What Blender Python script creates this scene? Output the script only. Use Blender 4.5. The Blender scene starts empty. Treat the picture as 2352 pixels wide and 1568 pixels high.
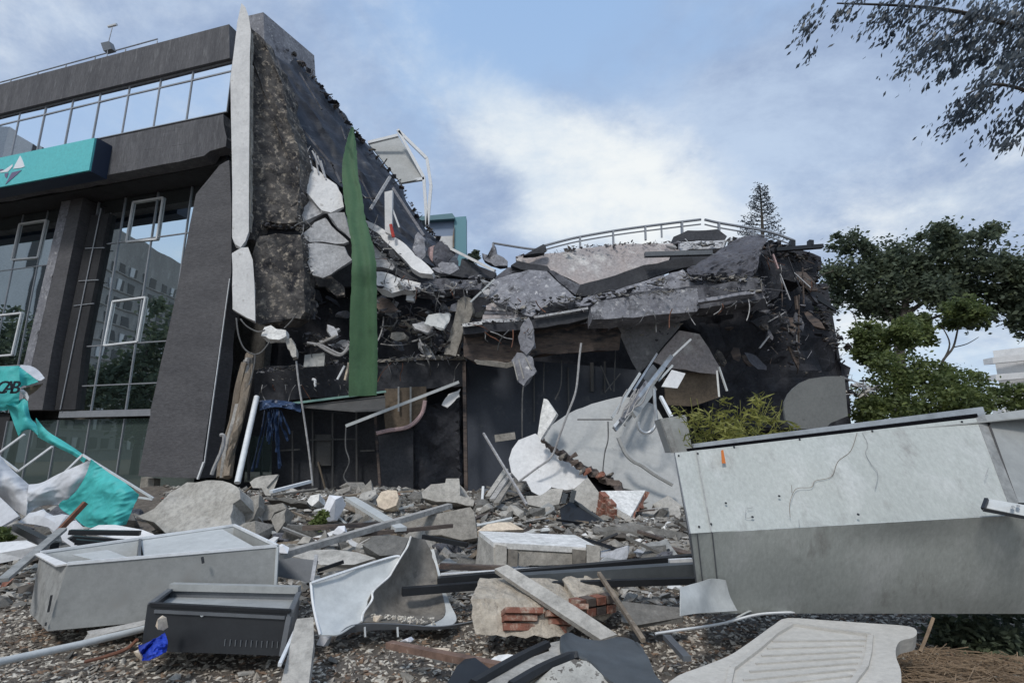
import bpy, bmesh, math, random
from mathutils import Vector as V, Matrix, noise, Quaternion
R = math.radians
rnd = random.Random(7)
scene = bpy.context.scene
COL = scene.collection

# ------------------------------------------------------------------ camera
F, CX, CY = 1200.0, 1176.0, 784.0          # photograph measured at 2352 px wide
PITCH = math.atan(250 / F)
CP, SP = math.cos(PITCH), math.sin(PITCH)
CAM = V((0, 0, 1.5))
cam_d = bpy.data.cameras.new('camera')
cam_d.sensor_width = 36
cam_d.lens = F / 2352 * 36
cam_d.clip_start = 0.05
cam_d.clip_end = 3000
cam = bpy.data.objects.new('camera', cam_d)
cam.location = CAM
cam.rotation_euler = (R(90) + PITCH, 0, 0)
COL.objects.link(cam)
scene.camera = cam

# ------------------------------------------------------------------ light
vs = scene.view_settings
vs.view_transform = 'Standard'
vs.look = 'None'
vs.exposure = 0.36
vs.gamma = 1.0
vs.use_curve_mapping = False
SUN_EL, SUN_AZ = R(50), R(205)              # azimuth from +Y clockwise: high, behind the camera to the left
sun_d = bpy.data.lights.new('sun', 'SUN')
sun_d.energy = 1.5
sun_d.angle = R(10)
sun_d.color = (1.0, 0.975, 0.94)
sun = bpy.data.objects.new('sun', sun_d)
sdir = V((math.sin(SUN_AZ) * math.cos(SUN_EL), math.cos(SUN_AZ) * math.cos(SUN_EL), math.sin(SUN_EL)))
sun.rotation_euler = sdir.to_track_quat('Z', 'Y').to_euler()
sun.location = sdir * 50
COL.objects.link(sun)

world = bpy.data.worlds.new('World')
scene.world = world
world.use_nodes = True


def ray(u, v):
    x = (u - CX) / F
    y = (CY - v) / F
    return V((x, CP - y * SP, SP + y * CP))


def build_world():
    nt = world.node_tree
    N, L = nt.nodes, nt.links
    N.clear()
    out = N.new('ShaderNodeOutputWorld')
    bg = N.new('ShaderNodeBackground')
    bg.inputs['Strength'].default_value = 0.095
    sky = N.new('ShaderNodeTexSky')
    sky.sky_type = 'NISHITA'
    sky.sun_disc = False
    sky.sun_elevation = SUN_EL
    sky.sun_rotation = SUN_AZ
    sky.air_density = 1.0
    sky.dust_density = 1.2
    tc = N.new('ShaderNodeTexCoord')

    def mth(op, a, b=None, c=None):
        n = N.new('ShaderNodeMath')
        n.operation = op
        for i, x in enumerate((a, b, c)):
            if x is None:
                continue
            if isinstance(x, (int, float)):
                n.inputs[i].default_value = x
            else:
                L.new(x, n.inputs[i])
        return n.outputs[0]

    def vm(op, a, b):
        n = N.new('ShaderNodeVectorMath')
        n.operation = op
        for i, x in enumerate((a, b)):
            if x is None:
                continue
            if isinstance(x, tuple):
                n.inputs[i].default_value = x
            else:
                L.new(x, n.inputs[i])
        return n.outputs['Value'] if op in ('DOT_PRODUCT', 'LENGTH') else n.outputs['Vector']

    def noi(vec, scale, detail, rough, dist=0.0):
        n = N.new('ShaderNodeTexNoise')
        n.inputs['Scale'].default_value = scale
        n.inputs['Detail'].default_value = detail
        n.inputs['Roughness'].default_value = rough
        n.inputs['Distortion'].default_value = dist
        L.new(vec, n.inputs['Vector'])
        return n.outputs['Fac']

    def mapr(x, a, b):
        n = N.new('ShaderNodeMapRange')
        n.interpolation_type = 'SMOOTHSTEP'
        n.inputs['From Min'].default_value = a
        n.inputs['From Max'].default_value = b
        L.new(x, n.inputs['Value'])
        return n.outputs['Result']

    def mixc(f, a, b):
        n = N.new('ShaderNodeMix')
        n.data_type = 'RGBA'
        L.new(f, n.inputs['Factor'])
        for i, x in ((6, a), (7, b)):
            if isinstance(x, tuple):
                n.inputs[i].default_value = (*x, 1)
            else:
                L.new(x, n.inputs[i])
        return n.outputs[2]

    d = tc.outputs['Generated']
    # clouds lie on a flat sheet overhead: project the view direction onto it
    sep = N.new('ShaderNodeSeparateXYZ')
    L.new(d, sep.inputs[0])
    zz = mth('ADD', mth('MAXIMUM', sep.outputs[2], 0.0), 0.28)
    comb = N.new('ShaderNodeCombineXYZ')
    L.new(mth('DIVIDE', sep.outputs[0], zz), comb.inputs[0])
    L.new(mth('DIVIDE', sep.outputs[1], zz), comb.inputs[1])
    q = comb.outputs[0]
    soft = noi(q, 1.25, 6, 0.6, 0.3)
    fine = noi(q, 3.6, 10, 0.66, 0.3)
    grey = mth('ADD', mth('MULTIPLY', noi(vm('ADD', q, (5.3, 2.1, 0.7)), 1.2, 6, 0.6, 0.6), .75), mth('MULTIPLY', noi(vm('ADD', q, (1.3, 7.1, 0.7)), 3.0, 10, 0.64, 0.3), .42))

    def blob(u, v, su, sv, rot=0.0):
        """soft patch of cloud centred on a direction, sizes in radians, turned by rot"""
        c = ray(u, v).normalized()
        right = V((0, 0, 1)).cross(c).normalized() * -1
        up = right.cross(c).normalized()
        if up.z < 0:
            up = -up
        ca, sa = math.cos(rot), math.sin(rot)
        a = (right * ca + up * sa) / su
        b = (-right * sa + up * ca) / sv
        x = mth('SUBTRACT', vm('DOT_PRODUCT', d, tuple(a)), a.dot(c))
        y = mth('SUBTRACT', vm('DOT_PRODUCT', d, tuple(b)), b.dot(c))
        r2 = mth('ADD', mth('MULTIPLY', x, x), mth('MULTIPLY', y, y))
        g = mth('POWER', 2.718, mth('MULTIPLY', r2, -1.0))
        f = mth('GREATER_THAN', vm('DOT_PRODUCT', d, tuple(c)), 0.0)
        return mth('MULTIPLY', g, f)

    def blobd(c):
        c = c.normalized()
        return mapr(vm('DOT_PRODUCT', d, tuple(c)), .55, .98)

    wsum = mth('ADD', mth('MULTIPLY', soft, 0.60), mth('MULTIPLY', fine, 0.62))
    for amp, *b in ((0.42, 1150, 270, .30, .085, R(-36)), (0.44, 1430, 410, .17, .10, R(-8)),
                    (0.22, 1320, 520, .25, .06, R(0)), (0.24, 1960, 400, .20, .07, R(6)),
                    (0.30, 2150, 470, .16, .05, 0.1), (0.25, 2150, 720, .4, .10, 0.0),
                    (-0.18, 1250, 60, .35, .12, 0.0), (-0.22, 1750, 180, .16, .25, 0.0),
                    (-0.16, 2080, 110, .12, .10, 0.0), (0.12, 250, 120, .3, .2, 0.0),
                    (-0.12, 1120, 450, .10, .08, 0.0), (.34, 0, 0, .55, .4, 0)):
        if b[:2] == [0, 0]:          # bank of bright cloud behind the camera, mirrored in the upper windows
            wsum = mth('ADD', wsum, mth('MULTIPLY', blobd(V((-.38, -.86, .62))), amp))
            continue
        wsum = mth('ADD', wsum, mth('MULTIPLY', blob(*b), amp))
    gsum = grey
    for amp, *b in ((0.32, 1750, 280, .22, .15, 0.3), (0.22, 2300, 520, .16, .09, 0.2),
                    (0.18, 1120, 440, .14, .10, -.5), (0.20, 150, 60, .4, .2, 0),
                    (-0.25, 1300, 60, .25, .10, 0), (-0.15, 2080, 120, .1, .08, 0),
                    (0.30, 2020, 290, .22, .10, 0.1), (.18, 1900, 500, .12, .07, 0), (.12, 1500, 60, .12, .06, .2)):
        gsum = mth('ADD', gsum, mth('MULTIPLY', blob(*b), amp))
    blue = mixc(mapr(sep.outputs[2], 0.0, 0.9), (5.3, 6.5, 7.8), (3.0, 4.7, 7.5))
    nb = N.new('ShaderNodeMix')
    nb.data_type = 'RGBA'
    nb.inputs['Factor'].default_value = 0.78
    L.new(sky.outputs[0], nb.inputs[6])
    L.new(blue, nb.inputs[7])
    mott = noi(vm('ADD', q, (9.3, 4.1, 2.7)), 1.9, 12, 0.66, 0.25)
    greyc = mixc(mapr(mott, 0.34, 0.66), (2.55, 3.3, 4.85), (4.3, 5.25, 6.7))
    c1 = mixc(mth('MULTIPLY', mapr(gsum, 0.50, 0.78), 0.9), nb.outputs[2], greyc)
    whitec = mixc(mapr(mott, 0.34, 0.60), (5.4, 6.2, 7.1), (7.3, 7.6, 7.7))
    c2 = mixc(mapr(mth('ADD', wsum, mth('MULTIPLY', mth('SUBTRACT', mott, .5), .5)), 0.60, 1.06), c1, whitec)
    L.new(c2, bg.inputs['Color'])
    L.new(bg.outputs[0], out.inputs['Surface'])


build_world()


# ------------------------------------------------------------------ places: a pixel of the photograph and a distance give a point
def at(u, v, Y):
    d = ray(u, v)
    return CAM + d * (Y / d.y)


def gz(u, v, z=0.0):
    d = ray(u, v)
    return CAM + d * ((z - CAM.z) / d.z)


CROPS = dict(X=(1, 0, 0), A=(.36, 0, 0), B=(.36, 0, 376.3), C=(.42, 470.4, 0), D=(.42, 470.4, 564.5), E=(.3, 1034.9, 470.4),
             F=(.3, 1411.2, 470.4), G=(.3001, 1034.9, 799.7), H=(.4903, 1505.3, 799.7), I=(.3, 0, 799.7), J=(.3, 0, 1129),
             K=(.3103, 564.5, 1081.9), L=(.28, 987.8, 1176), M=(.39, 1787.5, 376.3), N=(.27, 1787.5, 0), O=(.1602, 799.7, 451.6),
             P=(.1002, 0, 827.9), Q=(.1602, 517.4, 715), R=(.2, 517.4, 1053.7), S=(.1602, 0, 1081.9), T=(.1602, 1740.5, 517.4),
             U=(.12, 0, 310.5))


def px(k, pts):
    s, a, b = CROPS[k]
    return [(p[0] * s + a, p[1] * s + b) + tuple(p[2:]) for p in pts]


def p3(k, pts):
    return [at(*p) for p in px(k, pts)]


class Pl:
    def __init__(s, p, n):
        s.p, s.n = V(p), V(n).normalized()
        if (s.p - CAM).dot(s.n) > 0:
            s.n = -s.n

    def at(s, u, v, off=0.0):
        d = ray(u, v)
        return CAM + d * (((s.p - s.n * off) - CAM).dot(s.n) / d.dot(s.n))


def fbm(p, sc=1.0, oct=4):
    return noise.fractal(V(p) * sc, 1.0, 2.0, oct)


def hm(x, y):
    """height of the heaped rubble in front of the ruin"""
    t = min(max((y - 6.2) / 6.6, 0), 1)
    t = t * t * (3 - 2 * t)
    return t * (0.50 + 0.22 * noise.noise(V((x * .5, y * .5, 3))) ) + 0.02 * noise.noise(V((x * 1.7, y * 1.7, 9)))


def gh(u, v, lift=0.0):
    z = 0.0
    for _ in range(14):
        p = gz(u, v, z)
        z = .5 * z + .5 * (hm(p.x, min(p.y, 14)) + lift)
    return gz(u, v, z)


# ------------------------------------------------------------------ materials
MATS = {}


def mat(name, c1, c2=None, rough=0.8, metal=0.0, scale=2.0, c3=None, s3=14.0, t3=(.58, .68), bump=0.25, bscale=18.0,
        c4=None, s4=5.0, t4=(.55, .7), stretch=(1, 1, 1), spec=0.4, trans=None, grain=.38, gscale=11):
    m = bpy.data.materials.new(name)
    m.use_nodes = True
    nt = m.node_tree
    N, L = nt.nodes, nt.links
    b = N['Principled BSDF']
    tc = N.new('ShaderNodeTexCoord')
    oi = N.new('ShaderNodeObjectInfo')
    mp = N.new('ShaderNodeVectorMath')
    mp.operation = 'MULTIPLY_ADD'
    L.new(tc.outputs['Object'], mp.inputs[0])
    mp.inputs[1].default_value = stretch
    sc = N.new('ShaderNodeVectorMath')
    sc.operation = 'SCALE'
    sc.inputs[0].default_value = (17.0, 29.0, 11.0)
    L.new(oi.outputs['Random'], sc.inputs['Scale'])
    L.new(sc.outputs[0], mp.inputs[2])
    vec = mp.outputs[0]

    def noi(s, det=5.0, ro=.6):
        n = N.new('ShaderNodeTexNoise')
        n.inputs['Scale'].default_value = s
        n.inputs['Detail'].default_value = det
        n.inputs['Roughness'].default_value = ro
        L.new(vec, n.inputs['Vector'])
        return n.outputs['Fac']

    def mapr(x, a, c):
        n = N.new('ShaderNodeMapRange')
        n.inputs['From Min'].default_value = a
        n.inputs['From Max'].default_value = c
        L.new(x, n.inputs['Value'])
        return n.outputs['Result']

    def mixc(f, a, c):
        n = N.new('ShaderNodeMix')
        n.data_type = 'RGBA'
        L.new(f, n.inputs['Factor'])
        for i, x in ((6, a), (7, c)):
            if isinstance(x, tuple):
                n.inputs[i].default_value = (*x, 1)
            else:
                L.new(x, n.inputs[i])
        return n.outputs[2]
    c2 = c2 or tuple(x * .72 for x in c1)
    col = mixc(mapr(noi(scale), .32, .68), c1, c2)
    if c4:
        col = mixc(mapr(noi(s4, 6, .65), *t4), col, c4)
    if c3:
        col = mixc(mapr(noi(s3, 7, .7), *t3), col, c3)
    if grain:
        mr = N.new('ShaderNodeMapRange')
        mr.inputs['From Min'].default_value = .33
        mr.inputs['From Max'].default_value = .67
        mr.inputs['To Min'].default_value = 1 - grain
        mr.inputs['To Max'].default_value = 1 + grain
        L.new(noi(gscale, 12, .8), mr.inputs['Value'])
        sv = N.new('ShaderNodeVectorMath')
        sv.operation = 'SCALE'
        L.new(col, sv.inputs[0])
        L.new(mr.outputs['Result'], sv.inputs['Scale'])
        col = sv.outputs[0]
    L.new(col, b.inputs['Base Color'])
    b.inputs['Roughness'].default_value = rough
    b.inputs['Metallic'].default_value = metal
    b.inputs['Specular IOR Level'].default_value = spec
    if bump:
        bn = N.new('ShaderNodeBump')
        bn.inputs['Strength'].default_value = bump
        bn.inputs['Distance'].default_value = 0.02
        L.new(noi(bscale, 8, .68), bn.inputs['Height'])
        L.new(bn.outputs[0], b.inputs['Normal'])
    if trans:
        tr = N.new('ShaderNodeBsdfTranslucent')
        L.new(col, tr.inputs['Color'])
        mx = N.new('ShaderNodeMixShader')
        mx.inputs[0].default_value = trans
        L.new(b.outputs[0], mx.inputs[1])
        L.new(tr.outputs[0], mx.inputs[2])
        L.new(mx.outputs[0], N['Material Output'].inputs['Surface'])
    MATS[name] = m
    return m


def flat(name, c, rough=.6, metal=0.0, spec=.4):
    m = bpy.data.materials.new(name)
    m.use_nodes = True
    b = m.node_tree.nodes['Principled BSDF']
    b.inputs['Base Color'].default_value = (*c, 1)
    b.inputs['Roughness'].default_value = rough
    b.inputs['Metallic'].default_value = metal
    b.inputs['Specular IOR Level'].default_value = spec
    MATS[name] = m
    return m


mat('facade_concrete', (.115, .113, .120), (.078, .077, .084), .85, scale=1.2, c3=(.21, .21, .215), s3=3.2, t3=(.56, .78), bump=.6, bscale=26,
    stretch=(2.2, 2.2, .35))
mat('pillar_concrete', (.100, .097, .102), (.074, .072, .077), .8, scale=1.1, c3=(.34, .34, .34), s3=7, t3=(.70, .75), bump=.6, bscale=16,
    stretch=(.6, .6, 1.8))
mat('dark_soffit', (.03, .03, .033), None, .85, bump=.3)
mat('burnt_concrete', (.135, .123, .112), (.046, .043, .044), .95, scale=1.5, c3=(.42, .36, .29), s3=7, t3=(.53, .68), bump=.9, bscale=12,
    c4=(.022, .022, .026), s4=2.3, t4=(.52, .66))
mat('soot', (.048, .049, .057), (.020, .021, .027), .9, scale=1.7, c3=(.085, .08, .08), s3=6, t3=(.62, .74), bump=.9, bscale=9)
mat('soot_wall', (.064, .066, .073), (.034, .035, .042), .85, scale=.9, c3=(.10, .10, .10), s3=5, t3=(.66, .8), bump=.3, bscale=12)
mat('membrane', (.045, .052, .070), (.022, .026, .038), .6, scale=1.3, c3=(.15, .16, .18), s3=2.2, t3=(.58, .75), bump=.7, bscale=6,
    stretch=(.6, .6, 1.6))
mat('plaster_white', (.70, .69, .68), (.58, .575, .57), .75, scale=1.5, c3=(.36, .34, .32), s3=5, t3=(.60, .74), bump=.4, bscale=10, grain=.14)
mat('plaster_grey', (.50, .50, .51), (.36, .36, .37), .85, scale=1.4, c3=(.22, .21, .21), s3=5, t3=(.6, .75), bump=.5, bscale=9)
mat('plaster_pink', (.37, .322, .305), (.29, .272, .275), .85, scale=1.1, c3=(.20, .15, .14), s3=5, t3=(.6, .74), bump=.5, bscale=10,
    c4=(.50, .48, .46), s4=1.3, t4=(.52, .66))
mat('slab_grey', (.27, .27, .29), (.17, .17, .19), .9, scale=1.8, c3=(.50, .49, .48), s3=5.5, t3=(.58, .70), bump=.8, bscale=10,
    c4=(.055, .055, .06), s4=2.6, t4=(.56, .68))
mat('slab_sooty', (.15, .15, .165), (.07, .07, .08), .9, scale=1.6, c3=(.36, .35, .34), s3=6, t3=(.62, .72), bump=.8, bscale=10,
    c4=(.025, .025, .03), s4=2.2, t4=(.5, .64))
mat('concrete_light', (.44, .415, .375), (.34, .32, .288), .9, scale=3, c3=(.22, .21, .19), s3=11, t3=(.62, .74), bump=.5, bscale=30)
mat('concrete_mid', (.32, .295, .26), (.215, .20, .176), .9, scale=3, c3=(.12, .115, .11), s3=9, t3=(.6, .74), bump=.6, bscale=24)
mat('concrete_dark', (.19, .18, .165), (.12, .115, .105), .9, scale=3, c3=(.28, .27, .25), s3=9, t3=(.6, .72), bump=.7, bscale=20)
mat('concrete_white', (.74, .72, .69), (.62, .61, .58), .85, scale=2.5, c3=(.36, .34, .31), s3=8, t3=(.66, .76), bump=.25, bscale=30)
mat('cream', (.66, .55, .42), (.55, .45, .35), .85, scale=4, c3=(.4, .3, .22), s3=9)
mat('painted_wall', (.40, .40, .385), (.36, .36, .35), .75, scale=.8, c3=(.24, .235, .22), s3=4, t3=(.62, .74), bump=.12, bscale=8, grain=.14)
mat('navy_wall', (.060, .068, .086), (.045, .052, .068), .7, scale=.7, c3=(.085, .09, .10), s3=3, bump=.1, grain=.14)
mat('metal_grey', (.34, .345, .335), (.29, .295, .285), .5, .0, scale=.9, c3=(.27, .27, .265), s3=7, t3=(.66, .8), bump=.04, bscale=60,
    c4=(.38, .385, .375), s4=2, t4=(.5, .7), spec=.5, grain=.14)
mat('metal_pale', (.52, .53, .52), (.46, .47, .46), .5, 0, scale=2, c3=(.36, .35, .34), s3=8, t3=(.64, .76), bump=.06, bscale=30, spec=.5, grain=.14)
mat('metal_dirty', (.30, .30, .29), (.25, .25, .24), .6, 0, scale=1.6, c3=(.17, .15, .13), s3=5, t3=(.6, .76), bump=.1, bscale=20, spec=.45)
mat('metal_brown', (.20, .18, .155), (.15, .135, .115), .7, 0, scale=3, c3=(.10, .09, .08), s3=9, bump=.15)
mat('galvanised', (.60, .61, .62), (.42, .43, .44), .35, .7, scale=4, bump=.1, bscale=12, grain=.14)
mat('black_metal', (.022, .024, .027), (.016, .017, .02), .42, .1, scale=3, c3=(.06, .06, .06), s3=20, t3=(.66, .8), bump=.05, bscale=40, grain=.14)
mat('slate_metal', (.14, .15, .16), (.11, .115, .125), .45, .1, scale=3, bump=.05, grain=.14)
mat('rust', (.20, .085, .05), (.10, .05, .035), .85, scale=5, bump=.4)
mat('plate_grey', (.155, .158, .152), (.13, .133, .128), .55, scale=1.2, c3=(.11, .11, .105), s3=5, bump=.05, grain=.18, gscale=24)
mat('panel_grey', (.25, .25, .26), (.17, .17, .18), .8, scale=1.2, c3=(.34, .335, .33), s3=4, t3=(.56, .72), bump=.2, bscale=9)
mat('rubber', (.088, .098, .106), (.066, .074, .08), .55, scale=3, c3=(.12, .125, .125), s3=7, t3=(.6, .8), bump=.15, bscale=20, grain=.14)
mat('timber', (.26, .21, .16), (.16, .13, .10), .85, scale=4, c3=(.36, .32, .27), s3=8, bump=.5, bscale=20, stretch=(1, 1, .3))
mat('timber_grey', (.40, .385, .36), (.28, .265, .25), .85, scale=4, c3=(.16, .15, .14), s3=12, t3=(.6, .75), bump=.4, bscale=24)
mat('plywood', (.17, .13, .092), (.115, .088, .064), .8, scale=2, c3=(.08, .06, .045), s3=5, bump=.2)
mat('brick_clay', (.27, .105, .068), (.19, .085, .06), .85, scale=7, c3=(.42, .34, .27), s3=9, t3=(.5, .66), bump=.5, bscale=26)
mat('mortar', (.48, .42, .34), (.36, .31, .25), .95, scale=8, c3=(.2, .16, .13), s3=20, t3=(.58, .72), bump=.9, bscale=26)
mat('teal_panel', (.11, .50, .52), (.125, .53, .54), .4, scale=.8, c3=(.10, .46, .48), s3=4, bump=.02, grain=.14)
mat('teal_fabric', (.085, .56, .53), (.07, .48, .47), .55, scale=3, c3=(.09, .56, .54), s3=8, bump=.15, bscale=8, trans=.25, grain=.14)
mat('white_fabric', (.72, .725, .745), (.62, .625, .65), .6, scale=2.5, c3=(.45, .45, .46), s3=5, t3=(.62, .8), bump=.15, bscale=8, trans=.2, grain=.14)
mat('green_fabric', (.075, .160, .078), (.062, .135, .066), .7, scale=1.0, c3=(.050, .105, .054), s3=2.2, t3=(.50, .74), bump=.25, bscale=14, trans=.25, grain=.12, gscale=20)
mat('blue_fabric', (.015, .05, .42), (.01, .03, .26), .5, scale=9, bump=.3, bscale=30)
mat('blue_plastic', (.05, .085, .17), (.02, .035, .075), .35, scale=6, c3=(.32, .4, .55), s3=9, t3=(.6, .7), bump=.5, bscale=14)
mat('ground_soil', (.17, .142, .115), (.10, .084, .07), .95, scale=5, c3=(.26, .23, .19), s3=30, t3=(.56, .68), bump=.9, bscale=60,
    c4=(.07, .06, .05), s4=9)
mat('wood_red', (.22, .135, .10), (.14, .09, .07), .85, scale=4, c3=(.32, .24, .19), s3=9, bump=.4)
mat('metal_box', (.26, .262, .252), (.215, .218, .21), .5, scale=.9, c3=(.18, .172, .16), s3=4, t3=(.56, .76), bump=.06, bscale=50, grain=.16, gscale=16)
mat('chip_grey', (.40, .35, .29), (.25, .22, .182), .9, scale=9, bump=.3)
mat('chip_pale', (.60, .55, .47), (.44, .40, .34), .9, scale=9, bump=.3)
mat('chip_dark', (.11, .092, .075), (.065, .055, .046), .9, scale=9, bump=.3)
mat('chip_brown', (.24, .16, .105), (.15, .10, .07), .9, scale=9, bump=.3)
mat('frame_white', (.72, .73, .74), (.64, .65, .66), .5, bump=0, grain=.14)
mat('frame_alu', (.30, .31, .33), (.26, .27, .29), .45, .3, bump=0, grain=.14)
mat('frame_dark', (.03, .032, .035), None, .5, bump=0)
mat('leaf_dark', (.120, .146, .088), (.080, .105, .078), .7, scale=.9, c3=(.18, .21, .09), s3=2.2, t3=(.55, .7), bump=0, trans=.42, grain=.3, gscale=3)
mat('leaf_mid', (.135, .17, .052), (.088, .118, .048), .6, scale=.9, c3=(.24, .28, .08), s3=2.2, t3=(.52, .68), bump=0, trans=.42, grain=.3, gscale=3)
mat('leaf_yellow', (.30, .29, .075), (.20, .21, .055), .6, scale=2, c3=(.36, .35, .10), s3=5, bump=0, trans=.35, grain=.3, gscale=3)
mat('leaf_blue', (.105, .125, .140), (.075, .092, .112), .4, scale=1.5, c3=(.14, .17, .13), s3=4, t3=(.6, .72), bump=0, trans=.42, grain=.3, gscale=3)
mat('bark', (.085, .075, .065), (.05, .045, .04), .9, bump=.6)
mat('straw', (.30, .215, .14), (.17, .12, .08), .9, scale=8, bump=0)
mat('cable', (.16, .155, .15), (.07, .07, .07), .6, bump=0)
mat('cable_pale', (.42, .41, .40), (.26, .25, .25), .6, bump=0)
mat('paper_white', (.80, .80, .82), (.70, .70, .73), .7, bump=.2, grain=.14)
mat('insulation', (.62, .42, .40), (.40, .30, .30), .9, bump=.5)
mat('red_plastic', (.55, .05, .03), None, .5, bump=0)
mat('tower_wall', (.29, .28, .265), (.20, .195, .185), .9, scale=.25, c3=(.37, .36, .34), s3=.8, t3=(.55, .7), bump=0, stretch=(1, 1, .3))
mat('tower_plain', (.56, .57, .57), (.50, .51, .51), .9, scale=.2, bump=0)
flat('tower_glass', (.02, .022, .025), .15)
flat('ink', (.008, .012, .02), .5)
flat('emblem_white', (.78, .79, .82), .4)
flat('emblem_plum', (.16, .13, .22), .4)
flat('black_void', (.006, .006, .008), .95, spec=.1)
mat('asphalt', (.055, .054, .053), (.04, .04, .04), .95, bump=.3)


def glass_mat(name, refl, tint, back):
    m = bpy.data.materials.new(name)
    m.use_nodes = True
    N, L = m.node_tree.nodes, m.node_tree.links
    N.clear()
    o = N.new('ShaderNodeOutputMaterial')
    g = N.new('ShaderNodeBsdfGlossy')
    g.inputs['Color'].default_value = (*tint, 1)
    g.inputs['Roughness'].default_value = 0.012
    bn = N.new('ShaderNodeBump')
    bn.inputs['Strength'].default_value = .035
    bn.inputs['Distance'].default_value = .05
    nz = N.new('ShaderNodeTexNoise')
    nz.inputs['Scale'].default_value = .9
    nz.inputs['Detail'].default_value = 1
    tc = N.new('ShaderNodeTexCoord')
    L.new(tc.outputs['Object'], nz.inputs['Vector'])
    L.new(nz.outputs['Fac'], bn.inputs['Height'])
    L.new(bn.outputs[0], g.inputs['Normal'])
    d = N.new('ShaderNodeBsdfDiffuse')
    d.inputs['Color'].default_value = (*back, 1)
    mx = N.new('ShaderNodeMixShader')
    mx.inputs[0].default_value = refl
    L.new(d.outputs[0], mx.inputs[1])
    L.new(g.outputs[0], mx.inputs[2])
    L.new(mx.outputs[0], o.inputs['Surface'])
    MATS[name] = m


glass_mat('mirror_glass', .9, (.93, .96, 1.0), (.05, .05, .06))
glass_mat('dark_glass', .80, (.85, .92, .94), (.012, .016, .016))
glass_mat('shop_glass', .26, (.8, .9, .88), (.06, .08, .075))
mat('metal_dark', (.10, .098, .096), (.075, .074, .073), .6, bump=.1, grain=.2)

# ------------------------------------------------------------------ objects
ORG = {}


def empty(name, label, cat, loc, group=None):
    o = bpy.data.objects.new(name, None)
    o.empty_display_size = .2
    COL.objects.link(o)
    o.location = loc
    o['label'] = label
    o['category'] = cat
    if group:
        o['group'] = group
    ORG[o] = V(loc)
    return o


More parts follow.
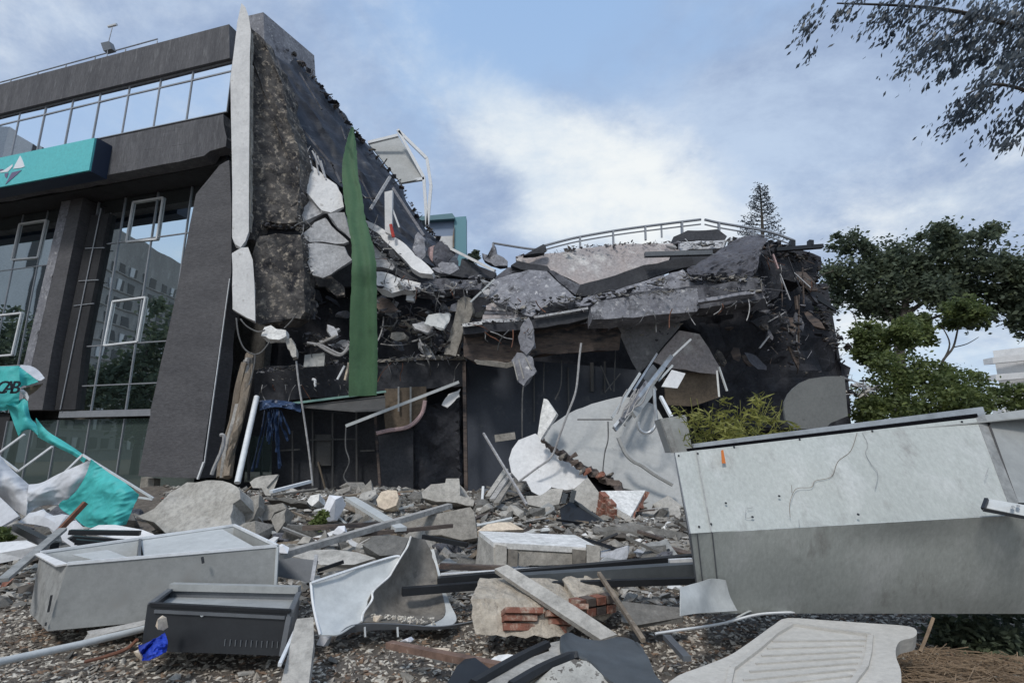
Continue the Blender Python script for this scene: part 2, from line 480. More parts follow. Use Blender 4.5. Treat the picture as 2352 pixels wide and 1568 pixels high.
class MB:
    """collects vertices and faces in world space; build() links them as one mesh object"""

    def __init__(s):
        s.v, s.f = [], []

    def add(s, vs_, fs):
        b = len(s.v)
        s.v.extend(V(x) for x in vs_)
        s.f.extend(tuple(b + i for i in f) for f in fs)
        return s

    def prism(s, front, back):
        n = len(front)
        fs = [tuple(range(n)), tuple(range(2 * n - 1, n - 1, -1))]
        fs += [(i, n + i, n + (i + 1) % n, (i + 1) % n)[::-1] for i in range(n)]
        return s.add(list(front) + list(back), fs)

    def slab(s, pts, th, jag=0.0, seg=.25, seed=0, dirv=None):
        pts = [V(p) for p in pts]
        n = nrm(pts)
        c = sum(pts, V()) / len(pts)
        if (c - CAM).dot(n) < 0:
            n = -n
        dv = V(dirv).normalized() if dirv else n
        if jag:
            out, r = [], random.Random(seed * 31 + len(pts))
            back = []
            for i, p in enumerate(pts):
                q = pts[(i + 1) % len(pts)]
                e = q - p
                k = max(1, int(e.length / seg))
                side = e.cross(n).normalized() if e.length > 1e-6 else V()
                for j in range(k):
                    a = p + e * ((j + (r.uniform(-.25, .25) if j else 0)) / k)
                    out.append(a + side * (r.uniform(-jag, jag) if j else r.uniform(-jag, jag) * .3))
                    back.append(a + side * r.uniform(-jag, jag) * 1.3 + dv * th * r.uniform(.8, 1.1))
            return s.prism(out, back)
        return s.prism(pts, [p + dv * th for p in pts])

    def box(s, c, dx, dy, dz):
        """box from a centre and three half-axis vectors"""
        c = V(c)
        vs_ = [c + dx * a + dy * b + dz * d for a in (-1, 1) for b in (-1, 1) for d in (-1, 1)]
        return s.add(vs_, [(0, 1, 3, 2), (4, 6, 7, 5), (0, 4, 5, 1), (2, 3, 7, 6), (0, 2, 6, 4), (1, 5, 7, 3)])

    def bar(s, p, q, w, h=None, up=(0, 0, 1)):
        p, q = V(p), V(q)
        h = h or w
        d = (q - p)
        x = d.cross(V(up))
        if x.length < 1e-4:
            x = d.cross(V((1, 0, 0)))
        x.normalize()
        z = x.cross(d).normalized()
        return s.box((p + q) / 2, x * (w / 2), d / 2, z * (h / 2))

    def tube(s, pts, r, k=6, smooth=True, taper=None):
        pts = [V(p) for p in pts]
        if smooth and len(pts) > 2:
            pts = catmull(pts, 5)
        n = len(pts)
        vs_, fs = [], []
        for i, p in enumerate(pts):
            d = (pts[min(i + 1, n - 1)] - pts[max(i - 1, 0)]).normalized()
            x = d.cross(V((.31, .2, .93)))
            if x.length < .05:
                x = d.cross(V((1, 0, 0)))
            x.normalize()
            y = d.cross(x)
            rr = r if taper is None else r + (taper - r) * i / (n - 1)
            for j in range(k):
                a = 2 * math.pi * j / k
                vs_.append(p + (x * math.cos(a) + y * math.sin(a)) * rr)
        for i in range(n - 1):
            for j in range(k):
                fs.append((i * k + j, i * k + (j + 1) % k, (i + 1) * k + (j + 1) % k, (i + 1) * k + j))
        fs += [tuple(range(k))[::-1], tuple(range((n - 1) * k, n * k))]
        return s.add(vs_, fs)

    def grid(s, rows, th=0.01):
        """sheet from rows of points, given real thickness"""
        m, n = len(rows), len(rows[0])
        P = [[V(p) for p in r] for r in rows]
        nn = [[None] * n for _ in range(m)]
        for i in range(m):
            for j in range(n):
                a = P[min(i + 1, m - 1)][j] - P[max(i - 1, 0)][j]
                b = P[i][min(j + 1, n - 1)] - P[i][max(j - 1, 0)]
                v_ = a.cross(b)
                nn[i][j] = v_.normalized() if v_.length > 1e-9 else V((0, 1, 0))
        c = P[m // 2][n // 2]
        sg = 1 if (c - CAM).dot(nn[m // 2][n // 2]) > 0 else -1
        vs_ = [P[i][j] for i in range(m) for j in range(n)] + [P[i][j] + nn[i][j] * (th * sg) for i in range(m) for j in range(n)]
        fs = []
        o = m * n
        for i in range(m - 1):
            for j in range(n - 1):
                a, b, c_, d = i * n + j, i * n + j + 1, (i + 1) * n + j + 1, (i + 1) * n + j
                fs.append((a, b, c_, d))
                fs.append((o + d, o + c_, o + b, o + a))
        for i in range(m - 1):
            for j in (0, n - 1):
                a, d = i * n + j, (i + 1) * n + j
                fs.append((a, d, o + d, o + a) if j == 0 else (d, a, o + a, o + d))
        for j in range(n - 1):
            for i in (0, m - 1):
                a, b = i * n + j, i * n + j + 1
                fs.append((b, a, o + a, o + b) if i == 0 else (a, b, o + b, o + a))
        return s.add(vs_, fs)

    def rock(s, c, sx, sy, sz, seed=0, n=13, rot=None):
        r = random.Random(seed)
        c = V(c)
        rot = rot or Matrix.Rotation(r.uniform(0, 6.28), 3, 'Z') @ Matrix.Rotation(r.uniform(-.5, .5), 3, 'X') @ Matrix.Rotation(r.uniform(-.5, .5), 3, 'Y')
        bm = bmesh.new()
        for _ in range(n):
            p = V((r.uniform(-1, 1), r.uniform(-1, 1), r.uniform(-1, 1)))
            k = max(abs(p.x), abs(p.y), abs(p.z))
            p = p / k * r.uniform(.78, 1.0)
            bm.verts.new((p.x * sx, p.y * sy, p.z * sz))
        res = bmesh.ops.convex_hull(bm, input=bm.verts)
        for v_ in [v_ for v_ in bm.verts if not v_.link_faces]:
            bm.verts.remove(v_)
        bm.verts.index_update()
        vs_ = [c + rot @ v_.co for v_ in bm.verts]
        fs = [tuple(v_.index for v_ in f.verts) for f in bm.faces]
        bm.free()
        return s.add(vs_, fs)

    def crag(s, pts, th, amp=.05, size=.3, sc=1.2, seed=0, dirv=None, jag=.05):
        """slab whose faces are broken up: outline jagged, faces displaced"""
        t = MB().slab(pts, th, jag=jag, seg=size, seed=seed, dirv=dirv)
        bm = bmesh.new()
        bv = [bm.verts.new(v_) for v_ in t.v]
        for f in t.f:
            try:
                bm.faces.new([bv[i] for i in f])
            except ValueError:
                pass
        bmesh.ops.triangulate(bm, faces=bm.faces)
        for _ in range(6):
            es = [e for e in bm.edges if e.calc_length() > size * 1.4]
            if not es or len(bm.faces) > 9000:
                break
            bmesh.ops.subdivide_edges(bm, edges=es, cuts=1)
            bmesh.ops.triangulate(bm, faces=[f for f in bm.faces if len(f.verts) > 3])
        bm.normal_update()
        off = V((seed * 3.7, seed * 1.3, seed * 2.1))
        mv = []
        for v_ in bm.verts:
            q = v_.co * sc + off
            mv.append(v_.normal * (amp * (noise.fractal(q, 1, 2, 4) + .5 * noise.noise(q * 3.1))))
        for v_, d in zip(bm.verts, mv):
            v_.co += d
        bm.verts.index_update()
        s.add([v_.co.copy() for v_ in bm.verts], [tuple(v_.index for v_ in f.verts) for f in bm.faces])
        bm.free()
        return s

    def build(s, name, m, parent=None, smooth=False, label=None, cat=None, group=None, kind=None, loc=None):
        if loc is None:
            if parent is not None:
                loc = sum(s.v, V()) / len(s.v)
            else:
                xs = [v_.x for v_ in s.v]
                ys = [v_.y for v_ in s.v]
                loc = V(((min(xs) + max(xs)) / 2, (min(ys) + max(ys)) / 2, min(v_.z for v_ in s.v)))
        loc = V(loc)
        me = bpy.data.meshes.new(name)
        me.from_pydata([tuple(v_ - loc) for v_ in s.v], [], s.f)
        me.validate()
        if smooth:
            me.polygons.foreach_set('use_smooth', [True] * len(me.polygons))
        bm = bmesh.new()
        bm.from_mesh(me)
        bmesh.ops.recalc_face_normals(bm, faces=bm.faces)
        if smooth:
            for e in bm.edges:
                if len(e.link_faces) != 2 or e.calc_face_angle(0) > .75:
                    e.smooth = False
        bm.to_mesh(me)
        bm.free()
        ms = m if isinstance(m, (list, tuple)) else [m]
        for x in ms:
            me.materials.append(MATS[x])
        o = bpy.data.objects.new(name, me)
        COL.objects.link(o)
        ORG[o] = loc
        if parent is not None:
            o.parent = parent
            o.location = loc - ORG[parent]
        else:
            o.location = loc
        for k_, x in (('label', label), ('category', cat), ('group', group), ('kind', kind)):
            if x:
                o[k_] = x
        return o


def nrm(pts):
    n = V()
    for i, p in enumerate(pts):
        q = pts[(i + 1) % len(pts)]
        n += V(((p.y - q.y) * (p.z + q.z), (p.z - q.z) * (p.x + q.x), (p.x - q.x) * (p.y + q.y)))
    return n.normalized()


def catmull(pts, k):
    out = []
    n = len(pts)
    for i in range(n - 1):
        p0, p1, p2, p3_ = pts[max(i - 1, 0)], pts[i], pts[i + 1], pts[min(i + 2, n - 1)]
        for j in range(k):
            t = j / k
            out.append(.5 * ((2 * p1) + (p2 - p0) * t + (2 * p0 - 5 * p1 + 4 * p2 - p3_) * t * t + (3 * p1 - p0 - 3 * p2 + p3_) * t ** 3))
    out.append(pts[-1])
    return out


def resample(pts, n, smooth=True):
    pts = [V(p) for p in pts]
    if smooth and len(pts) > 2:
        pts = catmull(pts, 8)
    ls = [0]
    for a, b in zip(pts, pts[1:]):
        ls.append(ls[-1] + (b - a).length)
    out, j = [], 0
    for i in range(n):
        t = ls[-1] * i / (n - 1)
        while j < len(pts) - 2 and ls[j + 1] < t:
            j += 1
        k = (t - ls[j]) / max(ls[j + 1] - ls[j], 1e-9)
        out.append(pts[j].lerp(pts[j + 1], min(max(k, 0), 1)))
    return out


def loft(curves, n, m, amp=0.0, sc=1.0, seed=0, stretch=(1, 1, 1), smooth=True):
    """rows of points between several guide curves (each a list of points), pushed about by folds"""
    cs = [resample(c, n, smooth) for c in curves]
    rows = []
    for i in range(m):
        t = i / (m - 1) * (len(cs) - 1)
        k = min(int(t), len(cs) - 2)
        f = t - k
        if len(cs) > 2 and smooth:
            col = [_cm([c[j] for c in cs], k, f) for j in range(n)]
        else:
            col = [cs[k][j].lerp(cs[k + 1][j], f) for j in range(n)]
        rows.append(col)
    if amp:
        s3 = V(stretch)
        for r in rows:
            for j, p in enumerate(r):
                q = V((p.x * s3.x, p.y * s3.y, p.z * s3.z)) * sc + V((seed * 5.1, seed * 2.3, seed * 1.7))
                d = (p - CAM).normalized()
                r[j] = p + d * (amp * noise.fractal(q, 1, 2, 3))
    return rows


def _cm(pts, i, t):
    n = len(pts)
    p0, p1, p2, p3_ = pts[max(i - 1, 0)], pts[i], pts[i + 1], pts[min(i + 2, n - 1)]
    return .5 * ((2 * p1) + (p2 - p0) * t + (2 * p0 - 5 * p1 + 4 * p2 - p3_) * t * t + (3 * p1 - p0 - 3 * p2 + p3_) * t ** 3)


def onplane(k, pts, Y, n):
    """outline seen at these pixels, lying on a plane with normal n through its middle at distance Y"""
    q = px(k, pts)
    u = sum(p[0] for p in q) / len(q)
    v = sum(p[1] for p in q) / len(q)
    pl = Pl(at(u, v, Y), n)
    return [pl.at(p[0], p[1]) for p in q]


def leaf_cloud(blobs, count, size, seed, elong=1.8, droop=0.0, hollow=.35, even=0.0, loose=True, lean=None):
    """leaf-sized faces spread through a crown made of (centre, radius xyz) clumps"""
    r = random.Random(seed)
    ex = []
    for b in blobs:
        for _ in range(3):
            d = V((r.gauss(0, 1), r.gauss(0, 1), r.gauss(0, 1))).normalized() * r.uniform(.75, 1.2)
            k = r.uniform(.22, .42)
            ex.append((V(b[0]) + V((d.x * b[1][0], d.y * b[1][1], d.z * b[1][2])), tuple(x * k for x in b[1])))
    blobs = list(blobs) + (ex if loose else [])
    w = [b[1][0] * b[1][1] + b[1][0] * b[1][2] for b in blobs]
    tot = sum(w)
    vs_, fs = [], []
    for b, wi in zip(blobs, w):
        c, rad = V(b[0]), b[1]
        subs = []
        for _ in range(18):
            d = V((r.gauss(0, 1), r.gauss(0, 1), r.gauss(0, 1))).normalized() * r.uniform(hollow, 1) 
            subs.append((V((d.x * rad[0], d.y * rad[1], d.z * rad[2])), r.uniform(.2, .42)))
        k = int(count * wi / tot)
        for _ in range(k):
            sp, sr = r.choice(subs)
            g = V((r.gauss(0, .5), r.gauss(0, .5), r.gauss(0, .42)))
            if r.random() < even:
                sp, sr = V(), .62
            p = c + sp + V((g.x * rad[0], g.y * rad[1], g.z * rad[2])) * sr * 1.6
            a = V((r.gauss(0, 1), r.gauss(0, 1), r.gauss(0, .6) - droop)).normalized()
            if lean:
                a = (V(lean) + a * .42).normalized()
            b2 = a.cross(V((r.gauss(0, 1), r.gauss(0, 1), r.gauss(0, 1)))).normalized()
            l = size * r.uniform(.6, 1.35)
            o = len(vs_)
            vs_ += [p - a * l * .5 * elong, p + b2 * l * .42, p + a * l * .5 * elong, p - b2 * l * .42]
            fs.append((o, o + 1, o + 2, o + 3))
    m = MB()
    m.v, m.f = vs_, fs
    return m

# ================================================================== SETTING
def build_ground():
    m = MB()
    xs = [-900, -200, -60, -25] + [-14 + i * .25 for i in range(113)] + [25, 60, 200, 900]
    ys = [-900, -200, -60, -20, -4] + [0 + i * .22 for i in range(76)] + [20, 40, 100, 300, 1500]
    vs_, fs = [], []
    for y in ys:
        for x in xs:
            k = 1.0
            if not (-14 <= x <= 14 and 0 <= y <= 16.6):
                z = 0.0 if y < 14 else -.05
            else:
                e = min(1, (14 - abs(x)) / 2)
                z = hm(x, y) * e * (1 if y < 14 else max(0, (16.6 - y) / 2.6))
            vs_.append((x, y, z))
    n = len(xs)
    for j in range(len(ys) - 1):
        for i in range(n - 1):
            fs.append((j * n + i, j * n + i + 1, (j + 1) * n + i + 1, (j + 1) * n + i))
    m.add(vs_, fs)
    m.build('ground', 'ground_soil', smooth=True, kind='structure', loc=(0, 0, 0))


build_ground()

# ================================================================== STANDING OFFICE BUILDING
VPL = ray(-3200, 1034)
FT = V((VPL.x, VPL.y, 0)).normalized()          # along the front, to the left
FI = V((.2689, .9632, 0)).normalized()
FI = (FI - FT * FI.dot(FT)).normalized()        # into the building
FP0 = at(535, 1034, 14.0)
FP0.z = 0
FAC = Pl(FP0, -FI)


def fw(s, z, off=0.0):
    return FP0 + FT * s + FI * off + V((0, 0, z))


def fs_(u, v, off=0.0):
    p = FAC.at(u, v, off)
    return (p - FP0).dot(FT), p.z


def fpx(k, pts, off=0.0):
    return [FAC.at(p[0], p[1], off) for p in px(k, pts)]


def frect(m, s0, s1, z0, z1, off, th):
    return m.slab([fw(s0, z0, off), fw(s1, z0, off), fw(s1, z1, off), fw(s0, z1, off)], th, dirv=FI)


bld = empty('office_building', 'dark grey concrete office building still standing at left, with mirrored windows', 'building', fw(6, 0, 2))
SL = 26.0
zp0, zp1 = fs_(530, 133)[1], fs_(530, 55)[1]
m = MB()
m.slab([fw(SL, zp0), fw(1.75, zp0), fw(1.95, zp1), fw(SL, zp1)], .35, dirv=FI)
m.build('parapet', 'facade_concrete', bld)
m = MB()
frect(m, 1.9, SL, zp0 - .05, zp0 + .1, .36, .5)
m.build('soffit', 'dark_soffit', bld)
# upper window band
WO = .13
zt, zb = fs_(525, 145, WO)[1] + .05, fs_(520, 262, WO)[1] + .06
ztr = fs_(437, 186, WO)[1]
ss = [1.72] + [fs_(u, v, WO)[0] for u, v in ((437, 215), (362, 233), (290, 250), (222, 268), (158, 285), (95, 300), (35, 315))]
while ss[-1] < SL - 2:
    ss.append(ss[-1] + 1.36)
for i, (a, b) in enumerate(zip(ss, ss[1:])):
    w = MB()
    for s0, s1, z0, z1 in ((a, a + .025, zb, zt), (b - .025, b, zb, zt), (a + .025, b - .025, zb, zb + .03), (a + .025, b - .025, zt - .05, zt),
                           (a + .025, b - .025, ztr - .025, ztr + .025)):
        frect(w, s0, s1, z0, z1, WO - .02, .05)
    wo = w.build('window', 'frame_alu', bld)
    for z0, z1 in ((zb + .03, ztr - .025), (ztr + .025, zt - .05)):
        p = MB()
        tl = rnd.uniform(-.006, .006)
        p.slab([fw(a + .025, z0, WO + tl), fw(b - .025, z0, WO - tl), fw(b - .025, z1, WO - tl), fw(a + .025, z1, WO + tl)], .012, dirv=FI)
        p.build('pane', 'mirror_glass', wo)
# fascia, its right end broken off
zf1 = fs_(520, 262)[1] + .02
zf0 = fs_(450, 366)[1]
right = fpx('A', [(1150, 1030), (1230, 1008), (1300, 995), (1345, 960), (1440, 935), (1446, 882), (1424, 850), (1428, 790), (1436, 716)])
m = MB()
m.crag([fw(SL, zf0)] + right[:-1] + [fw(1.72, zf1), fw(SL, zf1)], .45, amp=.008, size=.5, dirv=FI, jag=.012, seed=3)
m.build('fascia', 'facade_concrete', bld)
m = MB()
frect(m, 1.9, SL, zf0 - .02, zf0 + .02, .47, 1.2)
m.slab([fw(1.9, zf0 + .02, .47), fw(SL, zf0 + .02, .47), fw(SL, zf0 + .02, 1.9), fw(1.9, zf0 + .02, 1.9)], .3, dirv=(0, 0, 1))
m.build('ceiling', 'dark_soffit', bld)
# recessed ground floor: header beams and glass
GO = 1.3
z_head = zf0 - .03
# floor plates and core so that the building has an inside
m = MB()
frect(m, 1.9, SL, zp0 + .15, zp0 + .3, .36, 2.6)
frect(m, 1.9, SL, zf0 + .35, zf0 + .6, .5, 2.6)
frect(m, 1.9, SL, 0, zp0, 2.96, .3)
m.build('floor_plate', 'concrete_dark', bld)
m = MB()
frect(m, SL - .2, SL, 0, zp1, .4, 10)
m.build('end_wall', 'facade_concrete', bld)
# ground floor glazing
s_m1, s_m2 = fs_(313, 783, GO)[0], fs_(234, 794, GO)[0]
dsm = s_m2 - s_m1
z_t1 = fs_(360, 545, GO)[1]
z_t2 = fs_(280, 790, GO)[1]
z_t3 = fs_(290, 882, GO)[1]
z_b1, z_b0 = fs_(250, 942, GO)[1], fs_(250, 957, GO)[1]
s_l = fs_(208, 500, GO)[0]
cols = [s_m1 - 2 * dsm, s_m1 - dsm, s_m1, s_m2, s_m2 + dsm * .86]
zs = [z_b1, z_t3, z_t2, (z_t1 + z_t2) / 2, z_t1, z_head]
cw = empty('x', 'x', 'x', (0, 0, 0))
bpy.data.objects.remove(cw)
gl = MB()
frect(gl, cols[0], cols[-1], z_b0, z_b1, GO - .10, .16)
gl.build('transom_band', 'frame_alu', bld)
for i in range(len(cols) - 1):
    for j in range(len(zs) - 1):
        if j in (2, 3) and i != 99:
            if j == 3:
                continue
            z0, z1 = zs[2], zs[4]
        else:
            z0, z1 = zs[j], zs[j + 1]
        tl = rnd.uniform(-.004, .004)
        p = MB().slab([fw(cols[i] + .02, z0 + .02, GO + tl), fw(cols[i + 1] - .02, z0 + .02, GO - tl), fw(cols[i + 1] - .02, z1 - .02, GO - tl),
                       fw(cols[i] + .02, z1 - .02, GO + tl)], .012, dirv=FI)
        p.build('pane', 'dark_glass', bld)
for s0 in cols:
    MB().slab([fw(s0 - .02, z_b1, GO - .03), fw(s0 + .02, z_b1, GO - .03), fw(s0 + .02, z_head, GO - .03), fw(s0 - .02, z_head, GO - .03)], .07,
              dirv=FI).build('mullion', 'frame_alu', bld)
for z in (z_t3, z_t2, z_t1):
    m = MB()
    frect(m, cols[0], cols[-1], z - .018, z + .018, GO - .025, .05)
    m.build('transom', 'frame_alu', bld)
# shop front below the band
cs = [cols[0], s_m1 + .1, s_m2 + .1, s_m2 + 1.5, s_m2 + 2.7, s_m2 + 3.9]
for a, b in zip(cs, cs[1:]):
    MB().slab([fw(a + .02, .05, GO + .1), fw(b - .02, .05, GO + .1), fw(b - .02, z_b0 - .06, GO + .1), fw(a + .02, z_b0 - .06, GO + .1)], .012,
              dirv=FI).build('pane', 'shop_glass', bld)
    m = MB()
    frect(m, b - .02, b + .02, .05, z_b0 - .06, GO + .06, .08)
    m.build('mullion', 'frame_alu', bld)
m = MB()
frect(m, cols[0], cs[-1], z_b0 - .2, z_b0 - .06, GO + .2, .2)
m.build('door_head', 'dark_soffit', bld)
# dark pier between the two glazed bays and the pier with a pale arris
m = MB()
m.slab(fpx('B', [(580, 330), (695, 315), (530, 1150), (480, 1568), (350, 1568), (400, 1200)], GO - .14), .2, dirv=FI)
m.build('pier', 'dark_soffit', bld)
MB().tube(fpx('B', [(645, 285), (520, 900), (385, 1568)], GO - .17), .022, smooth=False).build('mullion', 'frame_alu', bld)
for y0, y1 in ((540, 535), (748, 740), (905, 890)):
    MB().bar(*fpx('B', [(545 - (y0 - 540) * .2, y0), (665 - (y0 - 540) * .18, y1)], GO - .16), .03).build('transom', 'frame_alu', bld)
m = MB()
m.slab(fpx('B', [(470, 165), (540, 165), (498, 370), (432, 690), (330, 1200), (270, 1568), (130, 1568), (205, 1270)], GO - .4), .5, dirv=FI)
m.build('column', 'pillar_concrete', bld)
m = MB()
m.slab(fpx('B', [(412, 160), (468, 165), (203, 1270), (128, 1568), (80, 1568), (152, 1270)], GO - .38), .5, dirv=FI)
m.build('column_edge', 'slab_grey', bld)
# glass strip beside the column
m = MB()
m.slab(fpx('B', [(480, 372), (590, 350), (395, 1210), (320, 1210)], GO), .012, dirv=FI)
m.build('pane', 'dark_glass', bld)
# left bay
lc = [fs_(110, 560, GO)[0] - .3] + [fs_(u, v, GO)[0] for u, v in ((88, 600), (30, 610))]
while lc[-1] < SL - 3:
    lc.append(lc[-1] + dsm * 1.1)
lz = [z_b1, fs_(20, 840, GO)[1], fs_(20, 620, GO)[1], z_head]
for a, b in zip(lc, lc[1:]):
    for z0, z1 in zip(lz, lz[1:]):
        tl = rnd.uniform(-.004, .004)
        MB().slab([fw(a + .02, z0 + .02, GO + tl), fw(b - .02, z0 + .02, GO - tl), fw(b - .02, z1 - .02, GO - tl), fw(a + .02, z1 - .02, GO + tl)],
                  .012, dirv=FI).build('pane', 'dark_glass', bld)
    m = MB()
    frect(m, b - .015, b + .015, lz[0], lz[-1], GO - .02, .06)
    m.build('mullion', 'frame_alu', bld)
for z in lz[1:-1]:
    m = MB()
    frect(m, lc[0], lc[-1], z - .015, z + .015, GO - .018, .05)
    m.build('transom', 'frame_alu', bld)
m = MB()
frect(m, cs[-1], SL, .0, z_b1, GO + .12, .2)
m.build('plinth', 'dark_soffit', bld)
# white sashes
for crop, q in (('B', [(850, 245), (1040, 215), (1000, 480), (805, 497)]), ('B', [(720, 877), (928, 850), (877, 1133), (665, 1157)]),
                ('B', [(125, 385), (294, 358), (240, 597), (75, 612)]), ('B', [(-40, 970), (137, 950), (76, 1217), (-95, 1232)])):
    P4 = fpx(crop, q, GO - .035)
    c = sum(P4, V()) / 4
    f = MB()
    for a, b in zip(P4, P4[1:] + P4[:1]):
        f.bar(a, b, .055, .05, up=FI)
    f.build('window_sash', 'frame_white', bld)
# big leaning front pier, top broken away
pf = fpx('A', [(1462, 1022), (1440, 1030), (1400, 1055), (1385, 1085), (1335, 1150), (1315, 1185), (1250, 1240)]) + \
    fpx('B', [(1200, 450), (1130, 800), (1060, 1130), (960, 1568)]) + fpx('I', [(1150, 520), (1110, 700), (1058, 975), (1250, 985), (1530, 992)]) + \
    fpx('B', [(1340, 1568), (1400, 1150), (1475, 700), (1476, 300)])
m = MB()
m.crag(pf, .55, amp=.006, size=.4, dirv=FI, jag=.012, seed=5)
m.build('front_pier', 'pillar_concrete', bld)
m = MB()
m.slab(fpx('I', [(1080, 985), (1180, 1000), (1170, 1150), (1060, 1150)], .3), .2, dirv=FI)
m.build('pier_base', 'concrete_mid', bld)
m = MB()
m.bar(*fpx('I', [(1562, 870), (1515, 1000)], -.03), .05)
m.bar(*fpx('X', [(528, 640), (470, 1060)], -.015), .03, .02)
m.build('corner_bead', 'frame_white', bld)
# white stuccoed fin wall with its broken foot
fin_n = (-.05, -1, 0)
m = MB()
m.crag(onplane('C', [(200, 18), (222, 40), (240, 92), (252, 165), (244, 330), (236, 500), (241, 700), (240, 1000), (241, 1265), (222, 1318), (196, 1352), (166, 1335),
                     (150, 1300), (151, 1000), (146, 700), (140, 430), (165, 250), (176, 130)], 13.45, fin_n), .3, amp=.004, size=.25, jag=.006, seed=8, dirv=(-.42, 1, 0))
m.build('fin_wall', 'plaster_white', bld)
m = MB()
m.crag(onplane('C', [(148, 1385), (168, 1372), (200, 1354), (236, 1352), (262, 1420), (268, 1500), (274, 1640), (276, 1755), (230, 1738), (152, 1690), (150, 1560)], 13.4,
               fin_n), .3, amp=.006, size=.3, jag=.015, seed=9, dirv=(-.42, 1, 0))
m.build('fin_wall', 'plaster_white', bld)
m = MB()
m.crag(onplane('C', [(238, 130), (262, 160), (300, 190), (335, 265), (372, 330), (410, 440), (436, 560), (455, 660), (505, 790), (522, 1000), (506, 1130), (500, 1215),
                     (430, 1222), (296, 1216), (250, 1300), (225, 1310), (244, 700)], 14.1, (.35, -1, 0)), .8, amp=.07, size=.16, sc=1.6, jag=.05, seed=11,
       dirv=(.15, 1, 0))
m.crag(onplane('C', [(268, 1360), (300, 1290), (420, 1278), (525, 1285), (538, 1400), (546, 1600), (540, 1700), (520, 1740), (440, 1750), (300, 1775), (282, 1760), (272, 1500)],
               14.0, (.35, -1, 0)), .7, amp=.06, size=.16, sc=1.6, jag=.04, seed=12, dirv=(.15, 1, 0))
m.build('party_wall', 'burnt_concrete', bld)
m = MB()
m.crag(onplane('C', [(241, 170), (256, 175), (246, 500), (250, 800), (250, 1250), (240, 1265), (239, 900), (236, 500)], 13.5, fin_n), .12, amp=.02, size=.1, seed=14, jag=.02)
m.build('fin_edge', 'concrete_mid', bld)
m = MB()
m.slab(p3('C', [(300, 1200, 14.5), (520, 1200, 14.8), (530, 1300, 14.8), (300, 1300, 14.5)]), .4)
m.build('wall_joint', 'soot', bld)
# stair head on the roof behind the fin
m = MB()
a = p3('C', [(235, 88, 15.2), (320, 68, 15.2), (410, 200, 17.0), (404, 330, 17.0), (330, 330, 15.2), (235, 330, 15.2)])
m.prism([a[0], a[1], a[4], a[5]], [x + V((1.0, 2.0, 0)) for x in (a[0], a[1], a[4], a[5])])
m.build('stair_head', 'slab_grey', bld)
# roof rail
m = MB()
RO = .8
r0, r1 = fs_(18, 185, RO), fs_(362, 90, RO)
m.tube([fw(r0[0], r0[1], RO), fw(r1[0], r1[1], RO)], .025, smooth=False)
m.tube([fw(SL, r0[1], RO), fw(r0[0], r0[1], RO)], .025, smooth=False)
k = r1[0]
while k < SL:
    m.tube([fw(k, zp1 - .3, RO), fw(k, r0[1], RO)], .02, smooth=False)
    k += 1.5
m.build('roof_rail', 'frame_alu', bld)
m = MB()
frect(m, 1.9, SL, zp1 - .5, zp1 - .3, .36, 2.6)
m.build('roof', 'concrete_dark', bld)

# floodlight and camera mast on the roof
fl = empty('roof_floodlight', 'small floodlight on a thin mast standing on the roof edge above the mirrored windows', 'floodlight', FAC.at(247, 130, .6))
q = fpx('A', [(642, 275), (695, 263), (712, 312), (660, 326)], .6)
MB().slab(q, .18).build('lamp_head', 'slate_metal', fl)
MB().tube(fpx('A', [(675, 420), (695, 262), (716, 178)], .62), .016, smooth=False).build('mast', 'frame_alu', fl)
m = MB()
m.tube(fpx('A', [(692, 172), (745, 158)], .62), .05, smooth=False)
m.build('camera_head', 'frame_white', fl)

# ================================================================== TURQUOISE SIGN
sg = empty('fascia_sign', 'turquoise box sign with a white arrow emblem across the front of the dark building', 'sign', FAC.at(60, 400, -.4))
SO = -.55
s_r = fs_(218, 315, SO)[0]
z_s1, z_s0 = fs_(221, 316, SO)[1], fs_(204, 391, SO)[1]
m = MB()
frect(m, s_r, SL - 1, z_s0, z_s1, SO, .06)
m.build('face', 'teal_panel', sg)
m = MB()
frect(m, s_r - .03, SL - 1, z_s0 - .03, z_s1 + .03, SO + .062, .48)
m.build('box', flat('sign_side', (.018, .03, .06), .5) and 'sign_side', sg)
for name, q, mt in (('emblem_arrow', [(382, 392), (405, 430), (440, 510), (468, 600), (410, 625), (250, 645), (290, 560), (330, 490)], 'emblem_white'),
                    ('emblem_wing', [(240, 555), (236, 600), (150, 700), (0, 718), (0, 700), (90, 660), (180, 600)], 'emblem_white'),
                    ('emblem_facet', [(412, 668), (330, 745), (210, 850), (100, 945), (150, 850), (225, 715)], 'emblem_plum'),  # plum coloured facet of the emblem itself
                    ('emblem_notch', [(85, 735), (160, 722), (125, 825), (95, 800)], 'emblem_plum'),
                    ('emblem_bar', [(0, 655), (60, 648), (40, 680), (0, 690)], 'emblem_plum')):
    MB().slab(fpx('U', q, SO - .012), .01, dirv=FI).build(name, mt, sg)

# ================================================================== COLLAPSED BUILDING
ruin = empty('collapsed_building', 'collapsed two storey wing of the dark building, burnt black with fallen roof slabs', 'building', at(1400, 1150, 15))


def part(name, mt, m, par=None, smooth=False):
    return m.build(name, mt, par or ruin, smooth=smooth)


def slabp(name, mt, crop, pts, Y, n, th, amp=.03, size=.3, jag=.03, seed=1, par=None, dirv=None, sc=1.2):
    m = MB().crag(onplane(crop, pts, Y, n), th, amp=amp, size=size, jag=jag, seed=seed, dirv=dirv, sc=sc)
    return part(name, mt, m, par)


def plain(name, mt, crop, pts, Y, n, th, par=None, dirv=None):
    return part(name, mt, MB().slab(onplane(crop, pts, Y, n), th, dirv=dirv), par)


def T(name, label, cat, mt, m, group=None, smooth=False):
    return m.build(name, mt, None, smooth=smooth, label=label, cat=cat, group=group)


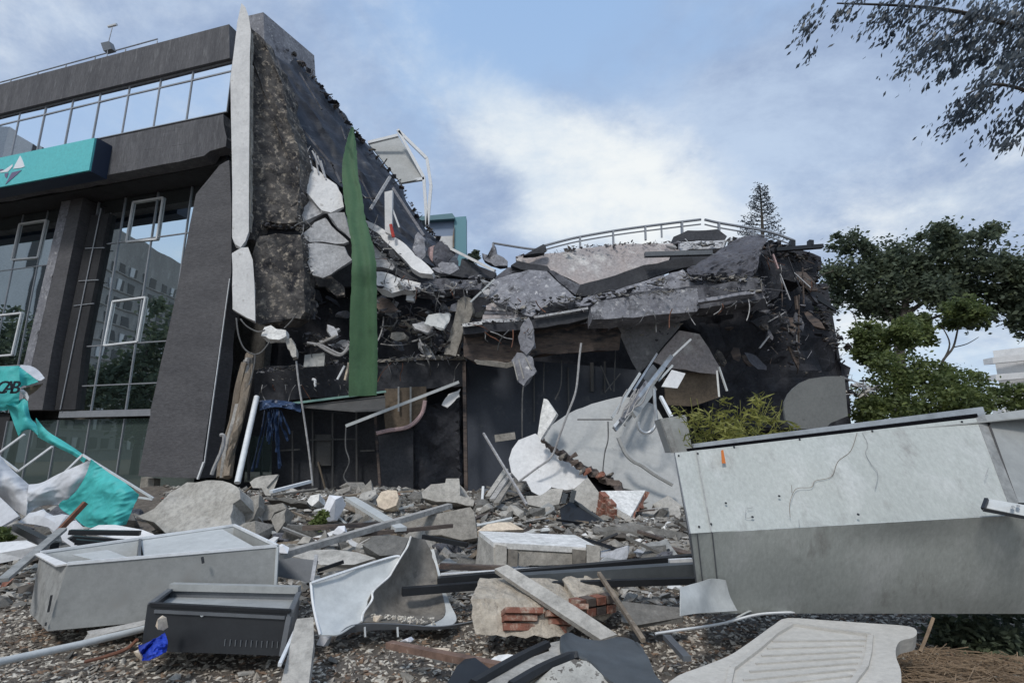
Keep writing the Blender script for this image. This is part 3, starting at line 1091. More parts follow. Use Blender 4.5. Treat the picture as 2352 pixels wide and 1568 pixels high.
def slabT(name, label, cat, mt, crop, pts, Y, n, th, amp=.03, size=.3, jag=.03, seed=1, group=None, dirv=None, sc=1.2):
    return T(name, label, cat, mt, MB().crag(onplane(crop, pts, Y, n), th, amp=amp, size=size, jag=jag, seed=seed, dirv=dirv, sc=sc), group)


def plainT(name, label, cat, mt, crop, pts, Y, n, th, group=None, dirv=None):
    return T(name, label, cat, mt, MB().slab(onplane(crop, pts, Y, n), th, dirv=dirv), group)


def barT(name, label, cat, mt, crop, a, b, Y0, Y1, w, h=None, group=None):
    q = px(crop, [a, b])
    return T(name, label, cat, mt, MB().bar(at(*q[0], Y0), at(*q[1], Y1), w, h), group)


def tubeT(name, label, cat, mt, crop, pts, Y, r, group=None, k=6, smooth=True):
    q = px(crop, pts)
    P = [at(p[0], p[1], p[2] if len(p) > 2 else Y) for p in q]
    return T(name, label, cat, mt, MB().tube(P, r, k=k, smooth=smooth), group, smooth=True)


mat('burnt_beam', (.15, .115, .095), (.075, .06, .055), .9, scale=1.2, c3=(.26, .15, .12), s3=5, t3=(.6, .74), bump=.7, bscale=9,
    c4=(.03, .03, .034), s4=1.6, t4=(.48, .62), stretch=(.6, .6, 2.2))
mat('drape_grey', (.10, .10, .115), (.055, .055, .066), .85, scale=1.4, c3=(.2, .2, .21), s3=4, t3=(.58, .74), bump=.7, bscale=8)

FR = (0, -1, 0)
# shell -----------------------------------------------------------
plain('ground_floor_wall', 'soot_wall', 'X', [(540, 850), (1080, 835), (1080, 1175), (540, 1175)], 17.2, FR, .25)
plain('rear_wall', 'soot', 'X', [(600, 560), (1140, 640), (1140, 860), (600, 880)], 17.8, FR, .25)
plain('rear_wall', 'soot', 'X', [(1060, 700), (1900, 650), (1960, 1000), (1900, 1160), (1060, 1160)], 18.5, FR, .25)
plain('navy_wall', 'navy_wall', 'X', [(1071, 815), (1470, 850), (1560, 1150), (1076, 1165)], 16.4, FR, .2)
slabp('first_floor_edge', 'soot_wall', 'X', [(585, 850), (640, 838), (720, 842), (800, 832), (870, 828), (1066, 822), (1067, 885), (985, 890), (880, 900), (690, 918), (585, 925)],
      15.7, (0, -1, -.05), 1.4, amp=.06, size=.28, seed=21, dirv=(0, 1, 0))
part('floor_finish', 'concrete_mid', MB().slab(p3('D', [(938, 622, 15.6), (1180, 608, 15.6), (1300, 600, 15.6), (1425, 606, 15.6), (1425, 622, 15.6), (1180, 622, 15.6), (940, 637, 15.6)]), .4))
part('corner_post', 'burnt_beam', MB().bar(at(1066, 830, 15.4), at(1071, 1155, 15.4), .10))
# roof slab of the fallen wing
slabp('roof_slab', 'plaster_pink', 'E', [(500, 395), (560, 380), (840, 365), (960, 335), (1340, 300), (1700, 296), (1730, 345), (1800, 340), (1830, 400), (1740, 415), (1600, 450),
                                          (1400, 505), (1200, 560), (1000, 615), (900, 565), (760, 505), (740, 465), (620, 450), (510, 425)], 16.2, (-.05, -1, .55), .3,
      amp=.03, seed=22, jag=.03)
slabp('edge_beam', 'soot_wall', 'E', [(985, 612), (1200, 556), (1480, 462), (1740, 412), (1850, 400), (1860, 470), (1700, 500), (1480, 578), (1250, 655), (1060, 698), (985, 700), (955, 665)],
      15.4, (0, -1, -.05), .4, amp=.02, seed=23, jag=.02)
slabp('ledge', 'slab_grey', 'E', [(820, 770), (945, 735), (1060, 700), (1260, 655), (1500, 580), (1640, 530), (1600, 600), (1400, 660), (1120, 735), (1050, 770), (760, 800)],
      14.9, (0, -1, .6), .25, seed=24, amp=.03)
slabp('roof_slab', 'slab_grey', 'E', [(335, 570), (480, 522), (600, 498), (740, 510), (830, 595), (900, 655), (955, 712), (900, 750), (760, 745), (705, 782), (650, 818), (620, 845),
                                       (540, 822), (380, 760), (298, 690), (306, 620)], 14.6, (-.1, -1, .55), .35, amp=.06, size=.22, seed=25, jag=.05)
slabp('roof_slab', 'slab_sooty', 'E', [(355, 545), (440, 478), (520, 470), (700, 512), (600, 505), (480, 525), (340, 565)], 15.3, (0, -1, .6), .25, seed=26)
slabp('roof_slab', 'soot_wall', 'E', [(465, 462), (515, 428), (620, 450), (740, 467), (765, 500), (700, 518), (540, 492)], 15.2, (0, -1, .1), .3, seed=27)
slabp('roof_shard', 'soot_wall', 'E', [(560, 385), (640, 340), (712, 298), (732, 312), (716, 368)], 16, (0, -1, .2), .2, seed=28)
slabp('brace', 'slab_sooty', 'E', [(745, 500), (790, 505), (990, 612), (958, 692), (915, 665), (830, 592)], 14.9, (.2, -1, .3), .25, seed=29)
for i, (q, mt) in enumerate((([(275, 770), (345, 735), (480, 800), (440, 812), (270, 800)], 'plaster_pink'), ([(262, 812), (440, 812), (540, 825), (520, 840), (258, 836)], 'slab_sooty'),
                             ([(248, 842), (520, 838), (600, 845), (590, 862), (244, 872)], 'plaster_pink'), ([(236, 878), (590, 862), (600, 880), (500, 890), (236, 902)], 'plaster_grey'))):
    slabp('roof_layer', mt, 'E', q, 14.6 - i * .1, (0, -1, .35), .5, seed=30 + i, amp=.015, jag=.02)
slabp('edge_beam', 'soot_wall', 'E', [(92, 930), (600, 882), (760, 850), (1052, 796), (1062, 862), (900, 912), (650, 945), (98, 992)], 14.2, (0, -1, -.02), .7, amp=.02, seed=35, jag=.02)
part('edge_trim', 'plaster_white', MB().bar(at(*px('E', [(92, 925)])[0], 14.1), at(*px('E', [(242, 905)])[0], 14.1), .09, .09))
part('edge_trim', 'plaster_grey', MB().bar(at(*px('E', [(640, 862)])[0], 14.1), at(*px('E', [(1052, 792)])[0], 14.1), .06, .06))
slabp('deep_beam', 'burnt_beam', 'E', [(100, 975), (560, 925), (660, 935), (1260, 890), (1310, 980), (1290, 1110), (900, 1130), (650, 1150), (600, 1195), (430, 1235), (190, 1205), (100, 1160)],
      14.7, (.02, -1, -.12), .6, amp=.05, size=.26, seed=36, jag=.03)
slabp('beam_soffit', 'concrete_mid', 'E', [(180, 1190), (430, 1215), (520, 1190), (560, 1205), (430, 1245), (200, 1222)], 14.55, (0, -1, -.3), .3, amp=.02, seed=37)
# long front slab with lit upper ledge
slabp('floor_slab', 'slab_grey', 'X', [(1360, 735), (1357, 707), (1374, 692), (1455, 679), (1600, 662), (1605, 705), (1600, 714), (1500, 724), (1412, 732)], 13.6, (0, -1, .12), .8,
      amp=.035, size=.24, seed=38, jag=.03)
slabp('floor_slab', 'slab_sooty', 'X', [(1598, 664), (1735, 638), (1752, 648), (1760, 672), (1750, 688), (1603, 708)], 13.8, (0, -1, .05), .8, amp=.03, size=.24, seed=39, jag=.03)
slabp('slab_lip', 'slab_grey', 'F', [(640, 728), (860, 690), (1080, 655), (1075, 678), (860, 712), (640, 745)], 13.55, (0, -1, .4), .15, amp=.012, seed=40)
slabp('floor_slab', 'slab_sooty', 'F', [(60, 690), (150, 668), (690, 612), (700, 645), (640, 655), (150, 705)], 13.9, (0, -1, -.1), .5, amp=.02, seed=41)
slabp('rubble_bank', 'slab_grey', 'F', [(60, 690), (240, 600), (440, 520), (520, 495), (560, 545), (700, 590), (690, 622), (150, 680)], 14.6, (0, -1, .7), .4, amp=.12, size=.16, seed=42, jag=.06)
slabp('rubble_bank', 'slab_grey', 'F', [(670, 600), (780, 570), (900, 585), (1000, 555), (1085, 550), (1135, 610), (1120, 660), (860, 700), (690, 720)], 14.2, (0, -1, .5), .4, amp=.10,
      size=.16, seed=43, jag=.05)
# draped grey roofing over the right end
rows = loft([p3('F', [(548, 505, 14.5), (700, 420, 14.9), (820, 345, 15.3), (960, 262, 15.7), (1080, 246, 15.6), (1150, 250, 15.4)]),
             p3('F', [(556, 520, 14.35), (720, 470, 14.5), (860, 420, 14.6), (980, 340, 14.9), (1090, 300, 14.9), (1158, 285, 14.9)]),
             p3('F', [(580, 535, 14.2), (740, 520, 14.2), (880, 480, 14.2), (1000, 420, 14.4), (1062, 390, 14.4), (1120, 350, 14.5)]),
             p3('F', [(640, 552, 14.1), (760, 560, 14.1), (900, 552, 14.1), (980, 565, 14.2), (1060, 545, 14.2), (1075, 500, 14.2)])], 84, 48, amp=.12, sc=1.3, seed=4,
            stretch=(1.6, 1, .7))
for r in rows:
    for j, p in enumerate(r):
        q = V((p.x * 1.1 - p.z * 1.6, p.y * .4, p.z * .9 + p.x * .6)) * 2.4
        r[j] = p - V((0, 1, -.3)) * (.16 * (.5 - abs(noise.noise(q))) + .08 * (.5 - abs(noise.noise(q * 2.6))))
part('roof_membrane', 'drape_grey', MB().grid(rows, .03), smooth=True)
slabp('roof_upstand', 'soot_wall', 'F', [(455, 245), (560, 195), (790, 188), (862, 240), (845, 272), (500, 278), (448, 312)], 16.6, (0, -1, .1), .8, amp=.03, seed=45)
slabp('rubble_bank', 'plaster_grey', 'F', [(500, 282), (640, 275), (860, 268), (830, 318), (700, 335), (505, 352)], 16.2, (0, -1, .6), .3, amp=.08, size=.15, seed=46)
part('roof_beam', 'slate_metal', MB().bar(at(*px('F', [(232, 383)])[0], 15.0), at(*px('F', [(745, 368)])[0], 15.0), .16, .14))
part('roof_beam', 'black_metal', MB().bar(at(*px('F', [(1235, 345)])[0], 15.6), at(*px('F', [(1592, 318)])[0], 15.6), .16, .12))
for x0 in (1360, 1500):
    part('beam_stub', 'black_metal', MB().bar(at(*px('F', [(x0, 322)])[0], 15.6), at(*px('F', [(x0, 275)])[0], 15.6), .16, .14))
# black end of the ruin
slabp('burnt_mass', 'soot', 'F', [(1060, 340), (1200, 285), (1265, 335), (1470, 345), (1575, 400), (1588, 450), (1545, 520), (1500, 600), (1470, 640), (1520, 760), (1545, 860), (1660, 960),
                                  (1715, 1030), (1700, 1120), (1710, 1190), (1800, 1250), (1790, 1330), (1800, 1700), (700, 1700), (660, 1000), (560, 830), (1140, 715), (1090, 560)],
      17.2, (.1, -1, 0), 2.2, amp=.28, size=.33, sc=.8, seed=50, jag=.10, dirv=(0, 1, 0))
slabp('burnt_mass', 'soot', 'F', [(1075, 400), (1200, 300), (1300, 350), (1480, 370), (1560, 440), (1540, 520), (1490, 590), (1300, 560), (1250, 700), (1180, 740), (1100, 560)], 15.9, (.15, -1, .1),
      1.0, amp=.15, size=.24, seed=51, jag=.06)
slabp('burnt_ceiling', 'slab_sooty', 'F', [(-100, 870), (640, 790), (1150, 715), (1180, 800), (660, 860), (0, 910)], 14.6, (0, -1, -.9), .3, amp=.05, seed=52)
part('spike', 'black_metal', MB().slab(p3('F', [(1370, 505, 15.8), (1400, 520, 15.8), (1540, 650, 15.8), (1700, 800, 15.8), (1690, 812, 15.8), (1520, 705, 15.8), (1430, 600, 15.8)]), .06))
for a, b, w, mt in (((1212, 380), (1252, 490), .08, 'insulation'), ((1268, 530), (1345, 730), .05, 'plaster_grey'), ((1388, 700), (1398, 800), .10, 'burnt_beam'),
                    ((1412, 690), (1410, 1100), .05, 'burnt_beam'), ((1375, 520), (1500, 635), .05, 'plaster_grey'), ((1110, 1098), (1182, 1006), .07, 'plaster_grey'),
                    ((1175, 897), (1302, 825), .05, 'plaster_grey'), ((1282, 600), (1285, 780), .04, 'burnt_beam'), ((1330, 400), (1420, 640), .04, 'soot_wall'),
                    ((1120, 640), (1300, 660), .05, 'slab_sooty'), ((1440, 480), (1450, 760), .05, 'burnt_beam')):
    q = px('F', [a, b])
    part('hanging_batten', mt, MB().bar(at(*q[0], 15.2), at(*q[1], 15.2), w, w * .5))
part('hanging_shard', 'burnt_beam', MB().slab(p3('F', [(1330, 1080, 15.3), (1395, 1130, 15.3), (1408, 960, 15.3), (1418, 960, 15.3), (1412, 1262, 15.3), (1372, 1180, 15.3)]), .06))
slabp('hanging_panel', 'soot_wall', 'F', [(1040, 890), (1150, 850), (1320, 825), (1352, 935), (1240, 985), (1120, 960)], 15.4, (.1, -1, -.2), .08, amp=.04, seed=54)
# sagging ceilings between the slab and the ground
slabp('hanging_panel', 'panel_grey', 'F', [(10, 880), (250, 850), (500, 825), (505, 930), (380, 1070), (250, 1230), (188, 1292), (110, 1150), (40, 990)], 14.9, (-.15, -1, -.35), .10, amp=.02,
      seed=55, jag=.015)
slabp('hanging_panel', 'plaster_pink', 'F', [(500, 960), (650, 990), (725, 1100), (805, 1240), (790, 1296), (660, 1285), (540, 1258), (420, 1250), (300, 1200), (380, 1090)], 14.8, (.1, -1, -.15), .08,
      amp=.015, seed=56, jag=.015)
slabp('hanging_panel', 'plywood', 'F', [(380, 1330), (545, 1275), (790, 1300), (812, 1470), (600, 1540), (400, 1530)], 15.2, (.1, -1, -.1), .08, amp=.015, seed=57, jag=.015)
for a, b in (((785, 1268), (802, 1470)), ((800, 1240), (862, 1425))):
    q = px('F', [a, b])
    part('ceiling_runner', 'metal_pale', MB().bar(at(*q[0], 14.7), at(*q[1], 14.5), .05, .04))
for i, pts in enumerate(([(850, 1190), (845, 1380), (800, 1490)], [(1265, 1050), (1250, 1430)], [(715, 1210), (712, 1430)], [(1150, 1230), (1230, 1420)], [(1300, 1290), (1180, 1440)])):
    part('hanging_wire', 'cable', MB().tube(p3('E', [(x, y, 15.6) for x, y in pts]), .02), smooth=True)
# loading bay remains in the middle: soffit, boards, posts
part('soffit_panel', 'metal_dark', MB().slab(p3('D', [(525, 884, 14.4), (985, 826, 15.4), (988, 902, 14.6), (820, 908, 14.3)]), .05, dirv=(0, 0, 1)))
part('soffit_trim', flat('trim_green', (.22, .36, .31), .5) and 'trim_green', MB().bar(at(*px('D', [(470, 862)])[0], 14.2), at(*px('D', [(990, 796)])[0], 15.2), .05, .06))
slabp('board', 'plywood', 'D', [(985, 780), (1212, 768), (1212, 850), (1165, 930), (1118, 992), (990, 1012), (978, 900)], 15.6, FR, .04, amp=.01, seed=60, jag=.012)
for x, y0, y1 in ((1060, 770, 905), (1126, 770, 985)):
    part('stud', 'metal_dirty', MB().bar(at(*px('D', [(x, y0)])[0], 15.5), at(*px('D', [(x, y1)])[0], 15.5), .05))
part('door_leaf', 'soot_wall', MB().slab(p3('D', [(945, 1040, 16.0), (1140, 1000, 16.0), (1140, 1370, 16.0), (960, 1370, 16.0)]), .05))
part('door_post', 'burnt_beam', MB().bar(at(*px('D', [(932, 930)])[0], 15.5), at(*px('D', [(962, 1365)])[0], 15.5), .07))
slabp('burnt_pile', 'soot', 'D', [(1145, 840), (1200, 900), (1390, 830), (1395, 1360), (1146, 1360)], 16.3, FR, .3, amp=.14, size=.16, seed=61)
part('door_frame', 'soot_wall', MB().bar(at(*px('D', [(240, 1000)])[0], 16), at(*px('D', [(240, 1280)])[0], 16), .06))
plain('glazing', 'shop_glass', 'D', [(240, 1040), (365, 1040), (365, 1290), (215, 1290)], 16.4, FR, .02)
# torn membrane and joists of the upper floor, left
up = p3('C', [(330, 240, 16.0), (420, 298, 16.2), (482, 294, 16.4), (530, 350, 16.6), (600, 435, 16.8), (660, 490, 17), (720, 580, 17.2), (780, 640, 17.4), (812, 718, 17.5), (850, 740, 17.6),
              (910, 820, 17.8), (1010, 940, 18), (1050, 1000, 18), (1085, 1035, 18), (1100, 1100, 18), (1160, 1180, 18), (1220, 1270, 18), (1300, 1330, 18), (1390, 1385, 18)])
mi = p3('C', [(335, 300, 15.2), (420, 380, 15.5), (500, 480, 15.8), (600, 600, 16.1), (700, 720, 16.4), (780, 830, 16.6), (860, 930, 16.7), (960, 1040, 16.8), (1020, 1160, 16.9), (1090, 1250, 17.0),
              (1180, 1330, 17.1), (1280, 1390, 17.2), (1380, 1420, 17.2)])
lo = p3('C', [(335, 330, 14.7), (400, 440, 14.9), (445, 580, 15.0), (480, 690, 15.2), (530, 800, 15.4), (640, 930, 15.6), (740, 1020, 15.7), (830, 1080, 15.8), (880, 1190, 16.0), (960, 1260, 16.2),
              (1100, 1370, 16.4), (1280, 1470, 16.6), (1400, 1490, 16.6)])
rows = loft([up, mi, lo], 120, 34, amp=.0, smooth=False)
for i, r in enumerate(rows):
    for j, p in enumerate(r):
        f = i / 33
        w = math.sin(f * 24 + 2.2 * noise.noise(V((j * .05, i * .1, 0)))) * .07 * math.sin(f * 3.1416)
        k = .10 * noise.fractal(V((j * .09, i * .22, 3)), 1, 2, 4)
        r[j] = p + V((.3, -1, .4)).normalized() * (w + k) + V((0, 0, .06 * noise.noise(V((j * .4, 0, 7))) if i == 0 else 0))
part('roof_membrane', 'membrane', MB().grid(rows, .05), smooth=True)
for a, b, w in (((540, 715), (700, 905), .07), ((700, 905), (745, 1000), .06), ((745, 690), (770, 765), .04), ((845, 960), (915, 1100), .04), ((400, 330), (470, 560), .06), ((520, 400), (640, 600), .05),
                ((860, 1080), (930, 1085), .05)):
    q = px('C', [a, b])
    part('torn_joist', 'slab_sooty', MB().bar(at(*q[0], 15.3), at(*q[1], 15.1), w, w * .8))
r0 = random.Random(5)
for i in range(9):
    a = (500 + i * 17 + r0.uniform(-5, 5), 760 + i * 14 + r0.uniform(-8, 8))
    q = px('C', [a, (a[0] + r0.uniform(18, 40), a[1] + r0.uniform(70, 120))])
    part('torn_lath', 'plaster_grey', MB().bar(at(*q[0], 15.2), at(*q[1], 15.0), .035, .03))
plain('rear_wall', 'soot_wall', 'C', [(470, 640), (560, 800), (760, 960), (900, 1130), (1100, 1340), (1300, 1470), (1300, 1568), (470, 1568)], 17.0, FR, .2)
# pale broken wall panels hanging in the gap
for i, (q, mt, Y) in enumerate((([(500, 862), (545, 880), (612, 922), (660, 970), (720, 1010), (748, 1060), (760, 1130), (690, 1160), (640, 1150), (590, 1090), (530, 1035)], 'plaster_white', 14.9),
                                ([(520, 1045), (600, 1098), (655, 1160), (560, 1206), (498, 1222)], 'plaster_grey', 14.8),
                                ([(538, 1275), (600, 1215), (660, 1190), (720, 1262), (790, 1322), (760, 1335), (600, 1320), (555, 1322)], 'plaster_grey', 14.75),
                                ([(534, 1340), (600, 1326), (762, 1350), (805, 1420), (742, 1460), (690, 1500), (645, 1520), (590, 1505), (566, 1450)], 'plaster_grey', 14.5),
                                ([(672, 1170), (765, 1160), (800, 1310), (725, 1245)], 'plaster_grey', 14.7))):
    slabp('wall_panel', mt, 'C', q, Y, (.12, -1, .30 - .08 * i), .12, amp=.03, size=.2, seed=70 + i, jag=.03)
# beams and slabs sliding into the gap
slabp('fallen_beam', 'plaster_white', 'O', [(240, 330), (330, 372), (480, 450), (640, 570), (830, 690), (960, 840), (1100, 950), (1225, 1080), (1200, 1108), (1020, 1095), (900, 1015), (760, 860),
                                            (600, 705), (420, 520), (290, 440)], 15.0, (-.2, -1, .5), .2, amp=.02, size=.2, seed=80, jag=.02)
slabp('fallen_slab', 'plaster_white', 'O', [(405, 1075), (560, 1090), (700, 1150), (900, 1205), (1040, 1240), (1012, 1325), (760, 1350), (620, 1384), (480, 1325), (408, 1262)], 14.6, (0, -1, .5), .2,
      amp=.03, size=.16, seed=81, jag=.03)
slabp('fallen_slab', 'slab_sooty', 'O', [(1010, 1265), (1200, 1185), (1400, 1165), (1700, 1195), (1920, 1205), (1900, 1335), (1500, 1335), (1200, 1375), (1015, 1325)], 14.9, (0, -1, .4), .3, amp=.05,
      size=.2, seed=82)
slabp('fallen_slab', 'plaster_grey', 'O', [(315, 640), (450, 785), (560, 880), (690, 950), (640, 1045), (500, 1020), (395, 1000), (340, 820)], 15.2, (0, -1, .3), .15, amp=.04, size=.2, seed=83)
slabp('fallen_slab', 'soot_wall', 'O', [(670, 1000), (900, 1040), (1200, 1100), (1270, 1165), (1050, 1235), (800, 1180), (690, 1100)], 15.0, (0, -1, .2), .25, amp=.04, size=.2, seed=84)
slabp('fallen_beam', 'soot_wall', 'O', [(285, 455), (420, 540), (600, 720), (750, 890), (700, 930), (480, 770), (310, 590)], 15.15, (-.2, -1, .2), .2, amp=.03, size=.2, seed=85)
part('post', 'plaster_white', MB().slab(p3('C', [(983, 1050, 15.1), (1026, 1040, 15.1), (1022, 1285, 15.1), (985, 1268, 15.1)]), .16))
part('strut', 'plaster_grey', MB().bar(at(*px('C', [(905, 1145)])[0], 15.2), at(*px('C', [(1012, 968)])[0], 15.6), .10, .08))
part('strut', 'plaster_white', MB().bar(at(*px('O', [(640, 190)])[0], 15.2), at(*px('O', [(735, 445)])[0], 15.2), .07, .05))
part('strut', 'slab_grey', MB().bar(at(*px('C', [(1030, 1030)])[0], 16.2), at(*px('C', [(1200, 1290)])[0], 16.0), .10, .08))
part('fire_hose', 'red_plastic', MB().tube(p3('O', [(610, 400, 14.95), (625, 480, 14.95), (650, 580, 14.95)]), .05), smooth=True)
slabp('crumpled_sheet', 'slab_grey', 'O', [(925, 760), (965, 560), (1000, 505), (1135, 610), (1120, 700), (1110, 860), (1050, 885)], 15.4, (.1, -1, .3), .06, amp=.09, size=.14, seed=87)
slabp('debris_wedge', 'insulation', 'O', [(1140, 725), (1245, 685), (1285, 800), (1265, 990), (1210, 960), (1150, 880)], 15.7, FR, .2, amp=.08, size=.14, seed=88)
slabp('crumpled_sheet', 'drape_grey', 'O', [(1235, 860), (1250, 740), (1330, 640), (1425, 700), (1545, 820), (1440, 900), (1380, 990), (1290, 995)], 15.5, (.1, -1, .2), .05, amp=.12, size=.12, seed=89)
part('strut', 'plaster_white', MB().bar(at(*px('O', [(1470, 745)])[0], 15.6), at(*px('O', [(2105, 1065)])[0], 14.9), .10, .08))
slabp('burnt_mass', 'soot_wall', 'O', [(1605, 990), (1620, 885), (1690, 880), (1900, 1000), (2130, 1090), (2090, 1185), (1700, 1140), (1400, 1130), (1380, 1080)], 15.4, (0, -1, .2), .5, amp=.09, size=.16, seed=90)
slabp('fallen_slab', 'plaster_white', 'O', [(1210, 1030), (1390, 1095), (1400, 1115), (1260, 1110)], 15.3, (0, -1, .5), .1, seed=91, amp=.01)
slabp('debris_wedge', 'slab_grey', 'E', [(240, 370), (290, 390), (330, 300), (350, 380), (430, 430), (430, 460), (340, 470), (260, 420)], 16, FR, .3, amp=.08, size=.16, seed=92)
part('strut', 'metal_pale', MB().bar(at(*px('E', [(335, 570)])[0], 14.6), at(*px('E', [(150, 745)])[0], 14.4), .05, .05))
slabp('leaning_pier', 'concrete_mid', 'D', [(1385, 300), (1420, 275), (1452, 290), (1464, 360), (1425, 440), (1398, 510), (1372, 605), (1308, 592), (1345, 460), (1370, 380)], 15.0, (-.2, -1, 0), .3,
      amp=.05, size=.16, seed=93)
slabp('crumpled_sheet', 'metal_pale', 'D', [(1198, 425), (1225, 375), (1342, 368), (1335, 420), (1310, 458)], 14.8, (.1, -1, .4), .03, amp=.04, size=.1, seed=94)
slabp('crumpled_sheet', 'plaster_grey', 'D', [(985, 370), (1030, 300), (1060, 310), (1020, 380)], 15.2, (.1, -1, .2), .03, amp=.03, size=.1, seed=95)
part('fixture_box', 'frame_white', MB().slab(p3('D', [(1105, 258, 14.7), (1148, 262, 14.7), (1142, 302, 14.7), (1100, 296, 14.7)]), .2))
for i in range(34):
    r0.seed(900 + i)
    a = (r0.uniform(945, 1300), r0.uniform(230, 560))
    L_ = r0.uniform(40, 170)
    an = r0.choice((r0.uniform(-.5, .5), r0.uniform(1.0, 2.1), r0.uniform(.5, 1.2)))
    pts = [a]
    for _ in range(3):
        an += r0.uniform(-.35, .35)
        pts.append((pts[-1][0] + math.cos(an) * L_ / 3, pts[-1][1] + math.sin(an) * L_ / 3))
    part('bent_bar', r0.choice(('cable', 'cable_pale', 'cable', 'slab_sooty')), MB().tube(p3('D', [(x, y, r0.uniform(14.9, 15.6)) for x, y in pts]), r0.uniform(.012, .03)), smooth=True)
for i in range(46):
    r0.seed(1700 + i)
    u, v = r0.uniform(690, 1120), r0.uniform(640, 820)
    s_ = r0.uniform(.05, .22)
    if 795 < u < 870 and v > 600:
        continue
    part('debris_lump', r0.choice(('slab_sooty', 'slab_grey', 'soot_wall', 'burnt_concrete', 'soot_wall')), MB().rock(at(u, v, r0.uniform(15.6, 17)), s_ * r0.uniform(1, 2.4), s_, s_ * r0.uniform(.4, 1), seed=i))

# ================================================================== GREEN BANNER
def bY(v):
    return 13.1 + max(0, (600 - v)) / 300 * 2.9


def bp3(k, pts, o=0.0):
    return [at(u, v, bY(v) + o) for u, v in px(k, pts)]


lf = bp3('C', [(803, 690), (775, 780), (752, 900), (752, 1000), (765, 1120), (782, 1220), (800, 1320), (803, 1450), (801, 1568)]) + bp3('D', [(797, 300), (791, 600), (788, 823)])
rt = bp3('C', [(813, 696), (828, 800), (838, 950), (860, 1060), (876, 1180), (906, 1290), (928, 1380), (938, 1480), (939, 1568)], .1) + bp3('D', [(941, 300), (945, 600), (941, 817)], .05)
rows = loft([lf, rt], 150, 22, amp=0)
for i, r in enumerate(rows):
    f = i / 21
    for j, p in enumerate(r):
        t = j / 149
        w = .035 * math.sin(f * 9 + 3 * noise.noise(V((t * 4, f, 0)))) + .03 * noise.fractal(V((t * 9, f * 2.2, 5)), 1, 2, 4)
        e = (.02 * noise.fractal(V((t * 40, 0, 3)), 1, 2, 3)) * (1 if i in (0, 21) else 0)
        r[j] = p + V((e, -w * (.4 + .6 * t), 0))
T('green_banner', 'long green cloth banner hanging twisted down the middle of the ruin', 'banner', 'green_fabric', MB().grid(rows, .008), smooth=True)

# ================================================================== THINGS ON AND BEHIND THE ROOF
cp_ = empty('roof_canopy', 'white steel frame with a pale grey panel standing above the fallen roof', 'canopy', at(985, 545, 18.3))
MB().slab(p3('C', [(893, 782, 18.6), (1057, 742, 18.9), (1200, 975, 18.2), (1072, 1000, 18.0)]), .08).build('panel', 'metal_grey', cp_)
for a, b in (((1055, 712), (1215, 868)), ((1215, 868), (1237, 1015)), ((1060, 720), (1198, 972)), ((1198, 972), (1216, 1245)), ((1237, 1015), (1217, 1245)), ((893, 782), (1057, 742)), ((1060, 1000), (1200, 978))):
    q = px('C', [a, b])
    MB().bar(at(*q[0], 18.2), at(*q[1], 18.2), .11, .11).build('frame_bar', 'frame_white', cp_)
tb = empty('teal_building', 'small teal and pale block showing behind the fallen beams', 'building', at(1030, 640, 24))
for nm, q, mt, th, Y in (('side_wall', [(1525, 295), (1690, 280), (1692, 1100), (1495, 1100), (1500, 720)], 'teal_wall', .6, 24), ('window_wall', [(1165, 330), (1522, 310), (1520, 565), (1165, 580)], 'blue_wall', .5, 24.1),
                         ('lower_wall', [(1165, 575), (1498, 562), (1494, 1150), (1165, 1150)], 'plaster_white', .5, 24.05), ('cornice', [(960, 292), (1180, 268), (1492, 238), (1530, 290), (1522, 312), (1180, 335), (960, 345)], 'teal_dark', .8, 23.8)):
    if nm == 'side_wall':
        flat('teal_wall', (.14, .30, .35), .6)
        flat('blue_wall', (.21, .27, .38), .5)
        flat('teal_dark', (.13, .24, .28), .6)
    MB().slab(p3('O', [(x, y, Y) for x, y in q]), th).build(nm, mt, tb)
MB().slab(p3('O', [(1500, 560, 23.9), (1522, 400, 23.9), (1520, 730, 23.9), (1500, 730, 23.9)]), .05).build('cladding_tear', 'timber', tb)

# roof railing along the fallen wing
rail = empty('roof_railing', 'grey metal railing curving along the top of the fallen roof', 'railing', at(1500, 540, 17.0))
top = px('E', [(720, 312), (860, 275), (990, 245), (1245, 200), (1490, 165), (1770, 130)]) + px('F', [(240, 165), (515, 130), (662, 112)])
top2 = px('F', [(690, 113), (800, 138), (1000, 172), (1200, 212), (1372, 272)])
for t_ in (top, top2):
    t_ = sorted(set(t_))
    MB().tube([at(u, v, 17) for u, v in t_], .045, k=8).build('handrail', 'frame_alu', rail, smooth=True)
    MB().tube([at(u, v + 9.5 + (u - 1250) * .004, 17) for u, v in t_], .025, k=6).build('mid_rail', 'frame_alu', rail, smooth=True)
MB().tube(p3('E', [(322, 292, 17), (600, 336, 17), (740, 345, 17)]), .04).build('handrail', 'frame_alu', rail, smooth=True)
for u, v, w in ((1332, 544, .13), (1408, 531, .10), (1482, 521, .08), (1566, 510, .14), (1651, 512, .12), (1729, 528, .08), (1821, 552, .14), (1132, 560, .08), (1519, 518, .03)):
    MB().bar(at(u, v, 17), at(u + 1, v + 26 + w * 60, 17), w, .06).build('post', 'frame_alu', rail)

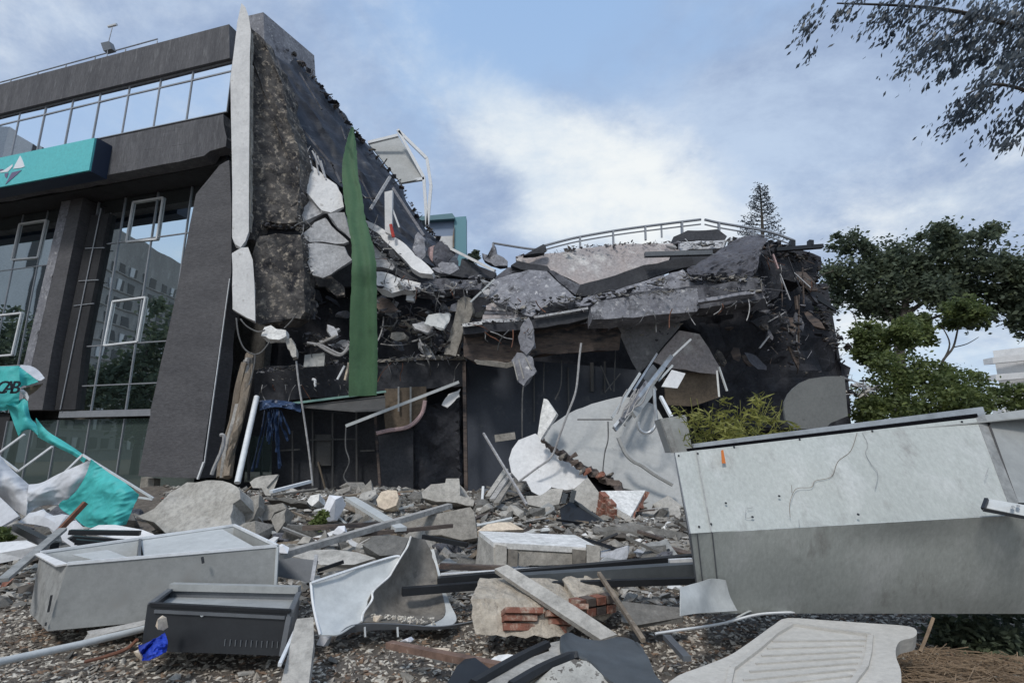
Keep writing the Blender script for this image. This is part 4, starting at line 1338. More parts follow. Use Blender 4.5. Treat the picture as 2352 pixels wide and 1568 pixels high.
# ------------------------------------------------------------------ small debris caught on every ledge of the ruin
def band(seed, k, line, Y0, Y1, n, spread, smin, smax, mats, flat_=.5, elong=2.0, hang=0.0):
    r = random.Random(seed)
    P = px(k, line)
    L_ = [math.hypot(b[0] - a[0], b[1] - a[1]) for a, b in zip(P, P[1:])]
    out = {}
    for _ in range(n):
        t = r.uniform(0, sum(L_))
        i = 0
        while i < len(L_) - 1 and t > L_[i]:
            t -= L_[i]
            i += 1
        f = t / L_[i]
        u = P[i][0] + (P[i + 1][0] - P[i][0]) * f + r.gauss(0, spread)
        v = P[i][1] + (P[i + 1][1] - P[i][1]) * f + r.gauss(0, spread * .6) + hang
        Y = Y0 + (Y1 - Y0) * (i + f) / len(L_) + r.uniform(-.25, .25)
        s_ = smin + (smax - smin) * r.random() ** 2.2
        mt = r.choice(mats)
        m = out.setdefault(mt, MB())
        if r.random() < .45:
            d = V((r.gauss(0, 1), r.gauss(0, .5), r.gauss(0, .5))).normalized() * s_ * r.uniform(.8, 2.2)
            c = at(u, v, Y)
            m.bar(c - d, c + d, s_ * r.uniform(.12, .4), s_ * r.uniform(.1, .25), up=(r.gauss(0, 1), r.gauss(0, 1), 1))
        else:
            m.rock(at(u, v, Y), s_ * r.uniform(.8, elong), s_, s_ * flat_ * r.uniform(.6, 1.4), seed=r.randrange(99999), n=9)
    for mt, m in out.items():
        o = m.build('debris', mt, ruin)
        o['kind'] = 'stuff'


GR = ['slab_grey', 'slab_sooty', 'concrete_mid', 'soot_wall', 'concrete_dark']
PA = ['plaster_white', 'plaster_grey', 'concrete_light', 'slab_grey', 'soot_wall']
DK = ['soot_wall', 'slab_sooty', 'soot', 'burnt_concrete', 'burnt_beam']
band(1, 'E', [(300, 690), (420, 770), (540, 815), (640, 800), (760, 745), (1060, 720), (1400, 655), (1700, 560)], 14.3, 14.2, 260, 9, .02, .10, GR)
band(2, 'F', [(540, 545), (700, 560), (900, 560), (1080, 560), (1130, 640)], 14.0, 14.0, 200, 9, .02, .11, GR)
band(3, 'F', [(-80, 700), (150, 690), (640, 640), (1080, 655)], 13.5, 13.6, 150, 4, .015, .07, GR)
band(4, 'E', [(500, 395), (830, 362), (1000, 320), (1340, 296), (1720, 290)], 16.2, 16.2, 130, 3.5, .02, .08, GR + ['plaster_pink'])
band(5, 'O', [(280, 520), (600, 800), (900, 1060), (1250, 1130)], 15.0, 15.2, 170, 9, .02, .11, PA)
band(6, 'O', [(410, 1240), (700, 1300), (1000, 1300), (1500, 1300), (2000, 1180)], 14.5, 14.9, 240, 9, .02, .10, PA)
band(7, 'C', [(345, 238), (480, 292), (600, 432), (720, 578), (812, 716), (910, 818), (1085, 1032), (1160, 1178), (1300, 1328)], 16.0, 18.0, 210, 2.6, .03, .13, DK)
band(8, 'D', [(280, 685), (600, 650), (800, 640), (940, 625), (1180, 612), (1420, 606)], 15.2, 15.2, 230, 5, .015, .09, GR + ['concrete_light'])
band(9, 'E', [(100, 915), (500, 880), (760, 840), (1050, 792)], 14.1, 14.1, 110, 4, .015, .06, GR + ['plaster_pink'])
band(10, 'D', [(560, 500), (700, 560), (800, 560)], 14.6, 14.6, 110, 20, .02, .10, DK + ['plaster_grey'])
band(11, 'D', [(950, 300), (1100, 420), (1280, 500), (1380, 560)], 15.2, 15.3, 240, 26, .02, .12, DK + ['plaster_grey', 'concrete_mid'])
band(12, 'F', [(1060, 300), (1200, 330), (1500, 420), (1540, 600), (1620, 900), (1700, 1100)], 15.8, 16.2, 260, 14, .03, .16, DK)
band(13, 'F', [(1100, 700), (1250, 800), (1350, 1000), (1400, 1250)], 15.2, 15.2, 170, 26, .02, .12, DK + ['slab_grey'])
band(14, 'F', [(470, 300), (700, 300), (850, 290), (960, 270)], 16, 15.8, 90, 5, .02, .1, PA)
band(15, 'C', [(500, 870), (520, 1050), (510, 1220), (560, 1330), (580, 1500)], 14.6, 14.4, 130, 4, .015, .07, PA + ['burnt_concrete'])
band(16, 'C', [(290, 1220), (400, 1240), (520, 1250)], 13.8, 13.9, 60, 4, .02, .07, DK)
band(17, 'M', [(390, 1250), (470, 1290), (580, 1335), (420, 1350)], 16.5, 16.5, 60, 6, .04, .16, PA)
band(18, 'M', [(235, 830), (260, 930), (340, 990), (380, 1160)], 17.0, 17.0, 80, 5, .03, .12, DK)
band(19, 'D', [(300, 700), (500, 720), (780, 740)], 14.3, 14.3, 70, 16, .01, .05, DK + ['concrete_mid'])
band(20, 'E', [(1260, 900), (1500, 1000), (1800, 860)], 14.4, 14.4, 70, 16, .015, .06, GR)
# reinforcing bars and wires that stick out of the broken edges
for i in range(110):
    r0.seed(5000 + i)
    k, line, Y = r0.choice((('E', [(1090, 880), (1882, 770)], 13.6), ('E', [(100, 985), (640, 945)], 14.0), ('E', [(300, 690), (760, 750)], 14.2), ('F', [(640, 790), (1150, 700)], 13.7), ('C', [(500, 870), (570, 1480)], 14.5),
                            ('D', [(300, 760), (790, 760)], 14.9), ('D', [(940, 640), (1420, 640)], 15.1), ('O', [(300, 640), (1000, 1320)], 14.6), ('O', [(1010, 1330), (1900, 1330)], 14.7), ('C', [(480, 700), (1000, 1230)], 15.3),
                            ('F', [(1060, 560), (1400, 1000)], 15.2), ('F', [(1100, 360), (1540, 600)], 15.6)))
    f = r0.random()
    a = (line[0][0] + (line[1][0] - line[0][0]) * f, line[0][1] + (line[1][1] - line[0][1]) * f)
    sc_ = CROPS[k][0]
    an = r0.gauss(1.5, .6)
    L_ = r0.uniform(8, 55) / sc_
    pts = [a]
    for _ in range(3):
        an += r0.gauss(0, .3)
        pts.append((pts[-1][0] + math.cos(an) * L_ / 3, pts[-1][1] + math.sin(an) * L_ / 3))
    part('bent_bar', r0.choice(('cable', 'cable', 'cable_pale', 'rust')), MB().tube(p3(k, [(x, y, Y - r0.uniform(0, .3)) for x, y in pts]), r0.uniform(.008, .016), k=5), smooth=True)

# broken slabs, boards and sheets jammed into the gap between the standing and the fallen parts
rg_ = random.Random(41)


def shard_px(u, v, w, h, rot, k=6):
    pts = []
    for i in range(k):
        a = 6.283 * (i + rg_.uniform(-.3, .3)) / k
        x, y = math.cos(a) * w * rg_.uniform(.75, 1.1), math.sin(a) * h * rg_.uniform(.75, 1.1)
        pts.append((u + x * math.cos(rot) - y * math.sin(rot), v + x * math.sin(rot) + y * math.cos(rot)))
    return pts


for i, (u0, u1, v0, v1, n, mats, sl) in enumerate(((880, 1120, 690, 815, 17, ['slab_sooty', 'slab_grey', 'soot_wall', 'plaster_grey', 'burnt_beam', 'drape_grey', 'concrete_mid'], .3),
                                                   (690, 795, 640, 830, 13, ['soot_wall', 'slab_sooty', 'burnt_beam', 'burnt_concrete', 'plaster_grey'], .2),
                                                   (1000, 1130, 600, 680, 9, ['slab_sooty', 'slab_grey', 'soot_wall', 'plaster_grey'], .5),
                                                   (1650, 1880, 640, 840, 15, ['soot_wall', 'slab_sooty', 'burnt_beam', 'drape_grey', 'burnt_concrete'], .9))):
    for j in range(n):
        u, v = rg_.uniform(u0, u1), rg_.uniform(v0, v1)
        w = rg_.uniform(9, 36)
        Y = rg_.uniform(14.9, 15.9)
        slabp('broken_piece', rg_.choice(mats), 'X', shard_px(u, v, w, w * rg_.uniform(.2, .6), sl + rg_.gauss(0, .4)), Y, (rg_.gauss(0, .35), -1, rg_.uniform(0, .6)), rg_.uniform(.03, .15), amp=.03, size=.14, seed=600 + i * 40 + j,
              jag=.025)
plain('rear_wall', 'soot_wall', 'F', [(430, 470), (950, 430), (1060, 520), (1060, 640), (430, 640)], 15.6, (0, -1, .1), .2)

slabp('roof_upstand', 'soot_wall', 'F', [(430, 395), (600, 385), (780, 372), (720, 470), (600, 505), (480, 500)], 15.5, (0, -1, .1), .2, amp=.03, seed=701)

for a, b, w, mt in (((590, 905), (592, 1330), .05, 'metal_dark'), ((700, 915), (700, 1330), .06, 'metal_dark'), ((575, 1060), (830, 1055), .04, 'metal_dark'), ((830, 905), (832, 1340), .06, 'metal_dark'), ((620, 1180), (660, 1330), .05, 'timber'),
                    ((1000, 880), (1000, 1000), .04, 'metal_dirty'), ((850, 1120), (930, 1118), .04, 'metal_dark'), ((395, 1120), (520, 1112), .05, 'metal_dark'), ((480, 1010), (482, 1330), .05, 'metal_dark')):
    q = px('D', [a, b])
    part('bay_frame', mt, MB().bar(at(*q[0], 16.9), at(*q[1], 16.9), w))
for a, b, w, mt in (((640, 140), (640, 560), .04, 'metal_dark'), ((900, 150), (905, 480), .05, 'metal_dark'), ((1080, 110), (1083, 330), .1, 'metal_dark'),
                    ((1180, 100), (1180, 330), .05, 'metal_dark')):
    q = px('G', [a, b])
    part('bay_frame', mt, MB().bar(at(*q[0], 16.3), at(*q[1], 16.3), w))
plain('bay_panel', 'metal_dark', 'D', [(600, 1030), (690, 1030), (690, 1200), (600, 1205)], 17.0, FR, .03)

# ================================================================== IN FRONT OF THE RUIN
# big pale fallen wall sheets, right of centre
q = px('G', [(700, 690), (735, 620), (790, 570), (880, 510), (960, 470), (1080, 425), (1200, 392), (1300, 368), (1420, 380), (1560, 430), (1640, 560), (1700, 760), (1760, 1000), (1800, 1390), (1640, 1400),
             (1450, 1260), (1500, 1120), (1400, 1090), (1325, 1075), (1230, 990), (1060, 918), (930, 848), (780, 758)])
pl = Pl(at(1440, 1060, 11.6), (.05, -1, .75))
PW = [pl.at(u, v) for u, v in q]
T('fallen_wall_sheet', 'large pale grey wall sheet leaning in the dark bay, torn along its lower left edge', 'wall panel', 'painted_wall',
  MB().crag(PW, .12, amp=.035, size=.22, seed=101, jag=.015, sc=.7))
plB = Pl(at(1470, 1050, 11.35), (.05, -1, .75))
m = MB()
r0.seed(44)
edge = px('G', [(700, 685), (760, 745), (860, 800), (930, 850), (1000, 880), (1060, 915), (1140, 950), (1230, 990), (1290, 1040), (1330, 1085)])
low = [(u - 2, v + 3 + 1.9 * i_) for i_, (u, v) in enumerate(edge)]
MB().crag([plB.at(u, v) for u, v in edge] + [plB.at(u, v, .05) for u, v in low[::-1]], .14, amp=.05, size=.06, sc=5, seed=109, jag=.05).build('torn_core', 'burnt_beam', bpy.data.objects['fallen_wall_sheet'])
for i in range(10):
    t = r0.uniform(.2, 1)
    e = edge[int(t * 8.99)]
    MB().rock(plB.at(e[0] + r0.uniform(0, 25), e[1] + r0.uniform(6, 20)), .11, .06, .055, seed=310 + i, rot=Matrix.Rotation(R(-32), 3, 'Y')).build('brick', ('brick_clay', 'burnt_beam', 'burnt_concrete')[i % 3], bpy.data.objects['fallen_wall_sheet'])
slabT('fallen_wall_sheet', 'smooth white wall sheet lying under the torn edge of the large grey sheet', 'wall panel', 'plaster_white', 'G',
      [(447, 850), (470, 770), (520, 702), (650, 650), (705, 695), (740, 760), (920, 880), (1045, 970), (1060, 1030), (960, 1075), (880, 1085), (780, 1060), (600, 1010), (520, 1012), (470, 945)], 11.6,
      (-.1, -1, .7), .1, amp=.02, seed=103, jag=.02)
slabT('wall_shard', 'tan white pointed wall shard standing on the upper left of the pale grey sheet', 'wall shard', 'concrete_white', 'G',
      [(713, 383), (742, 390), (812, 500), (765, 575), (690, 695), (664, 672), (690, 500)], 11.3, (-.5, -1, .3), .1, amp=.015, seed=104, jag=.015)
plainT('gap_shade_sheet', 'black sheet painted as shade in the gap below the torn wall sheet', 'board', 'black_void', 'G', [(1040, 955), (1180, 1010), (1330, 1085), (1140, 1110), (1085, 1060)], 11.7, (0, -1, .3), .05)  # flat black sheet that paints the shade of an open void
slabT('wall_shard', 'grey white curved plaster shard under the smooth white sheet', 'wall shard', 'plaster_white', 'G', [(580, 1010), (700, 1030), (778, 1055), (760, 1080), (690, 1125), (625, 1090)], 10.9, (0, -1, .6),
      .05, amp=.02, seed=105)
slabT('wall_shard', 'pale crumpled plaster shard lowest below the white sheet', 'wall shard', 'concrete_light', 'G', [(575, 1130), (690, 1125), (770, 1070), (865, 1075), (830, 1190), (700, 1220), (590, 1200)], 10.4, (0, -1, .7),
      .06, amp=.03, seed=106)
slabT('wall_shard', 'tilted cream grey wall shard just left of the brick edged block', 'wall shard', 'concrete_light', 'G', [(955, 1070), (1050, 985), (1142, 1110), (1122, 1235), (1082, 1290), (945, 1145)], 10.6,
      (.2, -1, .7), .08, amp=.02, seed=107)
# wedge of wall with clay brick core
w = empty('brick_wall_chunk', 'cream topped wall chunk with red brick showing on its left face', 'wall chunk', gh(1420, 1200))
P = p3('G', [(1150, 1090, 10.3), (1492, 1085, 10.6), (1380, 1285, 9.6), (1250, 1212, 9.7)])
B_ = p3('G', [(1120, 1275, 10.2), (1262, 1340, 9.6)])
MB().slab(P, .12, dirv=(0, .3, -1)).build('render_face', 'concrete_white', w)
m = MB().crag([P[0] + V((0, 0, -.1)), P[3] + V((0, 0, -.1)), B_[1], B_[0]], .25, amp=.02, size=.12, seed=110)
m.build('core', 'mortar', w)
for i in range(3):
    for j in range(2):
        a = P[0].lerp(P[3], (j + .15) / 2).lerp(B_[0].lerp(B_[1], (j + .15) / 2), (i + .35) / 3)
        b = P[0].lerp(P[3], (j + .85) / 2).lerp(B_[0].lerp(B_[1], (j + .85) / 2), (i + .35) / 3)
        MB().bar(a + V((0, -.03, 0)), b + V((0, -.03, 0)), .12, .13).build('brick', 'brick_clay', w)
MB().crag(p3('G', [(1380, 1290, 9.65), (1492, 1095, 10.55), (1525, 1100, 10.55), (1500, 1150, 10.5), (1410, 1290, 9.7)]), .15, amp=.03, size=.1, seed=111).build('brick_edge', 'brick_clay', w)
slabT('concrete_rock', 'pale grey lump of concrete beside the steel box girder, right of the brick wall chunk', 'concrete chunk', 'concrete_light', 'G',
      [(1450, 1260), (1600, 1210), (1740, 1185), (1795, 1390), (1620, 1400), (1510, 1345)], 10.1, (.1, -1, .9), .4, amp=.05, seed=112)
# black crate
ck = empty('black_crate', 'black open crate tipped over in front of the pale wall sheets', 'crate', gh(1340, 1215))
P = p3('G', [(835, 1225, 9.6), (935, 1160, 9.9), (1000, 1188, 9.9), (1182, 1335, 9.5), (1062, 1410, 9.1), (905, 1402, 9.1), (852, 1335, 9.3)])
MB().slab(P, .5, dirv=(.1, 1, -.3)).build('body', 'black_metal', ck)
MB().bar(P[1], P[3], .04).build('rim', 'rubber', ck)
for a, b in (((925, 1175), (945, 1085)), ((860, 1180), (880, 1110))):
    q = px('G', [a, b])
    MB().bar(at(*q[0], 9.7), at(*q[1], 9.7), .10, .08).build('strap', 'rubber', ck)
slabT('fallen_beam', 'long dark grey crumbling concrete beam lying behind the white stone block', 'concrete beam', 'concrete_dark', 'G',
      [(1060, 1400), (1120, 1365), (1190, 1350), (1400, 1330), (1600, 1375), (1800, 1420), (1822, 1545), (1690, 1545), (1400, 1500), (1170, 1472), (1090, 1440)], 8.6, (0, -1, .7), .35, amp=.07, size=.14,
      seed=114, jag=.04)
barT('metal_rod', 'thin pale rod leaning diagonally in front of the navy wall', 'rod', 'cable_pale', 'G', (252, 650), (582, 1195), 11.6, 9.8, .04)
barT('metal_rod', 'short white upright stake at the foot of the navy wall', 'stake', 'frame_white', 'G', (250, 1055), (240, 1218), 10.6, 10.5, .045)
barT('small_block', 'small brown block perched on the left tip of the white wall sheet', 'block', 'concrete_mid', 'G', (340, 690), (495, 668), 12.2, 12.2, .2, .16)
for i, (a, b) in enumerate((((285, 1140), (425, 930)), ((320, 1160), (450, 960)), ((350, 1190), (470, 1000)))):
    barT('timber_batten', ('leftmost', 'middle', 'rightmost')[i] + ' of three pale battens leaning against the left of the white sheet', 'batten', ('concrete_light', 'timber_grey', 'concrete_mid')[i], 'G', a, b,
         10.6 - i * .2, 11.4, .11, .05)
tubeT('hanging_cable', 'long pale cable hanging from the broken slab down across the white sheet', 'cable', 'cable_pale', 'G', [(1000, -40), (985, 80), (960, 320), (900, 490), (830, 680), (770, 830), (640, 930), (520, 1020)], 11.2, .024)
slabT('hanging_concrete', 'long grey lozenge of concrete dangling below the fallen roof edge', 'concrete chunk', 'slab_grey', 'E', [(598, 860), (640, 960), (636, 1080), (582, 1152), (530, 1110), (518, 1010), (556, 900)], 13.9,
      (-.3, -1, .1), .14, amp=.03, size=.12, seed=116)
hb = slabT('hanging_concrete', 'ribbed lower concrete piece dangling on a wire in front of the navy wall', 'concrete chunk', 'slab_grey', 'E', [(510, 1130), (590, 1150), (622, 1165), (657, 1270), (560, 1384), (512, 1345), (468, 1190)],
           13.85, (-.2, -1, .15), .12, amp=.025, size=.12, seed=117)
for a, b in (((480, 1200), (515, 1340)), ((520, 1180), (560, 1330)), ((575, 1170), (620, 1260))):
    q = px('E', [a, b])
    MB().bar(at(*q[0], 13.78), at(*q[1], 13.78), .03).build('rib', 'concrete_light', hb)
tubeT('hanging_cable', 'thin grey wire hanging straight from the ribbed concrete piece', 'wire', 'cable', 'E', [(558, 1380), (550, 1480), (548, 1700), (552, 1860)], 13.8, .02)
# twisted metal framing
tf = empty('twisted_framing', 'bundle of twisted galvanised ceiling channels hanging diagonally over the pale wall sheet', 'metal framing', at(1420, 990, 11.4))
for a, b, w, mt, d0, d1 in (((1690, 60), (1255, 620), .11, 'galvanised', 13.6, 11.2), ((1450, 190), (1235, 530), .06, 'metal_pale', 12.8, 11.3), ((1560, 300), (1400, 510), .14, 'metal_grey', 12.6, 11.2),
                            ((1580, 40), (1400, 320), .05, 'galvanised', 13.6, 12.4), ((1640, 150), (1330, 590), .05, 'metal_dirty', 13.2, 11.2), ((1420, 400), (1250, 600), .05, 'frame_white', 12, 11.1),
                            ((1500, 260), (1300, 560), .09, 'slab_grey', 12.6, 11.25), ((1840, -70), (1700, 60), .05, 'metal_pale', 13.8, 13.4), ((1560, 150), (1480, 250), .2, 'slate_metal', 13.3, 12.9),
                            ((1700, 130), (1590, 250), .05, 'metal_pale', 13.3, 12.9), ((970, 545), (1240, 545), .03, 'cable', 11.3, 11.2)):
    q = px('G', [a, b])
    MB().bar(at(*q[0], d0), at(*q[1], d1), w, w * .45, up=(.4, -1, .2)).build('channel', mt, tf)
for i in range(7):
    r0.seed(60 + i)
    x0, y0 = r0.uniform(1260, 1420), r0.uniform(420, 600)
    pts = [(x0, y0)]
    for _ in range(3):
        pts.append((pts[-1][0] + r0.uniform(10, 60), pts[-1][1] - r0.uniform(20, 80)))
    MB().tube(p3('G', [(x, y, 11.25) for x, y in pts]), .018).build('wire', 'cable_pale', tf, smooth=True)
slabT('ceiling_panel', 'small white panel stuck in the twisted channels', 'panel', 'plaster_white', 'F', [(360, 1390), (440, 1262), (545, 1290), (482, 1402)], 12.3, (.2, -1, .5), .03, amp=.01, seed=120, jag=.01)
tubeT('bent_conduit', 'pale hooked conduit hanging beside the twisted channels', 'conduit', 'galvanised', 'G', [(1558, 310), (1565, 440), (1575, 560), (1540, 630), (1490, 650), (1445, 620), (1435, 560)], 10.9, .035, k=8)
barT('metal_strut', 'short white strut leaning right of the hooked conduit', 'strut', 'frame_white', 'G', (1608, 370), (1690, 525), 10.9, 10.5, .06)
tubeT('ridge_pipe', 'thin pipe lying down the right slope of the large grey sheet', 'pipe', 'painted_wall', 'G', [(1285, 680), (1340, 800), (1400, 860), (1460, 890), (1560, 960), (1700, 1040)], 10.8, .05)
tubeT('hanging_cable', 'short grey wire hanging in the middle of the large grey sheet', 'wire', 'cable', 'G', [(1205, 560), (1205, 700), (1180, 800), (1165, 940)], 11.0, .014)
gb = empty('grey_cabinet', 'small grey steel cabinet standing behind the top left corner of the girder', 'cabinet', at(1550, 1035, 8))
P = p3('G', [(1600, 540, 8.0), (1802, 508, 8.0), (1852, 785, 8.0), (1690, 800, 8.0)])
MB().slab(P, .5, dirv=(.1, 1, 0)).build('body', 'metal_grey', gb)
MB().slab([P[0].lerp(P[1], .02) + V((0, -.03, 0)), P[0].lerp(P[1], .3) + V((0, -.03, 0)), P[3].lerp(P[2], .3) + V((0, -.03, 0)), P[3].lerp(P[2], .02) + V((0, -.03, 0))], .02).build('flange', 'metal_dirty', gb)
# rounded plate
slabT('rounded_plate', 'dull grey steel plate with a rounded corner standing above the girder', 'steel plate', 'plate_grey', 'H',
      [(603, 290), (606, 250), (622, 215), (645, 188), (680, 160), (720, 143), (800, 131), (886, 130), (892, 200), (902, 316), (820, 350), (800, 372), (650, 378), (612, 340)], 8.6, (-.1, -1, .05), .06,
      amp=.0, size=.6, jag=0, seed=1)
# ground floor: left part of the bay
wp = T('white_pipe', 'thick white plastic pipe leaning at the left of the dark bay', 'pipe', 'frame_white', MB().tube(p3('D', [(284, 825, 13.9), (178, 1295, 12.6)]), .07, k=12, smooth=False), smooth=True)
bp = MB()
rows = loft([p3('D', [(300, 845, 14.0), (380, 842, 14.0), (460, 850, 14.0), (530, 870, 14.0)]), p3('D', [(300, 900, 13.9), (380, 880, 13.8), (460, 890, 13.8), (525, 910, 13.9)])], 26, 8, amp=.25, sc=3, seed=5)
tp = empty('torn_tarpaulin', 'torn blue plastic sheeting hanging in strips in the dark bay', 'tarpaulin', at(610, 1060, 14))
MB().grid(rows, .01).build('fold', 'blue_plastic', tp, smooth=True)
for i in range(13):
    r0.seed(70 + i)
    x = 330 + i * 7
    L_ = r0.uniform(90, 360)
    a = [(x + r0.uniform(-6, 6), 900 + r0.uniform(-10, 10), 13.9)]
    sl = r0.uniform(-.35, .28)
    for k in range(4):
        a.append((a[-1][0] + sl * L_ / 4 + r0.uniform(-8, 8), a[-1][1] + L_ / 4, 13.9 + r0.uniform(-.12, .12)))
    b = [(p[0] + r0.uniform(4, 16), p[1] + r0.uniform(-4, 4), p[2] + .08) for p in a]
    MB().grid(loft([p3('D', a), p3('D', b)], 16, 3, amp=.05, sc=4, seed=i), .008).build('strip', 'blue_plastic', tp, smooth=True)
tubeT('hanging_cable', 'pale cable hanging from the first floor down to the rubble left of the banner', 'cable', 'cable_pale', 'D', [(500, 630), (515, 760), (540, 920), (570, 1130), (590, 1310)], 13.6, .026)
barT('pale_rail', 'long pale rail slanting across the dark bay under the brown board', 'rail', 'metal_pale', 'D', (770, 985), (1388, 745), 14.0, 14.9, .11, .08)
tubeT('hanging_cable', 'thin wire hanging from the lower end of the slanting pale rail', 'wire', 'cable', 'D', [(772, 990), (770, 1100), (790, 1180), (760, 1260), (790, 1305)], 14.0, .018)
tubeT('pink_batten', 'bent pinkish batten hanging under the brown board', 'batten', 'insulation', 'D', [(940, 1025), (1000, 1010), (1115, 988), (1185, 920), (1205, 845)], 15.1, .06)
slabT('pale_scrap', 'ragged pale scrap of lining near the corner post', 'scrap', 'plaster_white', 'D', [(1295, 870), (1335, 815), (1400, 782), (1390, 820), (1330, 880)], 15.0, (0, -1, .2), .03, amp=.03, size=.1, seed=124)
slabT('hanging_concrete', 'bright white broken chunk hanging below the stucco fin wall', 'plaster chunk', 'concrete_white', 'D', [(308, 490), (325, 445), (360, 435), (390, 455), (440, 462), (442, 490), (405, 515), (350, 505)], 13.4,
      (.1, -1, .3), .25, amp=.04, size=.1, seed=125)
slabT('hanging_concrete', 'narrow pale chunk hanging right of the white broken chunk', 'plaster chunk', 'concrete_light', 'D', [(440, 512), (470, 505), (495, 550), (502, 605), (478, 612), (455, 560)], 13.5, (.1, -1, .2), .18,
      amp=.03, size=.1, seed=126)
plainT('grey_board', 'small grey square board lodged under the first floor, left of the banner', 'panel', 'metal_grey', 'D', [(546, 596), (657, 584), (652, 656), (540, 662)], 14.9, (0, -1, .25), .05)
for i, pts in enumerate(([(172, 395), (185, 490), (215, 560), (265, 592), (310, 580), (355, 525)], [(195, 400), (230, 440), (290, 470), (330, 460)], [(435, 450), (470, 415), (495, 380)],
                         [(275, 590), (272, 640), (255, 720), (240, 760)])):
    tubeT('hanging_cable', ('slack loop of dark cable hanging below the white fin wall', 'short cable running from the fin wall to the white broken chunk', 'cable curling up from the white broken chunk to the burnt wall',
                            'cable dropping from the slack loop along the splintered trunk')[i], 'cable', 'cable', 'D', pts, 13.3, .02)
# conduit tangle left of the banner
for i, (pts, lab) in enumerate((([(560, 530), (640, 545), (700, 575), (750, 590), (792, 540)], 'upper pale conduit of the tangle left of the banner'), ([(610, 535), (680, 580), (740, 600), (790, 560)], 'lower pale conduit of the tangle left of the banner'),
                                ([(600, 545), (660, 520), (720, 490)], 'thin brown conduit rising left of the banner'))):
    tubeT('bent_conduit', lab, 'conduit', 'cable_pale' if i < 2 else 'timber_grey', 'D', pts, 14.3, .035)
barT('pale_batten', 'short cream batten beside the left edge of the banner', 'batten', 'cream', 'D', (790, 640), (768, 735), 14.6, 14.6, .12, .05)
barT('pale_batten', 'thin white batten slanting beside the left edge of the banner', 'batten', 'frame_white', 'D', (765, 655), (725, 730), 14.5, 14.5, .05)
tubeT('white_hook', 'small white bent pipe hook on the first floor face', 'hook', 'frame_white', 'D', [(588, 730), (603, 735), (602, 770)], 14.9, .04)
# splintered trunk of steel and render beside the leaning pier
tk = empty('splintered_strut', 'bundle of splintered brown battens leaning between the front pier and the white pipe', 'timber bundle', gh(540, 1110))
for i in range(9):
    r0.seed(130 + i)
    o = r0.uniform(-42, 42)
    pts = [(245 + o * .7, 590 + abs(o) * 1.4), (225 + o + r0.uniform(-8, 8), 760), (180 + o + r0.uniform(-10, 10), 960), (140 + o, 1120), (118 + o * .9, 1265)]
    MB().tube(p3('D', [(x, y, 13.9 + r0.uniform(-.2, .2) - .35 * (y - 590) / 675) for x, y in pts]), r0.uniform(.05, .11), k=5).build('batten', r0.choice(('timber', 'timber_grey', 'concrete_dark', 'timber')), tk)
tubeT('steel_bar', 'pale twisted bar leaning at the foot of the front pier', 'bar', 'cable_pale', 'D', [(85, 1035), (105, 1040), (95, 1110), (60, 1190), (38, 1250)], 12.9, .045)

# ================================================================== TORN TURQUOISE AWNING, LEFT
aw = empty('torn_awning', 'torn turquoise and white awning with black letters draped over its bent frame at far left', 'awning', at(150, 1200, 8))
AY = 8.6


def sheet(name, mt, curves, n=26, m_=14, amp=.05, sc=2.0, seed=1, th=.008, par=aw):
    rows = loft([[at(*p) for p in c] for c in curves], n * 2, m_ * 2, amp=amp, sc=sc, seed=seed)
    for r in rows:
        for j, p in enumerate(r):
            q = V((p.x * 2.2 + p.z * 2.0, p.y, p.z * 5.5 - p.x * 3.0)) + V((seed, 0, 0))
            r[j] = p + (p - CAM).normalized() * (.06 * abs(noise.noise(q * .8)) + .02 * abs(noise.noise(q * 2.3)) + .006 * noise.noise(q * 5))
    return MB().grid(rows, th).build(name, mt, par, smooth=True)


sheet('valance', 'teal_fabric', [[(-90, 842, AY), (0, 841, AY), (43, 840, AY)], [(-90, 900, AY - .1), (0, 900, AY - .1), (45, 893, AY - .05)], [(-90, 945, AY), (0, 943, AY), (20, 940, AY), (42, 925, AY)]], amp=.04, seed=3)
sheet('flap', 'teal_fabric', [[(43, 840, AY), (62, 855, AY), (88, 876, AY)], [(45, 865, AY - .12), (58, 875, AY), (74, 881, AY)], [(46, 890, AY - .05), (54, 886, AY), (64, 884, AY)]], amp=.04, seed=4)
sheet('top_cover', 'white_fabric', [[(48, 838, AY + .1), (70, 840, AY + .2), (88, 850, AY + .2), (103, 868, AY + .1)], [(44, 842, AY), (62, 855, AY), (88, 873, AY), (99, 870, AY)]], amp=.03, seed=5, m_=6)
sheet('flap', 'white_fabric', [[(45, 896, AY - .1), (52, 905, AY), (64, 920, AY)], [(52, 893, AY), (60, 900, AY), (66, 912, AY)]], amp=.02, seed=6, m_=5, n=10)
sheet('flap', 'plywood', [[(48, 892, AY + .1), (70, 887, AY + .15), (100, 880, AY + .2)], [(58, 905, AY + .1), (66, 908, AY + .15), (84, 897, AY + .2)]], amp=.02, seed=7, m_=5, n=10)
sheet('strip', 'teal_fabric', [[(12, 929, AY - .2), (35, 924, AY), (52, 915, AY), (63, 921, AY)], [(20, 940, AY), (40, 945, AY), (55, 948, AY - .1), (70, 958, AY)], [(42, 1000, AY), (50, 985, AY - .1), (62, 970, AY - .1), (84, 975, AY)],
                                  [(44, 990, AY), (50, 985, AY), (64, 982, AY), (88, 1000, AY - .1)]], amp=.05, seed=8)
